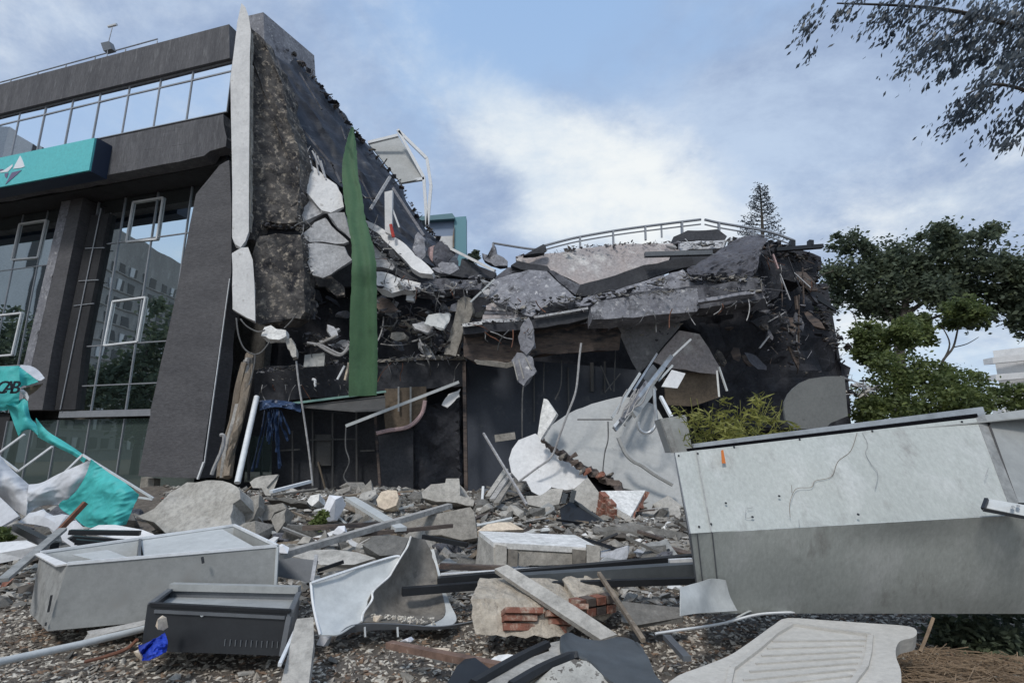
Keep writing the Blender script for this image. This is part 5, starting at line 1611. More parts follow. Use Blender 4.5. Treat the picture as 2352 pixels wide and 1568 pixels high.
sheet('strip', 'teal_fabric', [[(82, 960, AY - .1), (110, 990, AY - .2), (145, 1012, AY - .3), (180, 1035, AY - .4), (200, 1052, AY - .5)], [(86, 985, AY - .1), (112, 1008, AY - .3), (140, 1022, AY - .4), (172, 1038, AY - .5), (196, 1056, AY - .5)],
                                  [(86, 1003, AY), (110, 1016, AY - .2), (138, 1030, AY - .35), (168, 1045, AY - .45), (192, 1062, AY - .5)]], amp=.05, seed=9)
A2 = 7.6
sheet('white_cloth', 'white_fabric', [[(66, 1112, A2), (95, 1108, A2), (130, 1090, A2), (170, 1072, A2), (209, 1055, A2)], [(64, 1130, A2 - .2), (95, 1130, A2 - .2), (130, 1122, A2 - .1), (165, 1110, A2 - .1), (196, 1092, A2)],
                                        [(60, 1170, A2 - .2), (95, 1156, A2 - .1), (125, 1155, A2), (150, 1152, A2), (172, 1130, A2)], [(60, 1186, A2 - .2), (75, 1170, A2 - .2), (100, 1160, A2), (130, 1156, A2), (158, 1150, A2)]],
      amp=.06, seed=10, n=34, m_=22)
sheet('turquoise_cloth', 'teal_fabric', [[(209, 1055, A2), (235, 1074, A2 - .05), (262, 1093, A2 - .1), (290, 1110, A2 - .2), (319, 1136, A2 - .2)], [(196, 1092, A2), (222, 1105, A2 - .12), (255, 1115, A2 - .25), (285, 1128, A2 - .3), (316, 1145, A2 - .2)],
                                           [(172, 1130, A2), (205, 1135, A2 - .1), (240, 1150, A2 - .25), (275, 1160, A2 - .35), (308, 1160, A2 - .3)], [(135, 1160, A2), (175, 1172, A2), (220, 1180, A2 - .3), (262, 1188, A2 - .4), (298, 1185, A2 - .3)],
                                           [(172, 1190, A2), (200, 1210, A2 - .2), (232, 1206, A2 - .3), (262, 1208, A2 - .45), (290, 1204, A2 - .3)]], amp=.11, sc=1.9, seed=11, n=46, m_=46)
sheet('grey_cloth', 'white_fabric', [[(-60, 1010, A2), (-20, 1030, A2), (0, 1045, A2), (20, 1070, A2), (66, 1112, A2)], [(-60, 1080, A2 - .2), (-20, 1090, A2 - .3), (10, 1100, A2 - .2), (40, 1120, A2 - .2), (64, 1135, A2 - .2)],
                                       [(-60, 1130, A2 - .2), (-20, 1135, A2 - .2), (0, 1142, A2 - .1), (25, 1165, A2), (60, 1186, A2 - .2)]], amp=.09, seed=12, n=34, m_=20)
for a, b in (((0, 1038), (56, 997)), ((42, 1082), (120, 1025)), ((148, 1085), (190, 1044)), ((0, 1050), (42, 1082)), ((190, 1044), (212, 1058)), ((212, 1058), (352, 1144)), ((319, 1142), (350, 1146)), ((-40, 1068), (0, 1036))):
    MB().bar(at(a[0], a[1], 7.9), at(b[0], b[1], 7.9), .026).build('frame_bar', 'frame_white', aw)
for a, b in (((105, 880), (128, 882)), ((128, 882), (140, 884)), ((140, 884), (330, 880))):
    pass
# black letters printed on the valance
for ch, u, v, h in (('C', -13, 889, 28), ('A', 3, 889, 28), ('B', 20, 889, 28)):
    cu = bpy.data.curves.new('letter', 'FONT')
    cu.body = ch
    cu.size = h / 1200 * AY * 1.36
    cu.extrude = .004
    cu.shear = .25
    cu.offset = .004
    ob = bpy.data.objects.new('letter', cu)
    COL.objects.link(ob)
    dg = bpy.context.evaluated_depsgraph_get()
    me = bpy.data.meshes.new_from_object(ob.evaluated_get(dg))
    bpy.data.objects.remove(ob)
    lo_ = bpy.data.objects.new('letter', me)
    me.materials.clear()
    me.materials.append(MATS['ink'])
    COL.objects.link(lo_)
    lo_.parent = aw
    d = (CAM - at(u, v, AY)).normalized()
    rotm = Matrix.Rotation(R(90) + .1, 4, 'X')
    lo_.matrix_local = Matrix.Translation(at(u, v + h * .5, AY - .5) - ORG[aw]) @ rotm
plainT('signboard', 'pale blue white signboard edge leaning at the far left below the awning', 'signboard', 'white_fabric', 'S', [(-300, 200), (0, 370), (230, 590), (270, 640), (0, 800), (-300, 960)], 6.6, (.3, -1, .5), .05)
barT('steel_bar', 'rusty black bar sticking up in front of the turquoise cloth', 'bar', 'rust', 'S', (1225, 450), (840, 860), 6.2, 6.0, .045)
barT('steel_bar', 'black pipe crossing under the awning beside the open steel box', 'pipe', 'black_metal', 'S', (230, 800), (780, 1080), 6.4, 5.4, .07)
barT('steel_bar', 'long perforated steel angle leaning from the lower left edge up to the bars crossing', 'steel angle', 'metal_dirty', 'S', (900, 830), (40, 1560), 5.6, 4.4, .07, .03)
slabT('fabric_scrap', 'crumpled grey cloth lying below the white part of the awning', 'cloth', 'white_fabric', 'S', [(400, 600), (600, 540), (960, 620), (840, 830), (760, 870), (600, 790), (270, 690)], 6.8, (0, -1, .6), .02, amp=.1, size=.1, seed=141)
slabT('fabric_scrap', 'narrow white strip of cloth trailing toward the open steel box', 'cloth', 'white_fabric', 'S', [(1060, 700), (1180, 800), (1060, 880), (960, 960), (1150, 1080), (1160, 1110), (1020, 1090), (860, 900), (940, 780)], 6.3, (0, -1, .6), .02,
      amp=.03, size=.12, seed=142)
slabT('plaster_sheet', 'white plaster sheet lying flat at the far left behind the steel angle', 'board', 'plaster_white', 'S', [(-200, 1000), (0, 1010), (380, 985), (545, 1060), (330, 1110), (0, 1165), (-200, 1200)], 5.6, (0, -.35, 1), .09, amp=.01, seed=143)
slabT('plaster_sheet', 'broken white slab lying just right of the turquoise cloth', 'board', 'plaster_white', 'S', [(1220, 850), (1400, 770), (1640, 770), (1830, 800), (2060, 840), (2200, 900), (2300, 960), (2200, 1010), (1900, 1020), (1650, 960), (1300, 900)], 6.5,
      (0, -.4, 1), .06, amp=.02, seed=144)
for i, (a, b, y) in enumerate((((1000, 870), (2010, 885), 6.0), ((1050, 960), (1900, 1020), 5.8), ((1080, 1010), (1700, 1060), 5.6))):
    barT('dark_batten', ('upper', 'middle', 'lowest')[i] + ' of three black battens lying between the turquoise cloth and the open steel box', 'batten', 'black_metal', 'S', a, b, y, y + .2, .07, .05)
slabT('concrete_rock', 'big smooth grey boulder of concrete between the awning and the bay', 'concrete chunk', 'concrete_light', 'J',
      [(1050, 190), (1180, 130), (1300, 10), (1420, -65), (1700, -85), (1860, -10), (1850, 60), (1780, 90), (1760, 190), (1780, 250), (1700, 340), (1450, 360), (1320, 350), (1180, 230)], 8.6, (-.2, -1, .7), .7, amp=.06, size=.16,
      seed=146, jag=.03)

# ================================================================== STEEL BOX GIRDER, RIGHT
gd = empty('steel_girder', 'huge pale grey steel box girder lying across the right foreground', 'girder', at(1950, 1400, 4.0))


def hp(x, y, Y):
    q = px('H', [(x, y)])[0]
    return at(q[0], q[1], Y)


TL, TR = hp(92, 490, 4.45), hp(1503, 326, 4.25)
BL, BR = hp(166, 866, 3.95), hp(1672, 777, 3.8)
ext = 1.55
DL, DR = hp(212, 1240, 4.25), hp(1500, 1242, 4.1)
TR2, BR2, DR2 = hp(1727, 290, 4.2), hp(1760, 772, 3.78), hp(1760, 1244, 4.05)
FL2 = TR2 + (TR2 - TR) * 3
BRX = BR2 + (BR2 - BR) * 14
DRX = DR + (DR - DL) * .7
TRX = TR + (BRX - BR)
back = V((.34, .95, -.1))
sub = 0


def skin(name, P4, mt, nx=24, ny=10, amp=.012, th=.008, seed=1, par=gd, off=.0):
    rows = [[P4[0].lerp(P4[1], j / (nx - 1)).lerp(P4[3].lerp(P4[2], j / (nx - 1)), i / (ny - 1)) for j in range(nx)] for i in range(ny)]
    n = (P4[1] - P4[0]).cross(P4[3] - P4[0]).normalized()
    for i, r in enumerate(rows):
        for j, p in enumerate(r):
            f = min(1, j / 2, (nx - 1 - j) / 2, i / 2, (ny - 1 - i) / 2)
            r[j] = p + n * (amp * f * noise.fractal(V((p.x * 1.3 + seed, p.y, p.z * 1.3)), 1, 2, 2) + off)
    return MB().grid(rows, th).build(name, mt, par, smooth=True)


mat('girder_paint', (.41, .425, .40), (.365, .38, .357), .5, scale=.9, c3=(.25, .245, .228), s3=3.5, t3=(.56, .76), stretch=(1.5, 1, .5), bump=.22, bscale=5, c4=(.45, .46, .44), s4=2.5, t4=(.5, .66), grain=.17, gscale=30)
skin('upper_plate', [TL, TR, BR, BL], 'girder_paint', seed=2, amp=.03)
e0, e1 = TR.lerp(TL, .0), BR.lerp(BL, .0)
skin('lower_plate', [BL + V((0, .012, -.006)), BRX + V((0, .012, -.006)), DRX, DL], 'girder_paint', seed=5, amp=.03)
MB().slab([TL, BL, DL, DL + back * .5, TL + back * .6], .01).build('end_plate', 'slate_metal', gd)
MB().slab([TL + back * .05, TRX + back * .05, TRX + back * .7, TL + back * .7], .01).build('top_plate', 'metal_grey', gd)
MB().slab([DL + V((0, 0, .02)), DRX + V((0, 0, .02)), DRX + back * .5, DL + back * .5], .01).build('bottom_plate', 'metal_dirty', gd)
MB().slab([TL + back * .7, TRX + back * .7, DRX + back * .5, DL + back * .5], .01).build('back_plate', 'metal_dirty', gd)
MB().bar(hp(180, 472, 4.6), hp(1532, 300, 4.4), .05, .09).build('top_flange', 'galvanised', gd)
MB().bar(hp(150, 484, 4.5), hp(1505, 320, 4.33), .03, .05).build('flange_gap', 'black_void', gd)
nU = (TR - TL).cross(BL - TL).normalized()
nU = nU if nU.y < 0 else -nU
# seam lines, rivets
for P0, P1, mt in ((TL.lerp(TR, .072), BL.lerp(BR, .066), 'metal_dirty'),):
    MB().bar(P0 + nU * .003, P1 + nU * .003, .008, .004).build('seam', mt, gd)
nD = (DL - BL).cross(BRX - BL).normalized()
nD = nD if nD.y < 0 else -nD
for f0, f1 in ((.02, .02), (.068, .075)):
    MB().bar(BL.lerp(BR, f0) + nD * .003, DL.lerp(DR, f1) + nD * .003, .008, .004).build('seam', 'slate_metal', gd)
for f, g in ((.01, .05), (.075, .05), (.2, .02), (.42, .02), (.66, .02), (.95, .03), (.07, .92), (.03, .94)):
    c = TL.lerp(TR, f).lerp(BL.lerp(BR, f), g) + nU * .004
    MB().tube([c, c + nU * .006], .008, k=8, smooth=False).build('rivet', 'black_metal', gd)
# right neighbour piece with the joint strips
J0, J1 = hp(1540, 312, 4.3), hp(1700, 722, 3.9)
FR0, FR1 = hp(1727, 286, 4.4), hp(2300, 210, 4.6)
skin('joint_strip', [TR + nU * .004, J0 + nU * .01, J1 + nU * .01, BR + nU * .004], 'metal_dirty', nx=4, ny=8, amp=.003)
MB().bar(hp(1560, 345, 4.24), hp(1692, 715, 3.9), .012, .01).build('seam', 'black_metal', gd)
skin('far_plate', [J0, FR1, hp(2350, 735, 4.15), J1], 'metal_grey', seed=9)
# bracket
br = [hp(1540, 745, 3.66), hp(1562, 704, 3.7), hp(1760, 738, 3.6), hp(1760, 790, 3.56)]
MB().slab(br, .03).build('bracket', 'metal_pale', gd)
bo = [hp(1535, 752, 3.64), hp(1552, 705, 3.68)]
MB().bar(bo[0], bo[1], .02).build('bracket_edge', 'black_metal', gd)
MB().bar(hp(1535, 756, 3.63), hp(1760, 798, 3.54), .012, .02).build('bracket_edge', 'black_metal', gd)
for x, y in ((1675, 742), (1700, 738)):
    MB().tube([hp(x, y, 3.6), hp(x, y, 3.57)], .01, k=8, smooth=False).build('rivet', 'galvanised', gd)
# bent flap at the foot
fl_rows = loft([[hp(118, 1118, 3.7), hp(200, 1095, 3.9), hp(270, 1078, 4.02), hp(330, 1085, 4.08)], [hp(118, 1180, 3.62), hp(210, 1165, 3.78), hp(260, 1160, 3.98), hp(350, 1160, 4.08)],
                [hp(118, 1252, 3.6), hp(200, 1240, 3.72), hp(280, 1235, 3.9), hp(385, 1228, 4.08)]], 20, 10, amp=.02, sc=5)
MB().grid(fl_rows, .006).build('bent_flap', 'metal_pale', gd, smooth=True)
# scratches, stains
for i, pts in enumerate(([(945, 395), (915, 480), (855, 530), (825, 600), (750, 620), (730, 650), (665, 655), (640, 690), (628, 740), (632, 790)], [(970, 395), (995, 450), (985, 490), (1010, 540), (1042, 585), (1030, 655)],
                         [(638, 640), (640, 675)], [(672, 800), (675, 832)], [(430, 750), (455, 745)], [(425, 755), (422, 790), (450, 792)], [(1560, 560), (1545, 600)])):
    sub = Pl(TL, nU)
    q = px('H', pts)
    MB().tube([sub.at(u, v, -.004) for u, v in q], .0019, k=5).build('scratch', 'timber' if i in (0, 2) else 'metal_dirty', gd)
for x, y in ((330, 725), (455, 790), (580, 692), (950, 778)):
    c = sub.at(*px('H', [(x, y)])[0], -.004)
    MB().tube([c, c + nU * .004], .009, k=8, smooth=False).build('scratch', 'black_metal', gd)
plainT('orange_tag', 'small orange tag hanging over the top edge of the girder', 'tag', flat('orange', (.55, .16, .03), .6) and 'orange', 'H', [(308, 478), (318, 474), (330, 538), (312, 538)], 4.3, (0, -1, .3), .004)

# ================================================================== FOREGROUND PIECES
# open grey steel box, left
ob = empty('open_steel_box', 'long open topped grey steel box lying on the gravel at left', 'steel box', gz(360, 1420))
FLt, FRt, BRt, BLt = p3('J', [(520, 548, 4.35), (2122, 412, 4.85), (1792, 255, 5.6), (308, 462, 4.85)])
FLb, FRb = p3('J', [(362, 1065, 4.3), (2095, 905, 4.75)])
FLf = p3('J', [(425, 555, 4.36)])[0]
BLb = p3('J', [(225, 925, 4.8)])[0]
BRb = FRb + (BRt - FRt)
gi = V((0, .03, 0))
skin('front_panel', [FLt, FRt, FRb, FLb], 'metal_box', amp=.015, seed=21, par=ob)
MB().slab([BLt, FLt, FLb, BLb], .02).build('end_panel', 'metal_dirty', ob)
MB().slab([FRt, BRt, BRb, FRb], .02).build('end_panel', 'metal_grey', ob)
MB().slab([BLt, BRt, BRb, BLb], .02).build('back_panel', 'metal_pale', ob)
mid0, mid1 = FLt.lerp(FRt, .1), BLt.lerp(BRt, .1)
dn = V((0, .05, -.22))
MB().slab([FLt + dn, FRt + dn, BRt + dn, BLt + dn], .02).build('shelf', 'metal_grey', ob)
d0, d1 = FLt.lerp(FRt, .31), BLt.lerp(BRt, .47)
MB().slab([d0, d1, d1 + V((0, 0, -.22)), d0 + V((0, 0, -.22))], .02).build('divider', 'slate_metal', ob)
MB().slab([FLt.lerp(FRt, .12) + V((0, .1, -.03)), FLt.lerp(FRt, .28) + V((0, .06, -.03)), BLt.lerp(BRt, .38) + V((0, -.15, -.05)), BLt.lerp(BRt, .2) + V((0, -.12, -.05))], .01).build('inner_sheet', 'metal_pale', ob)
MB().slab([d0.lerp(FRt, .02) + V((0, .05, -.04)), FRt.lerp(d0, .12) + V((0, .05, -.05)), BRt + V((-.15, 0, -.02)), d1 + V((.02, 0, -.02))], .01).build('inner_sheet', 'metal_pale', ob)
for a, b, w in ((FLt, FRt, .022), (FRt, BRt, .022), (BLt, BRt, .018)):
    MB().bar(a, b, w, .022).build('rim', 'frame_white', ob)
MB().slab([BLt, FLt, FLf.lerp(FLt, .4) + V((-.04, 0, -.01)), BLt + V((-.03, -.02, -.01))], .012).build('rim_plate', 'plaster_white', ob)
MB().bar(FRt.lerp(FRb, .02), FRb, .02, .03).build('corner_angle', 'metal_pale', ob)
c = p3('J', [(1548, 498, 4.58)])[0]
MB().tube([c, p3('J', [(1556, 545, 4.57)])[0]], .01).build('bolt', 'black_metal', ob)
for y0, y1 in ((790, 920), (1000, 1020)):
    q = px('J', [(395 - (y0 - 790) * .2, y0), (395 - (y1 - 790) * .2, y1)])
    MB().bar(at(*q[0], 4.29), at(*q[1], 4.28), .012).build('slot', 'black_metal', ob)

# black cabinet
bc = empty('black_cabinet', 'black metal equipment cabinet lying on its back on the gravel with an empty top tray', 'cabinet', gz(510, 1490))
a = dict(FLt=(1155, 858, 3.95), FRt=(2228, 912, 3.98), BRt=(2290, 768, 4.45), BLt=(1308, 745, 4.45), FLb=(1105, 1215, 3.9), FRb=(2165, 1255, 3.88), BRb=(2268, 1075, 4.4), BLb=(1260, 1060, 4.4))
a2 = {k: px('J', [v_])[0] for k, v_ in a.items()}
a = {k: p3('J', [v_])[0] for k, v_ in a.items()}
a['FRb'] = Pl(a['FLt'], (a['FRt'] - a['FLt']).cross(a['FLb'] - a['FLt'])).at(a2['FRb'][0], a2['FRb'][1])
MB().slab([a['FLt'], a['FRt'], a['FRb'], a['FLb']], .02).build('front_panel', 'black_metal', bc)
MB().slab([a['FRt'], a['BRt'], a['BRb'], a['FRb']], .02).build('side_panel', 'slate_metal', bc)
MB().slab([a['BLt'], a['FLt'], a['FLb'], a['BLb']], .02).build('side_panel', 'black_metal', bc)
MB().slab([a['BLt'], a['BRt'], a['BRb'], a['BLb']], .02).build('back_panel', 'slate_metal', bc)
dn = V((0, 0, -.055))
MB().slab([a['FLt'] + dn, a['FRt'] + dn, a['BRt'] + dn, a['BLt'] + dn], .015).build('tray', 'metal_grey', bc)
for x, y in (('FLt', 'FRt'), ('FRt', 'BRt'), ('BRt', 'BLt'), ('BLt', 'FLt')):
    MB().bar(a[x], a[y], .035, .02).build('rim', 'slate_metal' if x != 'FLt' or y != 'FRt' else 'black_metal', bc)
MB().bar(a['BLt'] + V((0, 0, .02)), a['BRt'] + V((0, 0, .02)), .06, .05).build('hinge_rail', 'metal_grey', bc)
fn = (a['FRt'] - a['FLt']).cross(a['FLb'] - a['FLt']).normalized()
fn = fn if fn.y < 0 else -fn
MB().bar(a['FLt'].lerp(a['FLb'], .15).lerp(a['FRt'].lerp(a['FRb'], .12), .04) + fn * .012, a['FLt'].lerp(a['FLb'], .15).lerp(a['FRt'].lerp(a['FRb'], .15), .97) + fn * .012, .012, .02).build('trim', 'slate_metal', bc)
MB().bar(a['FRt'].lerp(a['FRb'], .12) + fn * .01, a['FRb'] + fn * .01, .04, .02).build('trim', 'slate_metal', bc)
for i in range(11):
    t = .57 + i * .038
    c = a['FLt'].lerp(a['FRt'], t).lerp(a['FLb'].lerp(a['FRb'], t), .76) + fn * .004
    MB().bar(c + V((0, 0, .02)), c - V((0, 0, .02)), .008, .006).build('vent_slot', 'slate_metal', bc)
c = a['FLt'].lerp(a['FRt'], .38).lerp(a['FLb'].lerp(a['FRb'], .38), .18) + fn * .004
MB().tube([c, c + fn * .01], .012, k=10, smooth=False).build('lock', 'galvanised', bc)

# blue rag with a pale lump
rg = empty('blue_rag', 'crumpled bright blue rag with pale stuffing against the left side of the black cabinet', 'rag', gz(360, 1505))
rows = loft([p3('J', [(1060, 1180, 3.78), (1130, 1150, 3.74), (1210, 1110, 3.72), (1262, 1075, 3.76)]), p3('J', [(1070, 1240, 3.7), (1130, 1210, 3.66), (1210, 1180, 3.66), (1285, 1150, 3.72)]),
             p3('J', [(1095, 1290, 3.64), (1150, 1285, 3.62), (1210, 1255, 3.62), (1275, 1220, 3.66)])], 40, 30, amp=.075, sc=15, seed=3)
MB().grid(rows, .006).build('cloth', 'blue_fabric', rg, smooth=True)
MB().rock(p3('J', [(1238, 1010, 3.76)])[0], .035, .03, .045, seed=3).build('stuffing', 'cream', rg)
MB().rock(p3('J', [(1070, 1245, 3.66)])[0], .02, .02, .045, seed=4).build('stuffing', 'cream', rg)
tubeT('grey_pole', 'long grey pole lying on the gravel at the lower left corner', 'pole', 'metal_pale', 'J', [(-260, 1360, 3.45), (0, 1300, 3.6), (600, 1170, 4.0), (1112, 1045, 4.3)], 4, .024, k=12, smooth=False)
slabT('timber_plank', 'short pale plank tucked under the open steel box behind the grey pole', 'plank', 'timber_grey', 'J', [(668, 1062), (900, 1020), (1125, 975), (1120, 1015), (800, 1080), (680, 1092)], 4.3, (0, -.5, 1), .03, amp=.003, seed=150)
tubeT('rusty_strip', 'rusty bent strip lying on the gravel left of the blue rag', 'metal strip', 'rust', 'J', [(650, 1300, 3.75), (820, 1255, 3.78), (970, 1200, 3.85), (1050, 1130, 3.85)], 3.8, .012)
slabT('wide_plank', 'wide grey board lying lengthwise right of the black cabinet at the bottom edge', 'board', 'concrete_light', 'K', [(225, 1700), (262, 1560), (368, 1120), (380, 1090), (500, 1078), (502, 1270), (470, 1567), (455, 1700)], 3.65, (0, -.45, 1),
      .05, amp=.003, size=.3, jag=.004, seed=151)
barT('pale_batten', 'thin white batten lying along the right side of the black cabinet', 'batten', 'frame_white', 'K', (250, 1430), (365, 1180), 3.5, 4.0, .02)
# torn sheet metal box
ts = empty('torn_sheet_box', 'torn and folded sheet metal casing standing open in the middle foreground', 'metal casing', gz(880, 1470))
KY = 4.4


def kp(x, y, Y):
    return p3('K', [(x, y, Y)])[0]


rows = loft([[kp(482, 822, 4.5), kp(700, 752, 4.7), kp(900, 685, 4.85), kp(1080, 632, 5.0), kp(1142, 630, 5.0)], [kp(495, 940, 4.45), kp(680, 900, 4.6), kp(860, 850, 4.75), kp(1000, 800, 4.85), kp(1070, 770, 4.9)],
             [kp(515, 1060, 4.35), kp(650, 1050, 4.45), kp(780, 1010, 4.55), kp(880, 950, 4.65), kp(945, 888, 4.7)], [kp(540, 1180, 4.25), kp(630, 1165, 4.3), kp(720, 1140, 4.4), kp(810, 1090, 4.5), kp(872, 1055, 4.55)],
             [kp(552, 1210, 4.2), kp(620, 1210, 4.22), kp(690, 1205, 4.25), kp(780, 1150, 4.35), kp(862, 1110, 4.45)]], 34, 26, amp=.012, sc=3, seed=7, smooth=True)
MB().grid(rows, .008).build('outer_sheet', 'metal_pale', ts, smooth=True)
rows2 = loft([[kp(1225, 480, 5.15), kp(1270, 495, 5.3), kp(1325, 503, 5.4)], [kp(1160, 615, 5.0), kp(1290, 610, 5.3), kp(1395, 640, 5.4)], [kp(1062, 782, 4.9), kp(1240, 780, 5.2), kp(1425, 780, 5.3)],
              [kp(942, 890, 4.7), kp(1200, 900, 5.1), kp(1448, 880, 5.15)], [kp(872, 1050, 4.55), kp(1150, 1040, 4.9), kp(1470, 1065, 4.9)], [kp(862, 1112, 4.4), kp(1100, 1120, 4.5), kp(1290, 1140, 4.55)]], 26, 34, amp=.03, sc=2.5, seed=8)
MB().grid(rows2, .008).build('inner_sheet', 'metal_brown', ts, smooth=True)
edge = catmull([kp(1222, 482, 5.1), kp(1195, 560, 5.04), kp(1160, 615, 4.98), kp(1085, 740, 4.9), kp(1055, 785, 4.85), kp(945, 885, 4.68), kp(935, 950, 4.62), kp(872, 1045, 4.5), kp(858, 1110, 4.4)], 5)
MB().tube(edge, .009, k=5, smooth=False).build('torn_edge', 'concrete_white', ts, smooth=True)
MB().tube([kp(485, 824, 4.48), kp(860, 700, 4.8), kp(1080, 634, 4.98), kp(1142, 631, 5.0)], .012, k=5).build('torn_edge', 'frame_white', ts, smooth=True)
MB().tube([kp(482, 822, 4.5), kp(495, 960, 4.43), kp(520, 1090, 4.33), kp(552, 1212, 4.2)], .012, k=5).build('torn_edge', 'frame_white', ts, smooth=True)
MB().grid(loft([[kp(1350, 580, 5.42), kp(1400, 680, 5.36), kp(1440, 840, 5.2), kp(1470, 1060, 4.92), kp(1300, 1150, 4.55)], [kp(1392, 575, 5.42), kp(1440, 760, 5.3), kp(1500, 950, 5.1), kp(1560, 1100, 4.8), kp(1440, 1168, 4.5)]], 24, 5), .008).build('flange', 'metal_pale', ts, smooth=True)
MB().grid(loft([[kp(690, 1212, 4.25), kp(800, 1135, 4.38), kp(1100, 1130, 4.45), kp(1420, 1150, 4.45), kp(1680, 1112, 4.5)], [kp(670, 1250, 4.28), kp(800, 1190, 4.4), kp(1100, 1170, 4.47), kp(1430, 1172, 4.47), kp(1680, 1125, 4.52)]], 24, 4), .008).build('bottom_lip', 'slate_metal', ts, smooth=True)
m = MB()
for i in range(160):
    r0.seed(3000 + i)
    x = r0.uniform(930, 1400)
    m.rock(kp(x, 1075 + (x - 930) * .06 + r0.uniform(-18, 30), 4.62 + r0.uniform(-.1, .1)), .012, .012, .008, seed=i, n=8)
o = m.build('gravel', 'chip_pale', ts)
o['kind'] = 'stuff'
MB().rock(kp(985, 1080, 4.5), .05, .03, .03, seed=5).build('stone', 'cream', ts)
for x in (880, 1122):
    MB().bar(kp(x, 1150, 4.4), kp(x + 4, 1225, 4.38), .012).build('leg', 'metal_pale', ts)
T('crumpled_paper', 'crumpled pinkish white paper ball at the foot of the torn metal casing', 'paper', 'paper_white', MB().rock(gz(745, 1470, .04), .05, .05, .04, seed=9, n=22))
T('crumpled_paper', 'flat crumpled white paper on the gravel right of the torn metal casing', 'paper', 'paper_white', MB().rock(kp(1180, 1262, 4.05), .07, .05, .02, seed=11, n=18))
barT('timber_plank', 'long reddish plank lying on the gravel in the middle foreground', 'plank', 'wood_red', 'K', (1060, 1280), (1900, 1450), 4.0, 3.35, .06, .04)
slabT('timber_plank', 'small broken cream and rust board lying on top of the reddish plank', 'board', 'cream', 'K', [(1220, 1290), (1340, 1300), (1480, 1300), (1510, 1310), (1480, 1350), (1330, 1320), (1225, 1312)], 3.85, (0, -.5, 1), .03, seed=153, amp=.006)

# clay brick masonry block
mb_ = empty('masonry_chunk', 'broken chunk of mortar and red hollow bricks lying under the slanting grey board', 'wall chunk', gz(1240, 1460))


def lp(x, y, Y):
    return p3('L', [(x, y, Y)])[0]


Pf = [lp(340, 740, 4.4), lp(450, 672, 4.6), lp(700, 650, 4.9), lp(1000, 640, 5.0), lp(1400, 620, 5.1), lp(1535, 600, 5.2), lp(1552, 800, 5.0), lp(1425, 890, 4.8), lp(1190, 950, 4.5), lp(1080, 1022, 4.25), lp(500, 1005, 4.2), lp(372, 985, 4.22), lp(335, 850, 4.3)]
Mf = [lp(340, 720, 4.35), lp(600, 700, 4.4), lp(920, 740, 4.45), lp(1185, 760, 4.6), lp(1180, 950, 4.5), lp(1085, 1022, 4.25), lp(500, 1006, 4.2), lp(372, 986, 4.22), lp(335, 850, 4.3)]
MB().crag(Mf, .5, amp=.014, size=.05, sc=9, seed=160, jag=.012, dirv=(.1, 1, .12)).build('mortar_body', 'mortar', mb_)
Mr = [lp(1185, 700, 4.62), lp(1535, 605, 5.0), lp(1552, 800, 4.9), lp(1425, 890, 4.75), lp(1190, 800, 4.62)]
MB().crag(Mr, .35, amp=.015, size=.06, sc=8, seed=161, jag=.012, dirv=(-.2, 1, .2)).build('mortar_body', 'mortar', mb_)
for x0, x1, y0, y1 in ((620, 930, 775, 822), (615, 880, 835, 885), (610, 860, 905, 965), (960, 1175, 800, 850), (975, 1180, 865, 915), (985, 1120, 930, 985), (1010, 1300, 745, 790)):
    MB().slab([lp(x0, y0, 4.22 + (x0 - 600) * .0003), lp(x1, y0 + 3, 4.22 + (x1 - 600) * .0003), lp(x1, y1 + 3, 4.2 + (x1 - 600) * .0003), lp(x0, y1, 4.2 + (x0 - 600) * .0003)], .15).build('brick', 'brick_clay', mb_)
for i in range(4):
    for j in range(2):
        x, y = 1215 + i * 82, 728 - i * 14 + j * 82
        MB().slab([lp(x, y, 4.5 + i * .08), lp(x + 66, y - 12, 4.57 + i * .08), lp(x + 66, y + 52, 4.57 + i * .08), lp(x, y + 64, 4.5 + i * .08)], .1).build('brick', 'burnt_beam' if (i + j) % 2 else 'brick_clay', mb_)
slabT('wide_plank', 'long grey board slanting down over the masonry chunk in the centre foreground', 'board', 'concrete_light', 'L', [(528, 462), (632, 428), (900, 590), (1200, 775), (1535, 1000), (1400, 1042), (1100, 845), (800, 650)], 4.35, (-.1, -.55, 1), .045, amp=.002,
      size=.4, jag=.003, seed=155)
barT('metal_rod', 'thin rusty rod slanting down right of the long grey board', 'rod', 'timber', 'L', (1385, 500), (1750, 1050), 4.9, 3.9, .03)
# black steel rails
for i, (a, b, w, mt, y0, y1, lab) in enumerate((((90, 522), (1400, 437), .045, 'plaster_white', 5.3, 5.6, 'white topped rail behind the masonry chunk'), ((60, 570), (2160, 380), .09, 'black_metal', 5.2, 5.5, 'long black rail in front of the white stone block'),
                                                ((-230, 650), (900, 560), .07, 'black_metal', 4.9, 5.3, 'black rail poking into the torn metal casing'), ((700, 560), (2200, 460), .12, 'rubber', 5.1, 5.3, 'thick black rail above the masonry chunk'),
                                                ((1000, 595), (2200, 560), .06, 'black_metal', 4.95, 5.0, 'lowest black rail next to the bent flap of the girder'), ((80, 440), (620, 462), .06, 'burnt_beam', 5.7, 5.7, 'dark brown rail left of the white stone block'),
                                                ((1960, 405), (2150, 395), .05, 'plaster_white', 5.35, 5.35, 'short white block on the black rails beside the girder'))):
    barT('steel_rail', lab, 'rail', mt, 'L', a, b, y0, y1, w, w * .9)
slabT('rubber_mat', 'dark brown rubbery mat lying under the girder flap', 'mat', 'concrete_dark', 'L', [(1560, 730), (2060, 780), (2070, 860), (1700, 930), (1560, 900)], 4.5, (0, -.5, 1), .03, amp=.03, seed=170)
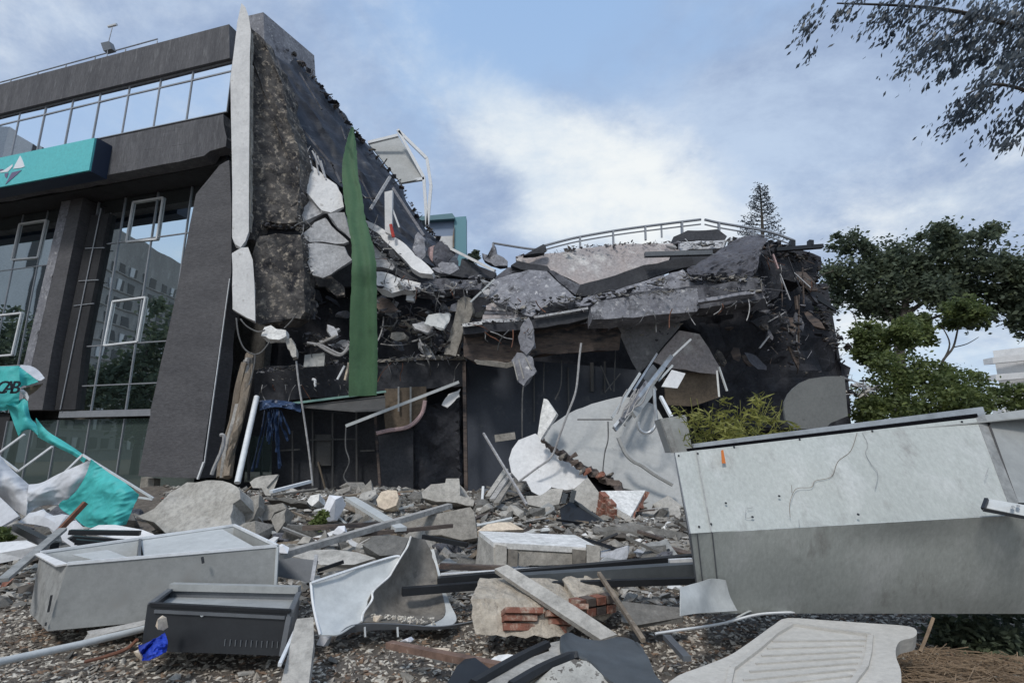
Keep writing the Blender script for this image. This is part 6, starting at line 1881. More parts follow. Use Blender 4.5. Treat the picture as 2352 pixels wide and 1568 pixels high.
# white stone block
wb = empty('white_stone_block', 'white topped rectangular concrete block in the middle of the rubble', 'concrete block', gh(1240, 1300))
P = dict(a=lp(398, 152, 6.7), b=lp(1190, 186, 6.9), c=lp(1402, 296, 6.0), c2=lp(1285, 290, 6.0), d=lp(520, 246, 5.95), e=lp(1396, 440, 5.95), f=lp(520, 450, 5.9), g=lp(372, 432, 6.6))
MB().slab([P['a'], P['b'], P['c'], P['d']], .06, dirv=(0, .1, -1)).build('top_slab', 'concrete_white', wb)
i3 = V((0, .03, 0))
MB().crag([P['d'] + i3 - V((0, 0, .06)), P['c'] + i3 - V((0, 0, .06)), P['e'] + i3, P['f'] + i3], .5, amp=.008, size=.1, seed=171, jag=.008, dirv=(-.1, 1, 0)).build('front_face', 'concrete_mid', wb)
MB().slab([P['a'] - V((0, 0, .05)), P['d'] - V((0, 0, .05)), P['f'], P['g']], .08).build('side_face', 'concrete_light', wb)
for x0, x1 in ((535, 630), (1285, 1395)):
    MB().slab([lp(x0, 262, 5.93), lp(x1, 280, 5.93), lp(x1 - 4, 440, 5.9), lp(x0, 440, 5.9)], .05).build('corner_strip', 'concrete_light', wb)
for x0, x1 in ((640, 720), (1170, 1280)):
    MB().slab([lp(x0, 300, 5.94), lp(x1, 312, 5.94), lp(x1 - 4, 445, 5.91), lp(x0, 445, 5.91)], .05).build('pocket', 'metal_brown', wb)
slabT('cream_slab', 'cream coloured broken slab lying behind the white topped block', 'slab', 'cream', 'L', [(385, 152), (470, 95), (560, 80), (660, 82), (770, 140), (600, 152)], 7.1, (0, -.5, 1), .12, amp=.01, seed=172)
slabT('wall_block', 'square tan concrete block with a bolt hole lying behind the long timber beam', 'concrete block', 'concrete_mid', 'K', [(1130, 380), (1300, 330), (1665, 262), (1690, 300), (1715, 490), (1600, 510), (1450, 470), (1250, 470)], 8.0, (0, -1, .5), .4, amp=.015, size=.2,
      seed=173, jag=.015)
slabT('wall_block', 'tan L shaped block standing at the foot of the corner post', 'concrete block', 'concrete_light', 'K', [(1300, 150), (1370, 90), (1478, 85), (1482, 52), (1578, 52), (1585, 180), (1690, 215), (1680, 255), (1480, 230), (1310, 195)], 10.4, (.05, -1, .35), .4, amp=.03,
      size=.16, seed=174, jag=.03)
slabT('orange_rock', 'orange tan boulder at the back of the rubble left of the L shaped block', 'boulder', 'cream', 'K', [(968, 210), (1000, 150), (1050, 135), (1110, 145), (1130, 200), (1110, 250), (1030, 275), (985, 260)], 10.0, (0, -1, .5), .35, amp=.05, size=.12, seed=175)
barT('timber_beam', 'long pale timber beam slanting across the rubble toward the tan block', 'timber beam', 'timber_grey', 'K', (225, 632), (1510, 255), 5.9, 8.4, .10, .07)
barT('timber_beam', 'grey board crossing under the long timber beam from the upper left', 'board', 'metal_pale', 'K', (770, 200), (1150, 430), 8.8, 7.2, .16, .05)
barT('dark_batten', 'dark rod lying on the tan block crossing the timber beam', 'rod', 'burnt_beam', 'K', (740, 480), (1530, 402), 6.9, 7.6, .05)
barT('dark_batten', 'charred batten lying below the long timber beam', 'batten', 'burnt_beam', 'K', (420, 420), (1000, 390), 7.3, 7.5, .06)
barT('dark_batten', 'dark batten running right from under the tan block toward the stone block', 'batten', 'black_metal', 'K', (1310, 482), (1640, 545), 6.8, 6.6, .05)
slabT('stone_slab', 'grey purple slab propped behind the torn metal casing', 'slab', 'concrete_dark', 'K', [(860, 540), (960, 480), (1100, 470), (1210, 495), (1150, 620), (990, 630)], 5.8, (0, -.7, 1), .1, amp=.02, seed=176)
slabT('stone_slab', 'pale slab lying flat left of the torn metal casing', 'slab', 'concrete_light', 'K', [(360, 620), (480, 585), (640, 575), (820, 600), (960, 640), (800, 690), (560, 690)], 5.7, (0, -.4, 1), .08, amp=.02, seed=177)
slabT('dark_board', 'dark grey board leaning at the right end of the open steel box', 'panel', 'slate_metal', 'K', [(230, 660), (340, 640), (530, 660), (480, 825), (380, 800), (220, 770)], 5.2, (0, -1, .4), .05, amp=.006, seed=178, jag=.004)
barT('metal_rod', 'pale upright stake between the dark panel and the torn metal casing', 'stake', 'cable_pale', 'K', (522, 625), (490, 820), 5.0, 4.7, .03)
barT('dark_batten', 'short black batten above the rim of the torn metal casing', 'batten', 'black_metal', 'K', (530, 735), (725, 668), 5.3, 5.4, .03)
slabT('bent_bracket', 'pale bent bracket standing on the rubble beside the white pipe', 'bracket', 'concrete_light', 'R', [(280, 270), (340, 215), (420, 195), (610, 175), (470, 330), (520, 370), (520, 420), (460, 415), (420, 330), (320, 330)], 10.2, (0, -1, .4), .05, amp=.01, seed=179)
barT('pale_batten', 'white batten slanting on the rubble below the hanging cable', 'batten', 'frame_white', 'R', (525, 375), (975, 258), 9.8, 10.6, .09, .05)
# rubber sheet and corner frame
rows = loft([[lp(1085, 1005, 3.55), lp(1150, 985, 3.7), lp(1240, 1025, 3.75), lp(1400, 1050, 3.7), lp(1540, 1020, 3.8), lp(1650, 1040, 3.75), lp(1700, 1080, 3.6)],
             [lp(1072, 1060, 3.45), lp(1150, 1060, 3.55), lp(1260, 1090, 3.55), lp(1400, 1110, 3.5), lp(1560, 1110, 3.55), lp(1700, 1130, 3.5), lp(1785, 1180, 3.4)],
             [lp(1080, 1140, 3.35), lp(1130, 1165, 3.35), lp(1250, 1165, 3.38), lp(1380, 1210, 3.3), lp(1550, 1230, 3.3), lp(1700, 1270, 3.25), lp(1850, 1330, 3.1)],
             [lp(1120, 1175, 3.3), lp(1220, 1175, 3.3), lp(1330, 1230, 3.2), lp(1420, 1330, 3.05), lp(1560, 1420, 2.9), lp(1750, 1440, 2.9), lp(1960, 1440, 2.9)]], 60, 40, amp=.09, sc=2.6, seed=6)
T('rubber_sheet', 'dark grey rubber sheet draped over the foot of the long board at the bottom edge', 'rubber sheet', 'rubber', MB().grid(rows, .012), smooth=True)
cf = empty('window_surround', 'corner of a pale window surround with black seals lying in the gravel at the bottom edge', 'window surround', gz(1200, 1560))
MB().slab([lp(960, 1075, 3.55), lp(1070, 1050, 3.55), lp(1080, 1150, 3.35), lp(1120, 1175, 3.3), lp(700, 1420, 2.9), lp(380, 1420, 2.9), lp(700, 1235, 3.2), lp(980, 1135, 3.42)], .05, dirv=(0, .2, -1)).build('member', 'concrete_light', cf)
MB().tube([lp(350, 1420, 2.88), lp(690, 1220, 3.2), lp(960, 1090, 3.5)], .03, k=6).build('seal', 'black_metal', cf)
MB().tube([lp(660, 1430, 2.86), lp(900, 1290, 3.05), lp(1120, 1195, 3.25), lp(1210, 1180, 3.28)], .028, k=6).build('seal', 'black_metal', cf)
slabT('terrazzo_slab', 'speckled white terrazzo slab beside the rubber sheet at the bottom edge', 'slab', mat('terrazzo', (.46, .44, .39), (.38, .365, .33), .8, scale=4, c3=(.09, .08, .07), s3=22, t3=(.55, .60), bump=.4) and 'terrazzo', 'L',
      [(820, 1430), (1010, 1280), (1180, 1205), (1300, 1220), (1400, 1330), (1500, 1440)], 3.05, (0, -.4, 1), .06, amp=.004, seed=180)
slabT('pale_rubble_patch', 'small heap of white sandy plaster behind the window surround corner', 'plaster heap', 'concrete_white', 'L', [(490, 1200), (560, 1165), (640, 1160), (720, 1175), (620, 1235), (520, 1230)], 3.5, (0, -.3, 1), .04, amp=.02, size=.05, seed=181)
T('black_scrap', 'black plastic scrap at the bottom edge left of the window surround', 'scrap', 'black_metal', MB().rock(lp(300, 1390, 2.95), .14, .1, .05, seed=8))
barT('dark_batten', 'short dark steel strip on the gravel right of the rubber sheet', 'steel strip', 'slate_metal', 'L', (1940, 1020), (2110, 1200), 3.95, 3.5, .05, .03)
tubeT('metal_rod', 'thin bent white trim lying under the girder toward the carved panel', 'trim', 'frame_white', 'H', [(0, 1335, 4.0), (100, 1320, 4.05), (300, 1290, 4.1), (480, 1245, 4.15), (650, 1235, 4.2)], 4, .009)
tubeT('metal_rod', 'second thin trim fanning out under the girder', 'trim', 'metal_pale', 'H', [(330, 1290, 4.12), (430, 1235, 4.2), (470, 1228, 4.25)], 4, .007)

# carved panel, bottom right
pp = empty('carved_panel', 'weathered white panel with wavy outline and inset grain lying at the bottom right', 'carved panel', gz(1780, 1500, .1))
PLn = Pl(hp(800, 1420, 3.45), (.0, -.32, 1))
out = [(20, 1600), (105, 1532), (215, 1490), (340, 1440), (420, 1390), (490, 1340), (560, 1290), (620, 1262), (800, 1272), (1000, 1286), (1185, 1300), (1225, 1325), (1210, 1352), (1150, 1368), (1128, 1400), (1128, 1445), (1148, 1500), (1152, 1560), (1140, 1640), (1100, 1700), (200, 1700), (60, 1650)]
oc = [PLn.at(*q_) for q_ in px('H', out)]
oc2 = catmull(oc + [oc[0]], 3)[:-1]
MB().slab(oc2, .09).build('board', 'carved_white' if mat('carved_white', (.47, .445, .405), (.42, .40, .365), .85, scale=3, c3=(.33, .31, .28), s3=10, t3=(.62, .76), bump=.3, bscale=34, stretch=(.6, 1.6, 1), grain=.16, gscale=30) else '', pp)
ins = [(640, 1292), (820, 1318), (1008, 1342), (1002, 1420), (985, 1490), (930, 1560), (880, 1640), (330, 1640), (360, 1500), (480, 1410), (560, 1340)]
ic = [PLn.at(*q_, -.002) for q_ in px('H', ins)]
for a_, b_ in zip(ic, ic[1:] + ic[:1]):
    MB().bar(a_, b_, .03, .022).build('moulding', 'carved_white', pp)
for i in range(7):
    t = (i + 1) / 8
    a_ = ic[0].lerp(ic[2], t) if False else ic[10].lerp(ic[7], t)
    b_ = ic[2].lerp(ic[5], t)
    MB().bar(a_.lerp(b_, .03), b_.lerp(a_, .03), .012, .012).build('grain_rib', 'carved_white', pp)

# ================================================================== RUBBLE
def scatter_mesh(name, mt, n, seed, region, size, flat_=.5, elong=1.6, dens=None, lift=.0, label=None):
    """thousands of small angular fragments lying on the ground, one object"""
    r = random.Random(seed)
    vs_, fs = [], []
    base = [V((1, 0, 0)), V((-1, 0, 0)), V((0, 1, 0)), V((0, -1, 0)), V((0, 0, 1)), V((0, 0, -1))]
    tri = [(0, 2, 4), (2, 1, 4), (1, 3, 4), (3, 0, 4), (2, 0, 5), (1, 2, 5), (3, 1, 5), (0, 3, 5)]
    k = 0
    while k < n:
        x, y = region(r)
        if dens and r.random() > dens(x, y):
            continue
        s_ = size(r, y)
        a = r.uniform(0, 6.283)
        q = Quaternion((r.gauss(0, .25) + 0, r.gauss(0, .25), 0) and V((r.gauss(0, 1), r.gauss(0, 1), .01)).normalized(), r.gauss(0, .45)) @ Quaternion((0, 0, 1), a)
        e = r.uniform(1, elong)
        f = flat_ * r.uniform(.5, 1.3)
        z = hm(x, min(y, 14)) + s_ * f * r.uniform(-.1, .8) + lift
        o = len(vs_)
        for b in base:
            j = V((b.x * e * r.uniform(.7, 1.2) + r.uniform(-.3, .3), b.y * r.uniform(.7, 1.2) + r.uniform(-.3, .3), b.z * f + r.uniform(-.1, .1)))
            p = q @ (j * s_)
            vs_.append((x + p.x, y + p.y, z + p.z))
        fs += [(o + t[0], o + t[1], o + t[2]) for t in tri]
        k += 1
    me = bpy.data.meshes.new(name)
    me.from_pydata(vs_, [], fs)
    me.materials.append(MATS[mt])
    o = bpy.data.objects.new(name, me)
    COL.objects.link(o)
    o['kind'] = 'stuff'
    if label:
        o['label'] = label
    return o


def front_region(r):
    y = 2.5 + (r.random() ** 1.25) * 4.2
    return r.uniform(-1.05, 1.05) * y, y


for i, (mt, n, e) in enumerate((('chip_grey', 15000, 2.2), ('chip_dark', 11000, 2.4), ('chip_brown', 7000, 2.8), ('chip_pale', 12000, 2.0))):
    scatter_mesh('gravel', mt, n, 10 + i, front_region, lambda r, y: r.uniform(.007, .021) * (1.35 if r.random() < .12 else 1), .45, e, label='loose grey brown gravel and chippings covering the foreground ground')


def heap_region(r):
    y = 5.6 + r.random() * 8.2
    return r.uniform(-.95 if y < 9 else -.62, .48) * y + r.uniform(-.5, .5), y


for i, (mt, n) in enumerate((('concrete_dark', 4200), ('concrete_mid', 5200), ('concrete_light', 3200), ('chip_dark', 3200), ('concrete_white', 500), ('brick_clay', 160))):
    scatter_mesh('rubble_fragments', mt, n, 30 + i, heap_region, lambda r, y: r.uniform(.018, .06) * (1.9 if r.random() < .14 else 1), .6, 2.0, label='small broken fragments of concrete and plaster filling the rubble heap')

STOP = ('the', 'of', 'a', 'in', 'on', 'at', 'and', 'lying', 'with', 'to', 'right', 'left', 'behind', 'by', 'beside', 'against', 'under', 'over', 'between', 'small', 'white', 'its', 'long', 'broken', 'standing', 'below', 'above', 'dark', 'just', 'red', 'grey', 'L', 'brown', 'tan', 'lowest', 'upper', 'full', 'showing', 'propped', 'foot', 'back', 'bolt', 'open', 'pale', 'lower', 'along', 'down', 'slanting', 'black')


def near_label(kind_, tone, p, tail=''):
    best, bd = None, 9e9
    for o_ in ANCH:
        q_ = ORG[o_]
        d_ = (V((q_.x, q_.y, 0)) - V((p.x, p.y, 0))).length
        if d_ < bd:
            best, bd = o_, d_
    q_ = ORG[best]
    dx, dy = p.x - q_.x, p.y - q_.y
    w_ = ('right of' if dx > 0 else 'left of') if abs(dx) > abs(dy) else ('behind' if dy > 0 else 'in front of')
    short = ' '.join(best['label'].replace(',', '').split()[:7])
    while short.split()[-1] in STOP or len(('%s %s %s the %s%s' % (tone, kind_, w_, short, tail)).split()) > 16:
        short = ' '.join(short.split()[:-1])
    return '%s %s %s the %s%s' % (tone, kind_, w_, short, tail)


ANCH = [o_ for o_ in COL.objects if o_.parent is None and o_.get('label') and o_.get('category') and o_ in ORG and 4.2 < ORG[o_].y < 12 and -9 < ORG[o_].x < 4.5 and (ORG[o_].z < 1.4 or o_.name == 'torn_awning')
        and o_.get('category') not in ('cable', 'wire', 'litter', 'paper', 'girder')]
CH = ['concrete_dark', 'concrete_mid', 'concrete_light', 'concrete_mid', 'concrete_dark', 'slab_sooty']
pool = []
for i in range(14):
    m = MB().rock((0, 0, 0), 1, random.Random(i).uniform(.5, .9), random.Random(i + 50).uniform(.3, .65), seed=500 + i, n=16, rot=Matrix.Identity(3))
    me = bpy.data.meshes.new('rubble_chunk')
    me.from_pydata([tuple(v_) for v_ in m.v], [], m.f)
    me.materials.append(MATS[CH[i % len(CH)]])
    pool.append(me)
rc = random.Random(77)
KEEP = ((1270, 1135, 1400, 1235), (1345, 1190, 1590, 1270), (1365, 1120, 1500, 1220), (1090, 1200, 1390, 1305), (310, 1095, 570, 1245), (900, 1155, 1105, 1245), (965, 1095, 1095, 1165), (860, 1120, 925, 1170),
        (870, 1230, 960, 1280), (560, 1110, 760, 1250), (1200, 1090, 1390, 1180))
nchunk = 0
while nchunk < 250:
    u, v = (rc.uniform(320, 1560), rc.uniform(1098, 1345)) if rc.random() < .88 else (rc.uniform(0, 330), rc.uniform(1165, 1300))
    if v > 1255 and u > 330 and (u < 640 or u > 1090 and v > 1330):
        continue
    p = gh(u, v)
    if p.y > 13.2 or p.y < 5.0 or any(a <= u <= c and b <= v <= d for a, b, c, d in KEEP):
        continue
    s_ = rc.uniform(.07, .24) * (1.7 if rc.random() < .16 else 1) * (.65 if p.y < 7 else 1)
    o = bpy.data.objects.new('concrete_chunk', pool[rc.randrange(14)])
    o.location = p + V((0, 0, s_ * .25))
    o.scale = (s_, s_, s_)
    o.rotation_euler = (rc.gauss(0, .35), rc.gauss(0, .35), rc.uniform(0, 6.28))
    COL.objects.link(o)
    o['label'] = near_label('concrete chunk', ('small ' if s_ < .12 else 'large ' if s_ > .22 else '') + {'concrete_dark': 'dark grey', 'concrete_mid': 'grey', 'concrete_light': 'pale', 'slab_sooty': 'sooty'}[o.data.materials[0].name.split('.')[0]], p, '' if u > 330 else ' at the left edge' if u < 130 else ' near the open box')
    o['category'] = 'rubble'
    o['group'] = 'broken concrete chunks in the rubble heap'
    nchunk += 1
spool = []
for i, mt in enumerate(('timber', 'timber_grey', 'black_metal', 'concrete_dark', 'metal_pale', 'burnt_beam', 'timber')):
    m = MB().bar((-.5, 0, 0), (.5, 0, 0), .07, .04)
    me = bpy.data.meshes.new('rubble_batten')
    me.from_pydata([tuple(v_) for v_ in m.v], [], m.f)
    me.materials.append(MATS[mt])
    spool.append(me)
ns = 0
while ns < 120:
    u, v = (rc.uniform(560, 1560), rc.uniform(1105, 1340)) if rc.random() < .85 else (rc.uniform(0, 330), rc.uniform(1180, 1300))
    if u > 1090 and v > 1320:
        continue
    p = gh(u, v)
    if p.y > 13 or p.y < 5.2:
        continue
    o = bpy.data.objects.new('broken_batten', spool[rc.randrange(7)])
    L_ = rc.uniform(.35, 1.3)
    o.location = p + V((0, 0, .08))
    o.scale = (L_, rc.uniform(.4, 1.3), rc.uniform(.5, 1.2))
    o.rotation_euler = (rc.uniform(-.6, .6), rc.gauss(0, .22), rc.choice((rc.gauss(.2, .4), rc.gauss(2.7, .5))))
    COL.objects.link(o)
    o['label'] = near_label('batten', ('short ' if L_ < .65 else 'long ' if L_ > 1 else '') + {'timber': 'brown', 'timber_grey': 'grey timber', 'black_metal': 'black', 'concrete_dark': 'dark grey', 'metal_pale': 'pale', 'burnt_beam': 'charred'}[o.data.materials[0].name.split('.')[0]], p)
    o['category'] = 'batten'
    o['group'] = 'broken battens in the rubble heap'
    ns += 1
FANCH = [o_ for o_ in COL.objects if o_.parent is None and o_.get('label') and o_.get('category') and o_ in ORG and 2.6 < ORG[o_].y < 5 and abs(ORG[o_].x) < 4 and o_.get('category') not in ('girder', 'cable', 'strip')]
ANCH_, nst = ANCH, 0
while nst < 55:
    u, v = rc.uniform(0, 1560), rc.uniform(1400, 1566)
    p = gh(u, v)
    s_ = rc.uniform(.018, .05)
    o = bpy.data.objects.new('loose_stone', pool[rc.randrange(14)])
    o.location = p + V((0, 0, s_ * .3))
    o.scale = (s_ * rc.uniform(.8, 1.5), s_, s_ * .8)
    o.rotation_euler = (rc.gauss(0, .4), rc.gauss(0, .4), rc.uniform(0, 6.28))
    COL.objects.link(o)
    ANCH = FANCH
    o['label'] = near_label('loose stone on the gravel', ('larger ' if s_ > .036 else '') + {'concrete_dark': 'dark grey', 'concrete_mid': 'tan grey', 'concrete_light': 'pale', 'slab_sooty': 'sooty'}[o.data.materials[0].name.split('.')[0]], p)
    o['category'] = 'stone'
    o['group'] = 'loose stones on the foreground gravel'
    nst += 1
ANCH = ANCH_
npl = 0
while npl < 46:
    u, v = rc.uniform(560, 1560), rc.uniform(1105, 1330)
    if any(a <= u <= c and b <= v <= d for a, b, c, d in KEEP):
        continue
    p = gh(u, v)
    if p.y > 13 or p.y < 5.6:
        continue
    mt, tone = rc.choice((('plaster_white', 'white'), ('concrete_light', 'pale'), ('plaster_grey', 'light grey'), ('metal_dirty', 'dull grey'), ('concrete_mid', 'tan grey'), ('slate_metal', 'slate grey')))
    w = rc.uniform(.14, .42)
    n_ = V((rc.gauss(0, .3), rc.gauss(-.25, .3), 1)).normalized()
    x_ = n_.cross(V((rc.gauss(0, 1), rc.gauss(0, 1), 0))).normalized()
    y_ = n_.cross(x_)
    k = rc.randrange(4, 7)
    pts = [p + V((0, 0, .09)) + x_ * math.cos(6.283 * i / k + rc.uniform(-.25, .25)) * w * rc.uniform(.7, 1.2) + y_ * math.sin(6.283 * i / k + rc.uniform(-.25, .25)) * w * rc.uniform(.4, .8) for i in range(k)]
    T('panel_shard', near_label('flat shard', ('small ' if w < .22 else 'wide ' if w > .34 else '') + tone, p), 'shard', mt, MB().crag(pts, rc.uniform(.02, .06), amp=.008, size=.1, jag=.02, seed=npl, dirv=-n_),
      group='flat shards of panel on the rubble heap')
    npl += 1
# distinct pieces of the heap traced from the photograph
for i, (q, y, mt, lab) in enumerate((([(180, 720), (300, 430), (400, 400), (390, 540), (330, 690), (240, 745)], 8.9, 'concrete_mid', 'tall narrow grey chunk standing right of the smooth concrete boulder'),
                                     ([(380, 600), (440, 540), (660, 505), (690, 560), (560, 610), (520, 700), (390, 690)], 9.2, 'concrete_mid', 'pale topped chunk lying right of the tall narrow chunk'),
                                     ([(520, 700), (560, 630), (720, 560), (700, 720), (590, 850), (540, 760)], 8.4, 'concrete_mid', 'brown grey pointed chunk below the pale topped chunk'),
                                     ([(70, 600), (90, 480), (200, 490), (210, 580), (140, 700), (80, 690)], 9.0, 'concrete_dark', 'dark ragged chunk against the smooth concrete boulder'),
                                     ([(820, 970), (900, 890), (1000, 900), (960, 960)], 7.0, 'concrete_light', 'flat pale chunk above the lower end of the timber beam'),
                                     ([(920, 510), (980, 420), (1080, 400), (1080, 480), (1000, 540)], 10.2, 'concrete_white', 'white hollow lump near the grey crossing board'),
                                     ([(450, 430), (560, 430), (760, 440), (960, 490), (940, 530), (700, 500), (460, 480)], 9.9, 'concrete_dark', 'long dark slab fragment under the slanting white batten'),
                                     ([(1040, 940), (1100, 860), (1150, 790), (1190, 850), (1190, 920), (1060, 985)], 6.9, 'concrete_mid', 'small grey spur standing on the timber beam'))):
    slabT('concrete_piece', lab, 'concrete chunk', mt, 'R', q, y, (rc.uniform(-.3, .3), -1, .5), .25, amp=.05, size=.12, seed=200 + i, jag=.02)
T('crumpled_paper', 'lavender white bundle of paper on the rubble beside the grey crossing board', 'paper', 'paper_white', MB().rock(p3('R', [(1255, 555, 9.2)])[0], .16, .12, .22, seed=21, n=20))
T('crumpled_paper', 'small white box shaped litter on the rubble above the timber beam', 'litter', 'paper_white', MB().rock(p3('R', [(1300, 845, 7.3)])[0], .12, .08, .06, seed=22, n=14))
T('white_bits', 'bright white crumb on the rubble near the left end of the timber beam', 'litter', 'paper_white', MB().rock(p3('R', [(680, 1030, 5.9)])[0], .08, .05, .03, seed=23, n=12))

# ================================================================== PLANTS
def ruv(k, x, y, Y, rr):
    s_, a, b = CROPS[k]
    return at(x * s_ + a, y * s_ + b, Y), rr * s_ / 1200 * Y


def plant(name, label, cat, mt, k, Y, blobs, count, size, seed, elong=1.8, droop=0.0, trunk=None, group=None, depth=1.0, yj=1.0, hollow=.35, grow=1.12, even=.25, lean=None):
    o = empty(name, label, cat, at(*px(k, [blobs[0][:2]])[0], Y) * 1.0, group)
    bl = []
    r = random.Random(seed)
    for x, y, rr in blobs:
        c, w = ruv(k, x, y, Y, rr * grow)
        bl.append((c + V((0, r.uniform(-yj, yj), 0)), (w, w * depth, w * .85)))
    leaf_cloud(bl, count, size, seed, elong, droop, hollow, even, True, lean).build('crown' if 'tree' in name else 'foliage', mt, o)
    for t in trunk or []:
        P = [at(*px(k, [(x, y)])[0], Y) for x, y in t[0]]
        MB().tube(P, t[1], k=7, taper=t[1] * t[2]).build(t[3] if len(t) > 3 else 'trunk', 'bark', o, smooth=True)
    return o


plant('dense_tree', 'large dark green broad crowned tree to the right of the ruin', 'tree', 'leaf_dark', 'M', 24,
      [(420, 470, 80), (360, 650, 95), (450, 720, 110), (600, 590, 120), (750, 530, 120), (950, 450, 100), (1100, 440, 95), (1190, 430, 60), (700, 690, 150), (880, 600, 140), (1060, 600, 140), (1200, 720, 110),
       (640, 800, 110), (850, 780, 110), (1180, 860, 110), (1020, 760, 100), (500, 480, 40), (860, 440, 60), (560, 830, 80), (760, 860, 60), (1080, 760, 90), (1140, 930, 60)], 27000, .145, 401, 1.5, even=.6,
      trunk=[(([(720, 1700), (720, 1300), (715, 1050), (740, 850), (820, 700)]), .32, .3), (([(718, 1050), (660, 900), (560, 760)]), .12, .3, 'limb'), (([(730, 900), (900, 780), (1080, 620)]), .13, .3, 'limb'),
             (([(722, 1000), (930, 900), (1180, 820)]), .1, .3, 'limb'), (([(470, 1000), (450, 900), (420, 860)]), .03, .5, 'limb')])
plant('dense_tree', 'dark green tree cut by the right edge of the picture', 'tree', 'leaf_dark', 'M', 23, [(1390, 590, 90), (1440, 690, 110), (1380, 770, 90), (1330, 690, 60), (1440, 900, 80), (1500, 980, 80), (1500, 620, 110), (1580, 720, 140), (1470, 820, 60), (1600, 560, 120)], 10000, .165, 402,
      1.5, even=.6, trunk=[(([(1600, 1700), (1590, 1200), (1560, 900), (1500, 700)]), .28, .3)])
plant('slender_tree', 'small yellow green tree with bare forked stems in front of the dark crowned tree', 'tree', 'leaf_mid', 'M', 20, [(1000, 870, 70), (1100, 880, 70), (880, 950, 70), (1150, 900, 40), (940, 900, 60), (1060, 930, 40), (820, 1000, 50), (1000, 1010, 40)],
      4800, .11, 403, 1.6, trunk=[(([(950, 1700), (955, 1300), (965, 1170), (1030, 1080), (1060, 960)]), .07, .4), (([(965, 1170), (1010, 1060), (960, 950)]), .04, .4, 'limb'), (([(700, 1160), (800, 1080), (870, 1010)]), .06, .4, 'limb'),
                                  (([(1030, 1080), (1110, 1060), (1180, 1020)]), .025, .4, 'limb')])
plant('leafy_bush', 'mid green bush against the black end of the ruin', 'bush', 'leaf_mid', 'M', 19.5, [(420, 1040, 60), (520, 1010, 80), (620, 1050, 90), (430, 1120, 60), (560, 1100, 80), (720, 1050, 60)], 5200, .11, 404, 1.5)
plant('leafy_bush', 'broad bright green hedge like bush behind the girder', 'bush', 'leaf_mid', 'M', 17.5,
      [(520, 1190, 70), (720, 1180, 80), (820, 1220, 110), (980, 1240, 110), (1100, 1250, 90), (1180, 1310, 90), (700, 1340, 120), (900, 1370, 130), (1090, 1400, 130), (560, 1380, 100), (600, 1470, 120), (480, 1450, 80),
       (1250, 1380, 80), (1330, 1420, 80), (1420, 1440, 70), (800, 1490, 120), (1000, 1500, 120)], 15000, .10, 405, 1.5)
plant('leafy_bush', 'little dark green bush peeping over the gap in the fallen beams', 'bush', 'leaf_dark', 'O', 26, [(1760, 860, 40), (1830, 820, 45), (1840, 900, 50), (1780, 950, 60)], 900, .10, 406)
plant('leafy_bush', 'thin sprig of leaves beside the spike at the right end of the ruin', 'bush', 'leaf_dark', 'M', 18, [(240, 850, 25), (255, 900, 30), (270, 950, 30), (300, 960, 25)], 420, .08, 407)
plant('overhanging_tree', 'near tree with narrow drooping leaves hanging in from the upper right corner', 'tree', 'leaf_blue', 'N', 7.5,
      [(380, 60, 90), (560, 120, 90), (470, 220, 45), (640, 40, 80), (920, 70, 120), (1000, 200, 110), (1120, 320, 90), (1220, 130, 150), (1450, 180, 150), (1340, 420, 80), (1600, 300, 130), (1570, 500, 60), (1720, 130, 190), (1880, 380, 170),
       (2000, 120, 190), (2010, 660, 150), (1860, 780, 130), (1640, 790, 100), (1500, 880, 70), (1740, 900, 60), (2050, 900, 100), (1880, 1060, 60), (2060, 1180, 60), (2090, 1330, 40), (2150, 500, 200), (2200, 250, 220), (2250, 900, 150),
       (300, 20, 50), (760, 110, 60), (1650, 460, 70), (1850, 560, 70), (1980, 1080, 50)], 6800, .05, 408, 2.5, droop=.55, yj=.8, hollow=.1, grow=1.2, depth=2.4, even=.85, lean=(-.62, .1, -.75),
      trunk=[(([(2900, 7000), (2850, 4200), (2750, 1800), (2600, 500), (2300, 150)]), .2, .35), (([(2600, 500), (2200, 300), (1700, 140), (1200, 60), (500, 30)]), .06, .2, 'limb'),
             (([(2720, 1500), (2300, 900), (1900, 720), (1600, 800)]), .05, .2, 'limb'), (([(1700, 140), (1500, 300), (1330, 420)]), .02, .3, 'limb'), (([(2300, 900), (2150, 1100), (2070, 1330)]), .02, .3, 'limb')])
# araucaria like pine behind the roof rail
pn = empty('pine_tree', 'sparse grey green pine top showing above the curved roof railing', 'tree', at(1752, 600, 34))
MB().tube([at(1752, 1020, 34), at(1752, 600, 34), at(1750, 500, 34), at(1745, 425, 34)], .22, taper=.03).build('trunk', 'bark', pn, smooth=True)
bl, m = [], MB()
r0.seed(12)
for i in range(15):
    v0 = 432 + i * 8.5
    w_ = 12 + i * 3.4
    for sgn in (-1, 1):
        for k in range(2):
            f = r0.uniform(.6, 1.05)
            a, b = at(1749, v0 + 8, 34), at(1749 + sgn * w_ * f, v0 - 6 + r0.uniform(-4, 8), 34 + r0.uniform(-1.2, 1.2))
            m.tube([a, (a + b) / 2 + V((0, 0, -.1)), b], .03, k=4, taper=.012)
            for t in (.35, .6, .8, 1.0):
                bl.append((a.lerp(b, t), (.22, .22, .16)))
m.build('branches', 'bark', pn)
leaf_cloud(bl, 2600, .09, 77, 1.6).build('crown', 'leaf_blue', pn)
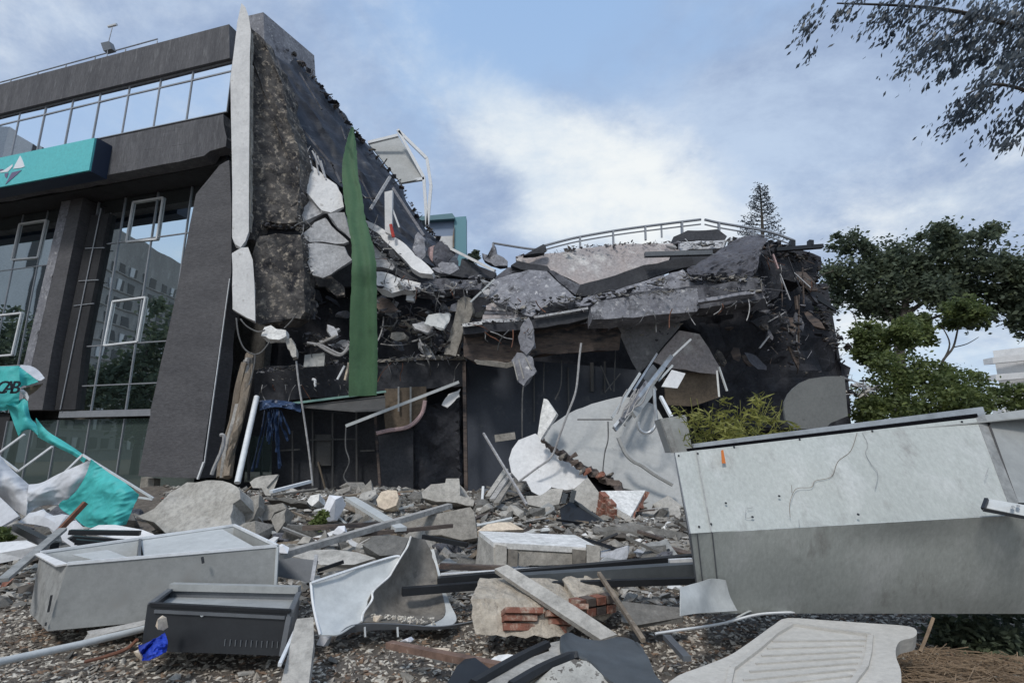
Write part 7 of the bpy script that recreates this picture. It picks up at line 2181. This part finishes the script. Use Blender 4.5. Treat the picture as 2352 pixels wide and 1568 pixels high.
# bamboo like shrub
bb = plant('bamboo_shrub', 'yellow green bamboo like shrub growing behind the girder', 'shrub', 'leaf_yellow', 'H', 7.2,
           [(150, 330, 60), (240, 350, 75), (330, 310, 70), (420, 330, 75), (515, 250, 50), (530, 330, 65), (600, 380, 45), (300, 410, 90), (440, 410, 90), (200, 420, 70), (110, 280, 30), (350, 240, 35), (545, 215, 25), (440, 240, 30), (560, 410, 60), (380, 440, 90)],
           950, .03, 411, 5.0, yj=.35, grow=.85, even=.45)
for i in range(26):
    r0.seed(800 + i)
    x0, x1 = r0.uniform(180, 520), r0.uniform(110, 610)
    P = [at(*px('H', [(x0, 620)])[0], 7.2), at(*px('H', [((x0 + x1) / 2, 470)])[0], 7.2 + r0.uniform(-.2, .2)), at(*px('H', [(x1, r0.uniform(215, 380))])[0], 7.2 + r0.uniform(-.3, .3))]
    MB().tube(P, .008, k=4, taper=.003).build('stem', 'leaf_yellow', bb)
plant('low_shrub', 'dark leafy shrub in the shade under the right end of the girder', 'shrub', 'leaf_dark', 'H', 4.5, [(1380, 1350, 90), (1480, 1330, 100), (1560, 1380, 110), (1640, 1340, 110), (1450, 1430, 90), (1600, 1450, 100), (1740, 1380, 120), (1820, 1450, 120)], 4200, .035,
      412, 1.8, yj=.15)
r0.seed(55)
m = MB()
for i in range(1500):
    x, y = r0.uniform(1140, 1900), r0.uniform(1395, 1640)
    if y < 1400 + abs(x - 1320) * .12:
        continue
    q = px('H', [(x, y)])[0]
    p = gz(q[0], q[1], r0.uniform(.0, .16))
    a = r0.uniform(0, 6.28)
    d = V((math.cos(a), math.sin(a) * .7, r0.uniform(-.25, .25))) * r0.uniform(.04, .13)
    m.bar(p - d, p + d, r0.uniform(.002, .005))
o = m.build('dry_straw', 'straw', kind='stuff')
o['label'] = 'brown dry straw and twigs heaped beside the carved panel'
tubeT('dry_stalk', 'single pale stalk rising from the straw at the bottom right', 'stalk', 'straw', 'H', [(1240, 1420, 3.6), (1270, 1350, 3.65), (1302, 1262, 3.7)], 3.6, .01)
plant('green_weed', 'bright green leafy weed growing out of the middle of the rubble', 'weed', 'leaf_mid', 'R', 8.3, [(1120, 640, 45), (1080, 690, 60), (1030, 750, 55)], 420, .05, 413, 1.8, yj=.1)
plant('green_weed', 'small green plant at the far left edge under the awning', 'weed', 'leaf_mid', 'S', 6.2, [(20, 880, 80), (70, 930, 60), (0, 960, 70)], 300, .04, 414, 2.4, yj=.1)

# ================================================================== FAR BUILDING AND STREET BEHIND THE CAMERA
fb = empty('far_apartment_block', 'pale far apartment block with stacked balconies at the right edge', 'building', at(2360, 1030, 80))
A = [at(2325, 1040, 80), at(2600, 1040, 70)]
A[0].z = A[1].z = 0
H_ = at(2360, 800, 78).z
MB().slab([A[0], A[1], A[1] + V((0, 0, H_)), A[0] + V((0, 0, H_))], 12).build('wall', 'plaster_white', fb)
for i in range(7):
    z = H_ - 2.2 - i * 2.6
    MB().slab([A[0] + V((-1.6, -1.4, z)), A[1] + V((0, -1.4, z)), A[1] + V((0, -1.4, z + .9)), A[0] + V((-1.6, -1.4, z + .9))], 1.6, dirv=(0, 1, 0)).build('balcony', 'plaster_white', fb)
    MB().slab([A[0] + V((.5, -.04, z + .95)), A[1] + V((-.5, -.04, z + .95)), A[1] + V((-.5, -.04, z + 2.2)), A[0] + V((.5, -.04, z + 2.2))], .03, dirv=(0, 1, 0)).build('window', 'tower_glass', fb)

GP = FAC.p + FI * GO


def mir(p):
    n = FI
    return p - n * (2 * (p - GP).dot(n))


XT, ZT = -66.4, 38.1
tw = empty('street_tower', 'grey concrete apartment tower across the street, seen mirrored in the dark glazing', 'building', mir(V((XT, 90, 0))))


def tbox(x0, x1, y0, y1, z0, z1):
    vs_ = [mir(V((x, y, z))) for x in (x0, x1) for y in (y0, y1) for z in (z0, z1)]
    m = MB()
    m.add(vs_, [(0, 1, 3, 2), (4, 6, 7, 5), (0, 4, 5, 1), (2, 3, 7, 6), (0, 2, 6, 4), (1, 5, 7, 3)])
    return m


tbox(XT - 16, XT, 73, 150, 0, ZT).build('wall', 'tower_wall', tw)
tbox(XT - 16, XT + .4, 63, 72.8, 0, ZT + 5).build('side_wall', 'tower_plain', tw)
tbox(XT + .4, XT + .42, 67.5, 68.7, 0, ZT + 5).build('groove', 'tower_glass', tw)
wm = sm = None
for i in range(11):
    z = ZT - 6.8 - i * 2.9
    tbox(XT, XT + .18, 73.1, 149.8, z - .75, z - .55).build('sill_course', 'tower_wall', tw)
    for j in range(25):
        y = 74.0 + j * 2.9 + (j % 2) * .35
        o = tbox(XT + .005, XT + .06, y, y + 1.55, z - .5, z + 1.15)
        w_ = o.build('window', 'tower_glass', tw)
        if (i * 7 + j * 3) % 4 == 0:
            tbox(XT + .06, XT + .2, y, y + .75, z - .5, z + 1.15).build('shutter', 'tower_plain', tw)
for k, (lab, bls, Y, n, sd) in enumerate((('street tree mirrored low in the right part of the dark glazing', [(375, 740, 60), (400, 800, 70), (330, 850, 70), (390, 880, 80), (260, 880, 70), (300, 920, 60), (200, 920, 60), (360, 960, 80)], 34, 7000, 421),
                                          ('street tree mirrored low in the glazing at the far left', [(20, 760, 60), (-40, 790, 70), (60, 830, 60), (0, 870, 80), (90, 900, 60), (150, 900, 60)], 34, 5000, 422))):
    o = empty('street_tree', lab, 'tree', mir(at(bls[0][0], 1010, Y)))
    rr = random.Random(sd)
    bl = [(mir(at(u, v, Y + rr.uniform(-2, 2))), (r_ / 1200 * Y, r_ / 1200 * Y, r_ / 1200 * Y * .8)) for u, v, r_ in bls]
    leaf_cloud(bl, n, .26, sd, 1.5).build('crown', 'leaf_dark', o)
    b = mir(at(sum(x[0] for x in bls) / len(bls), 900, Y))
    MB().tube([V((b.x, b.y, 0)), b, b + V((.5, .3, 3))], .25, taper=.08).build('trunk', 'bark', o, smooth=True)
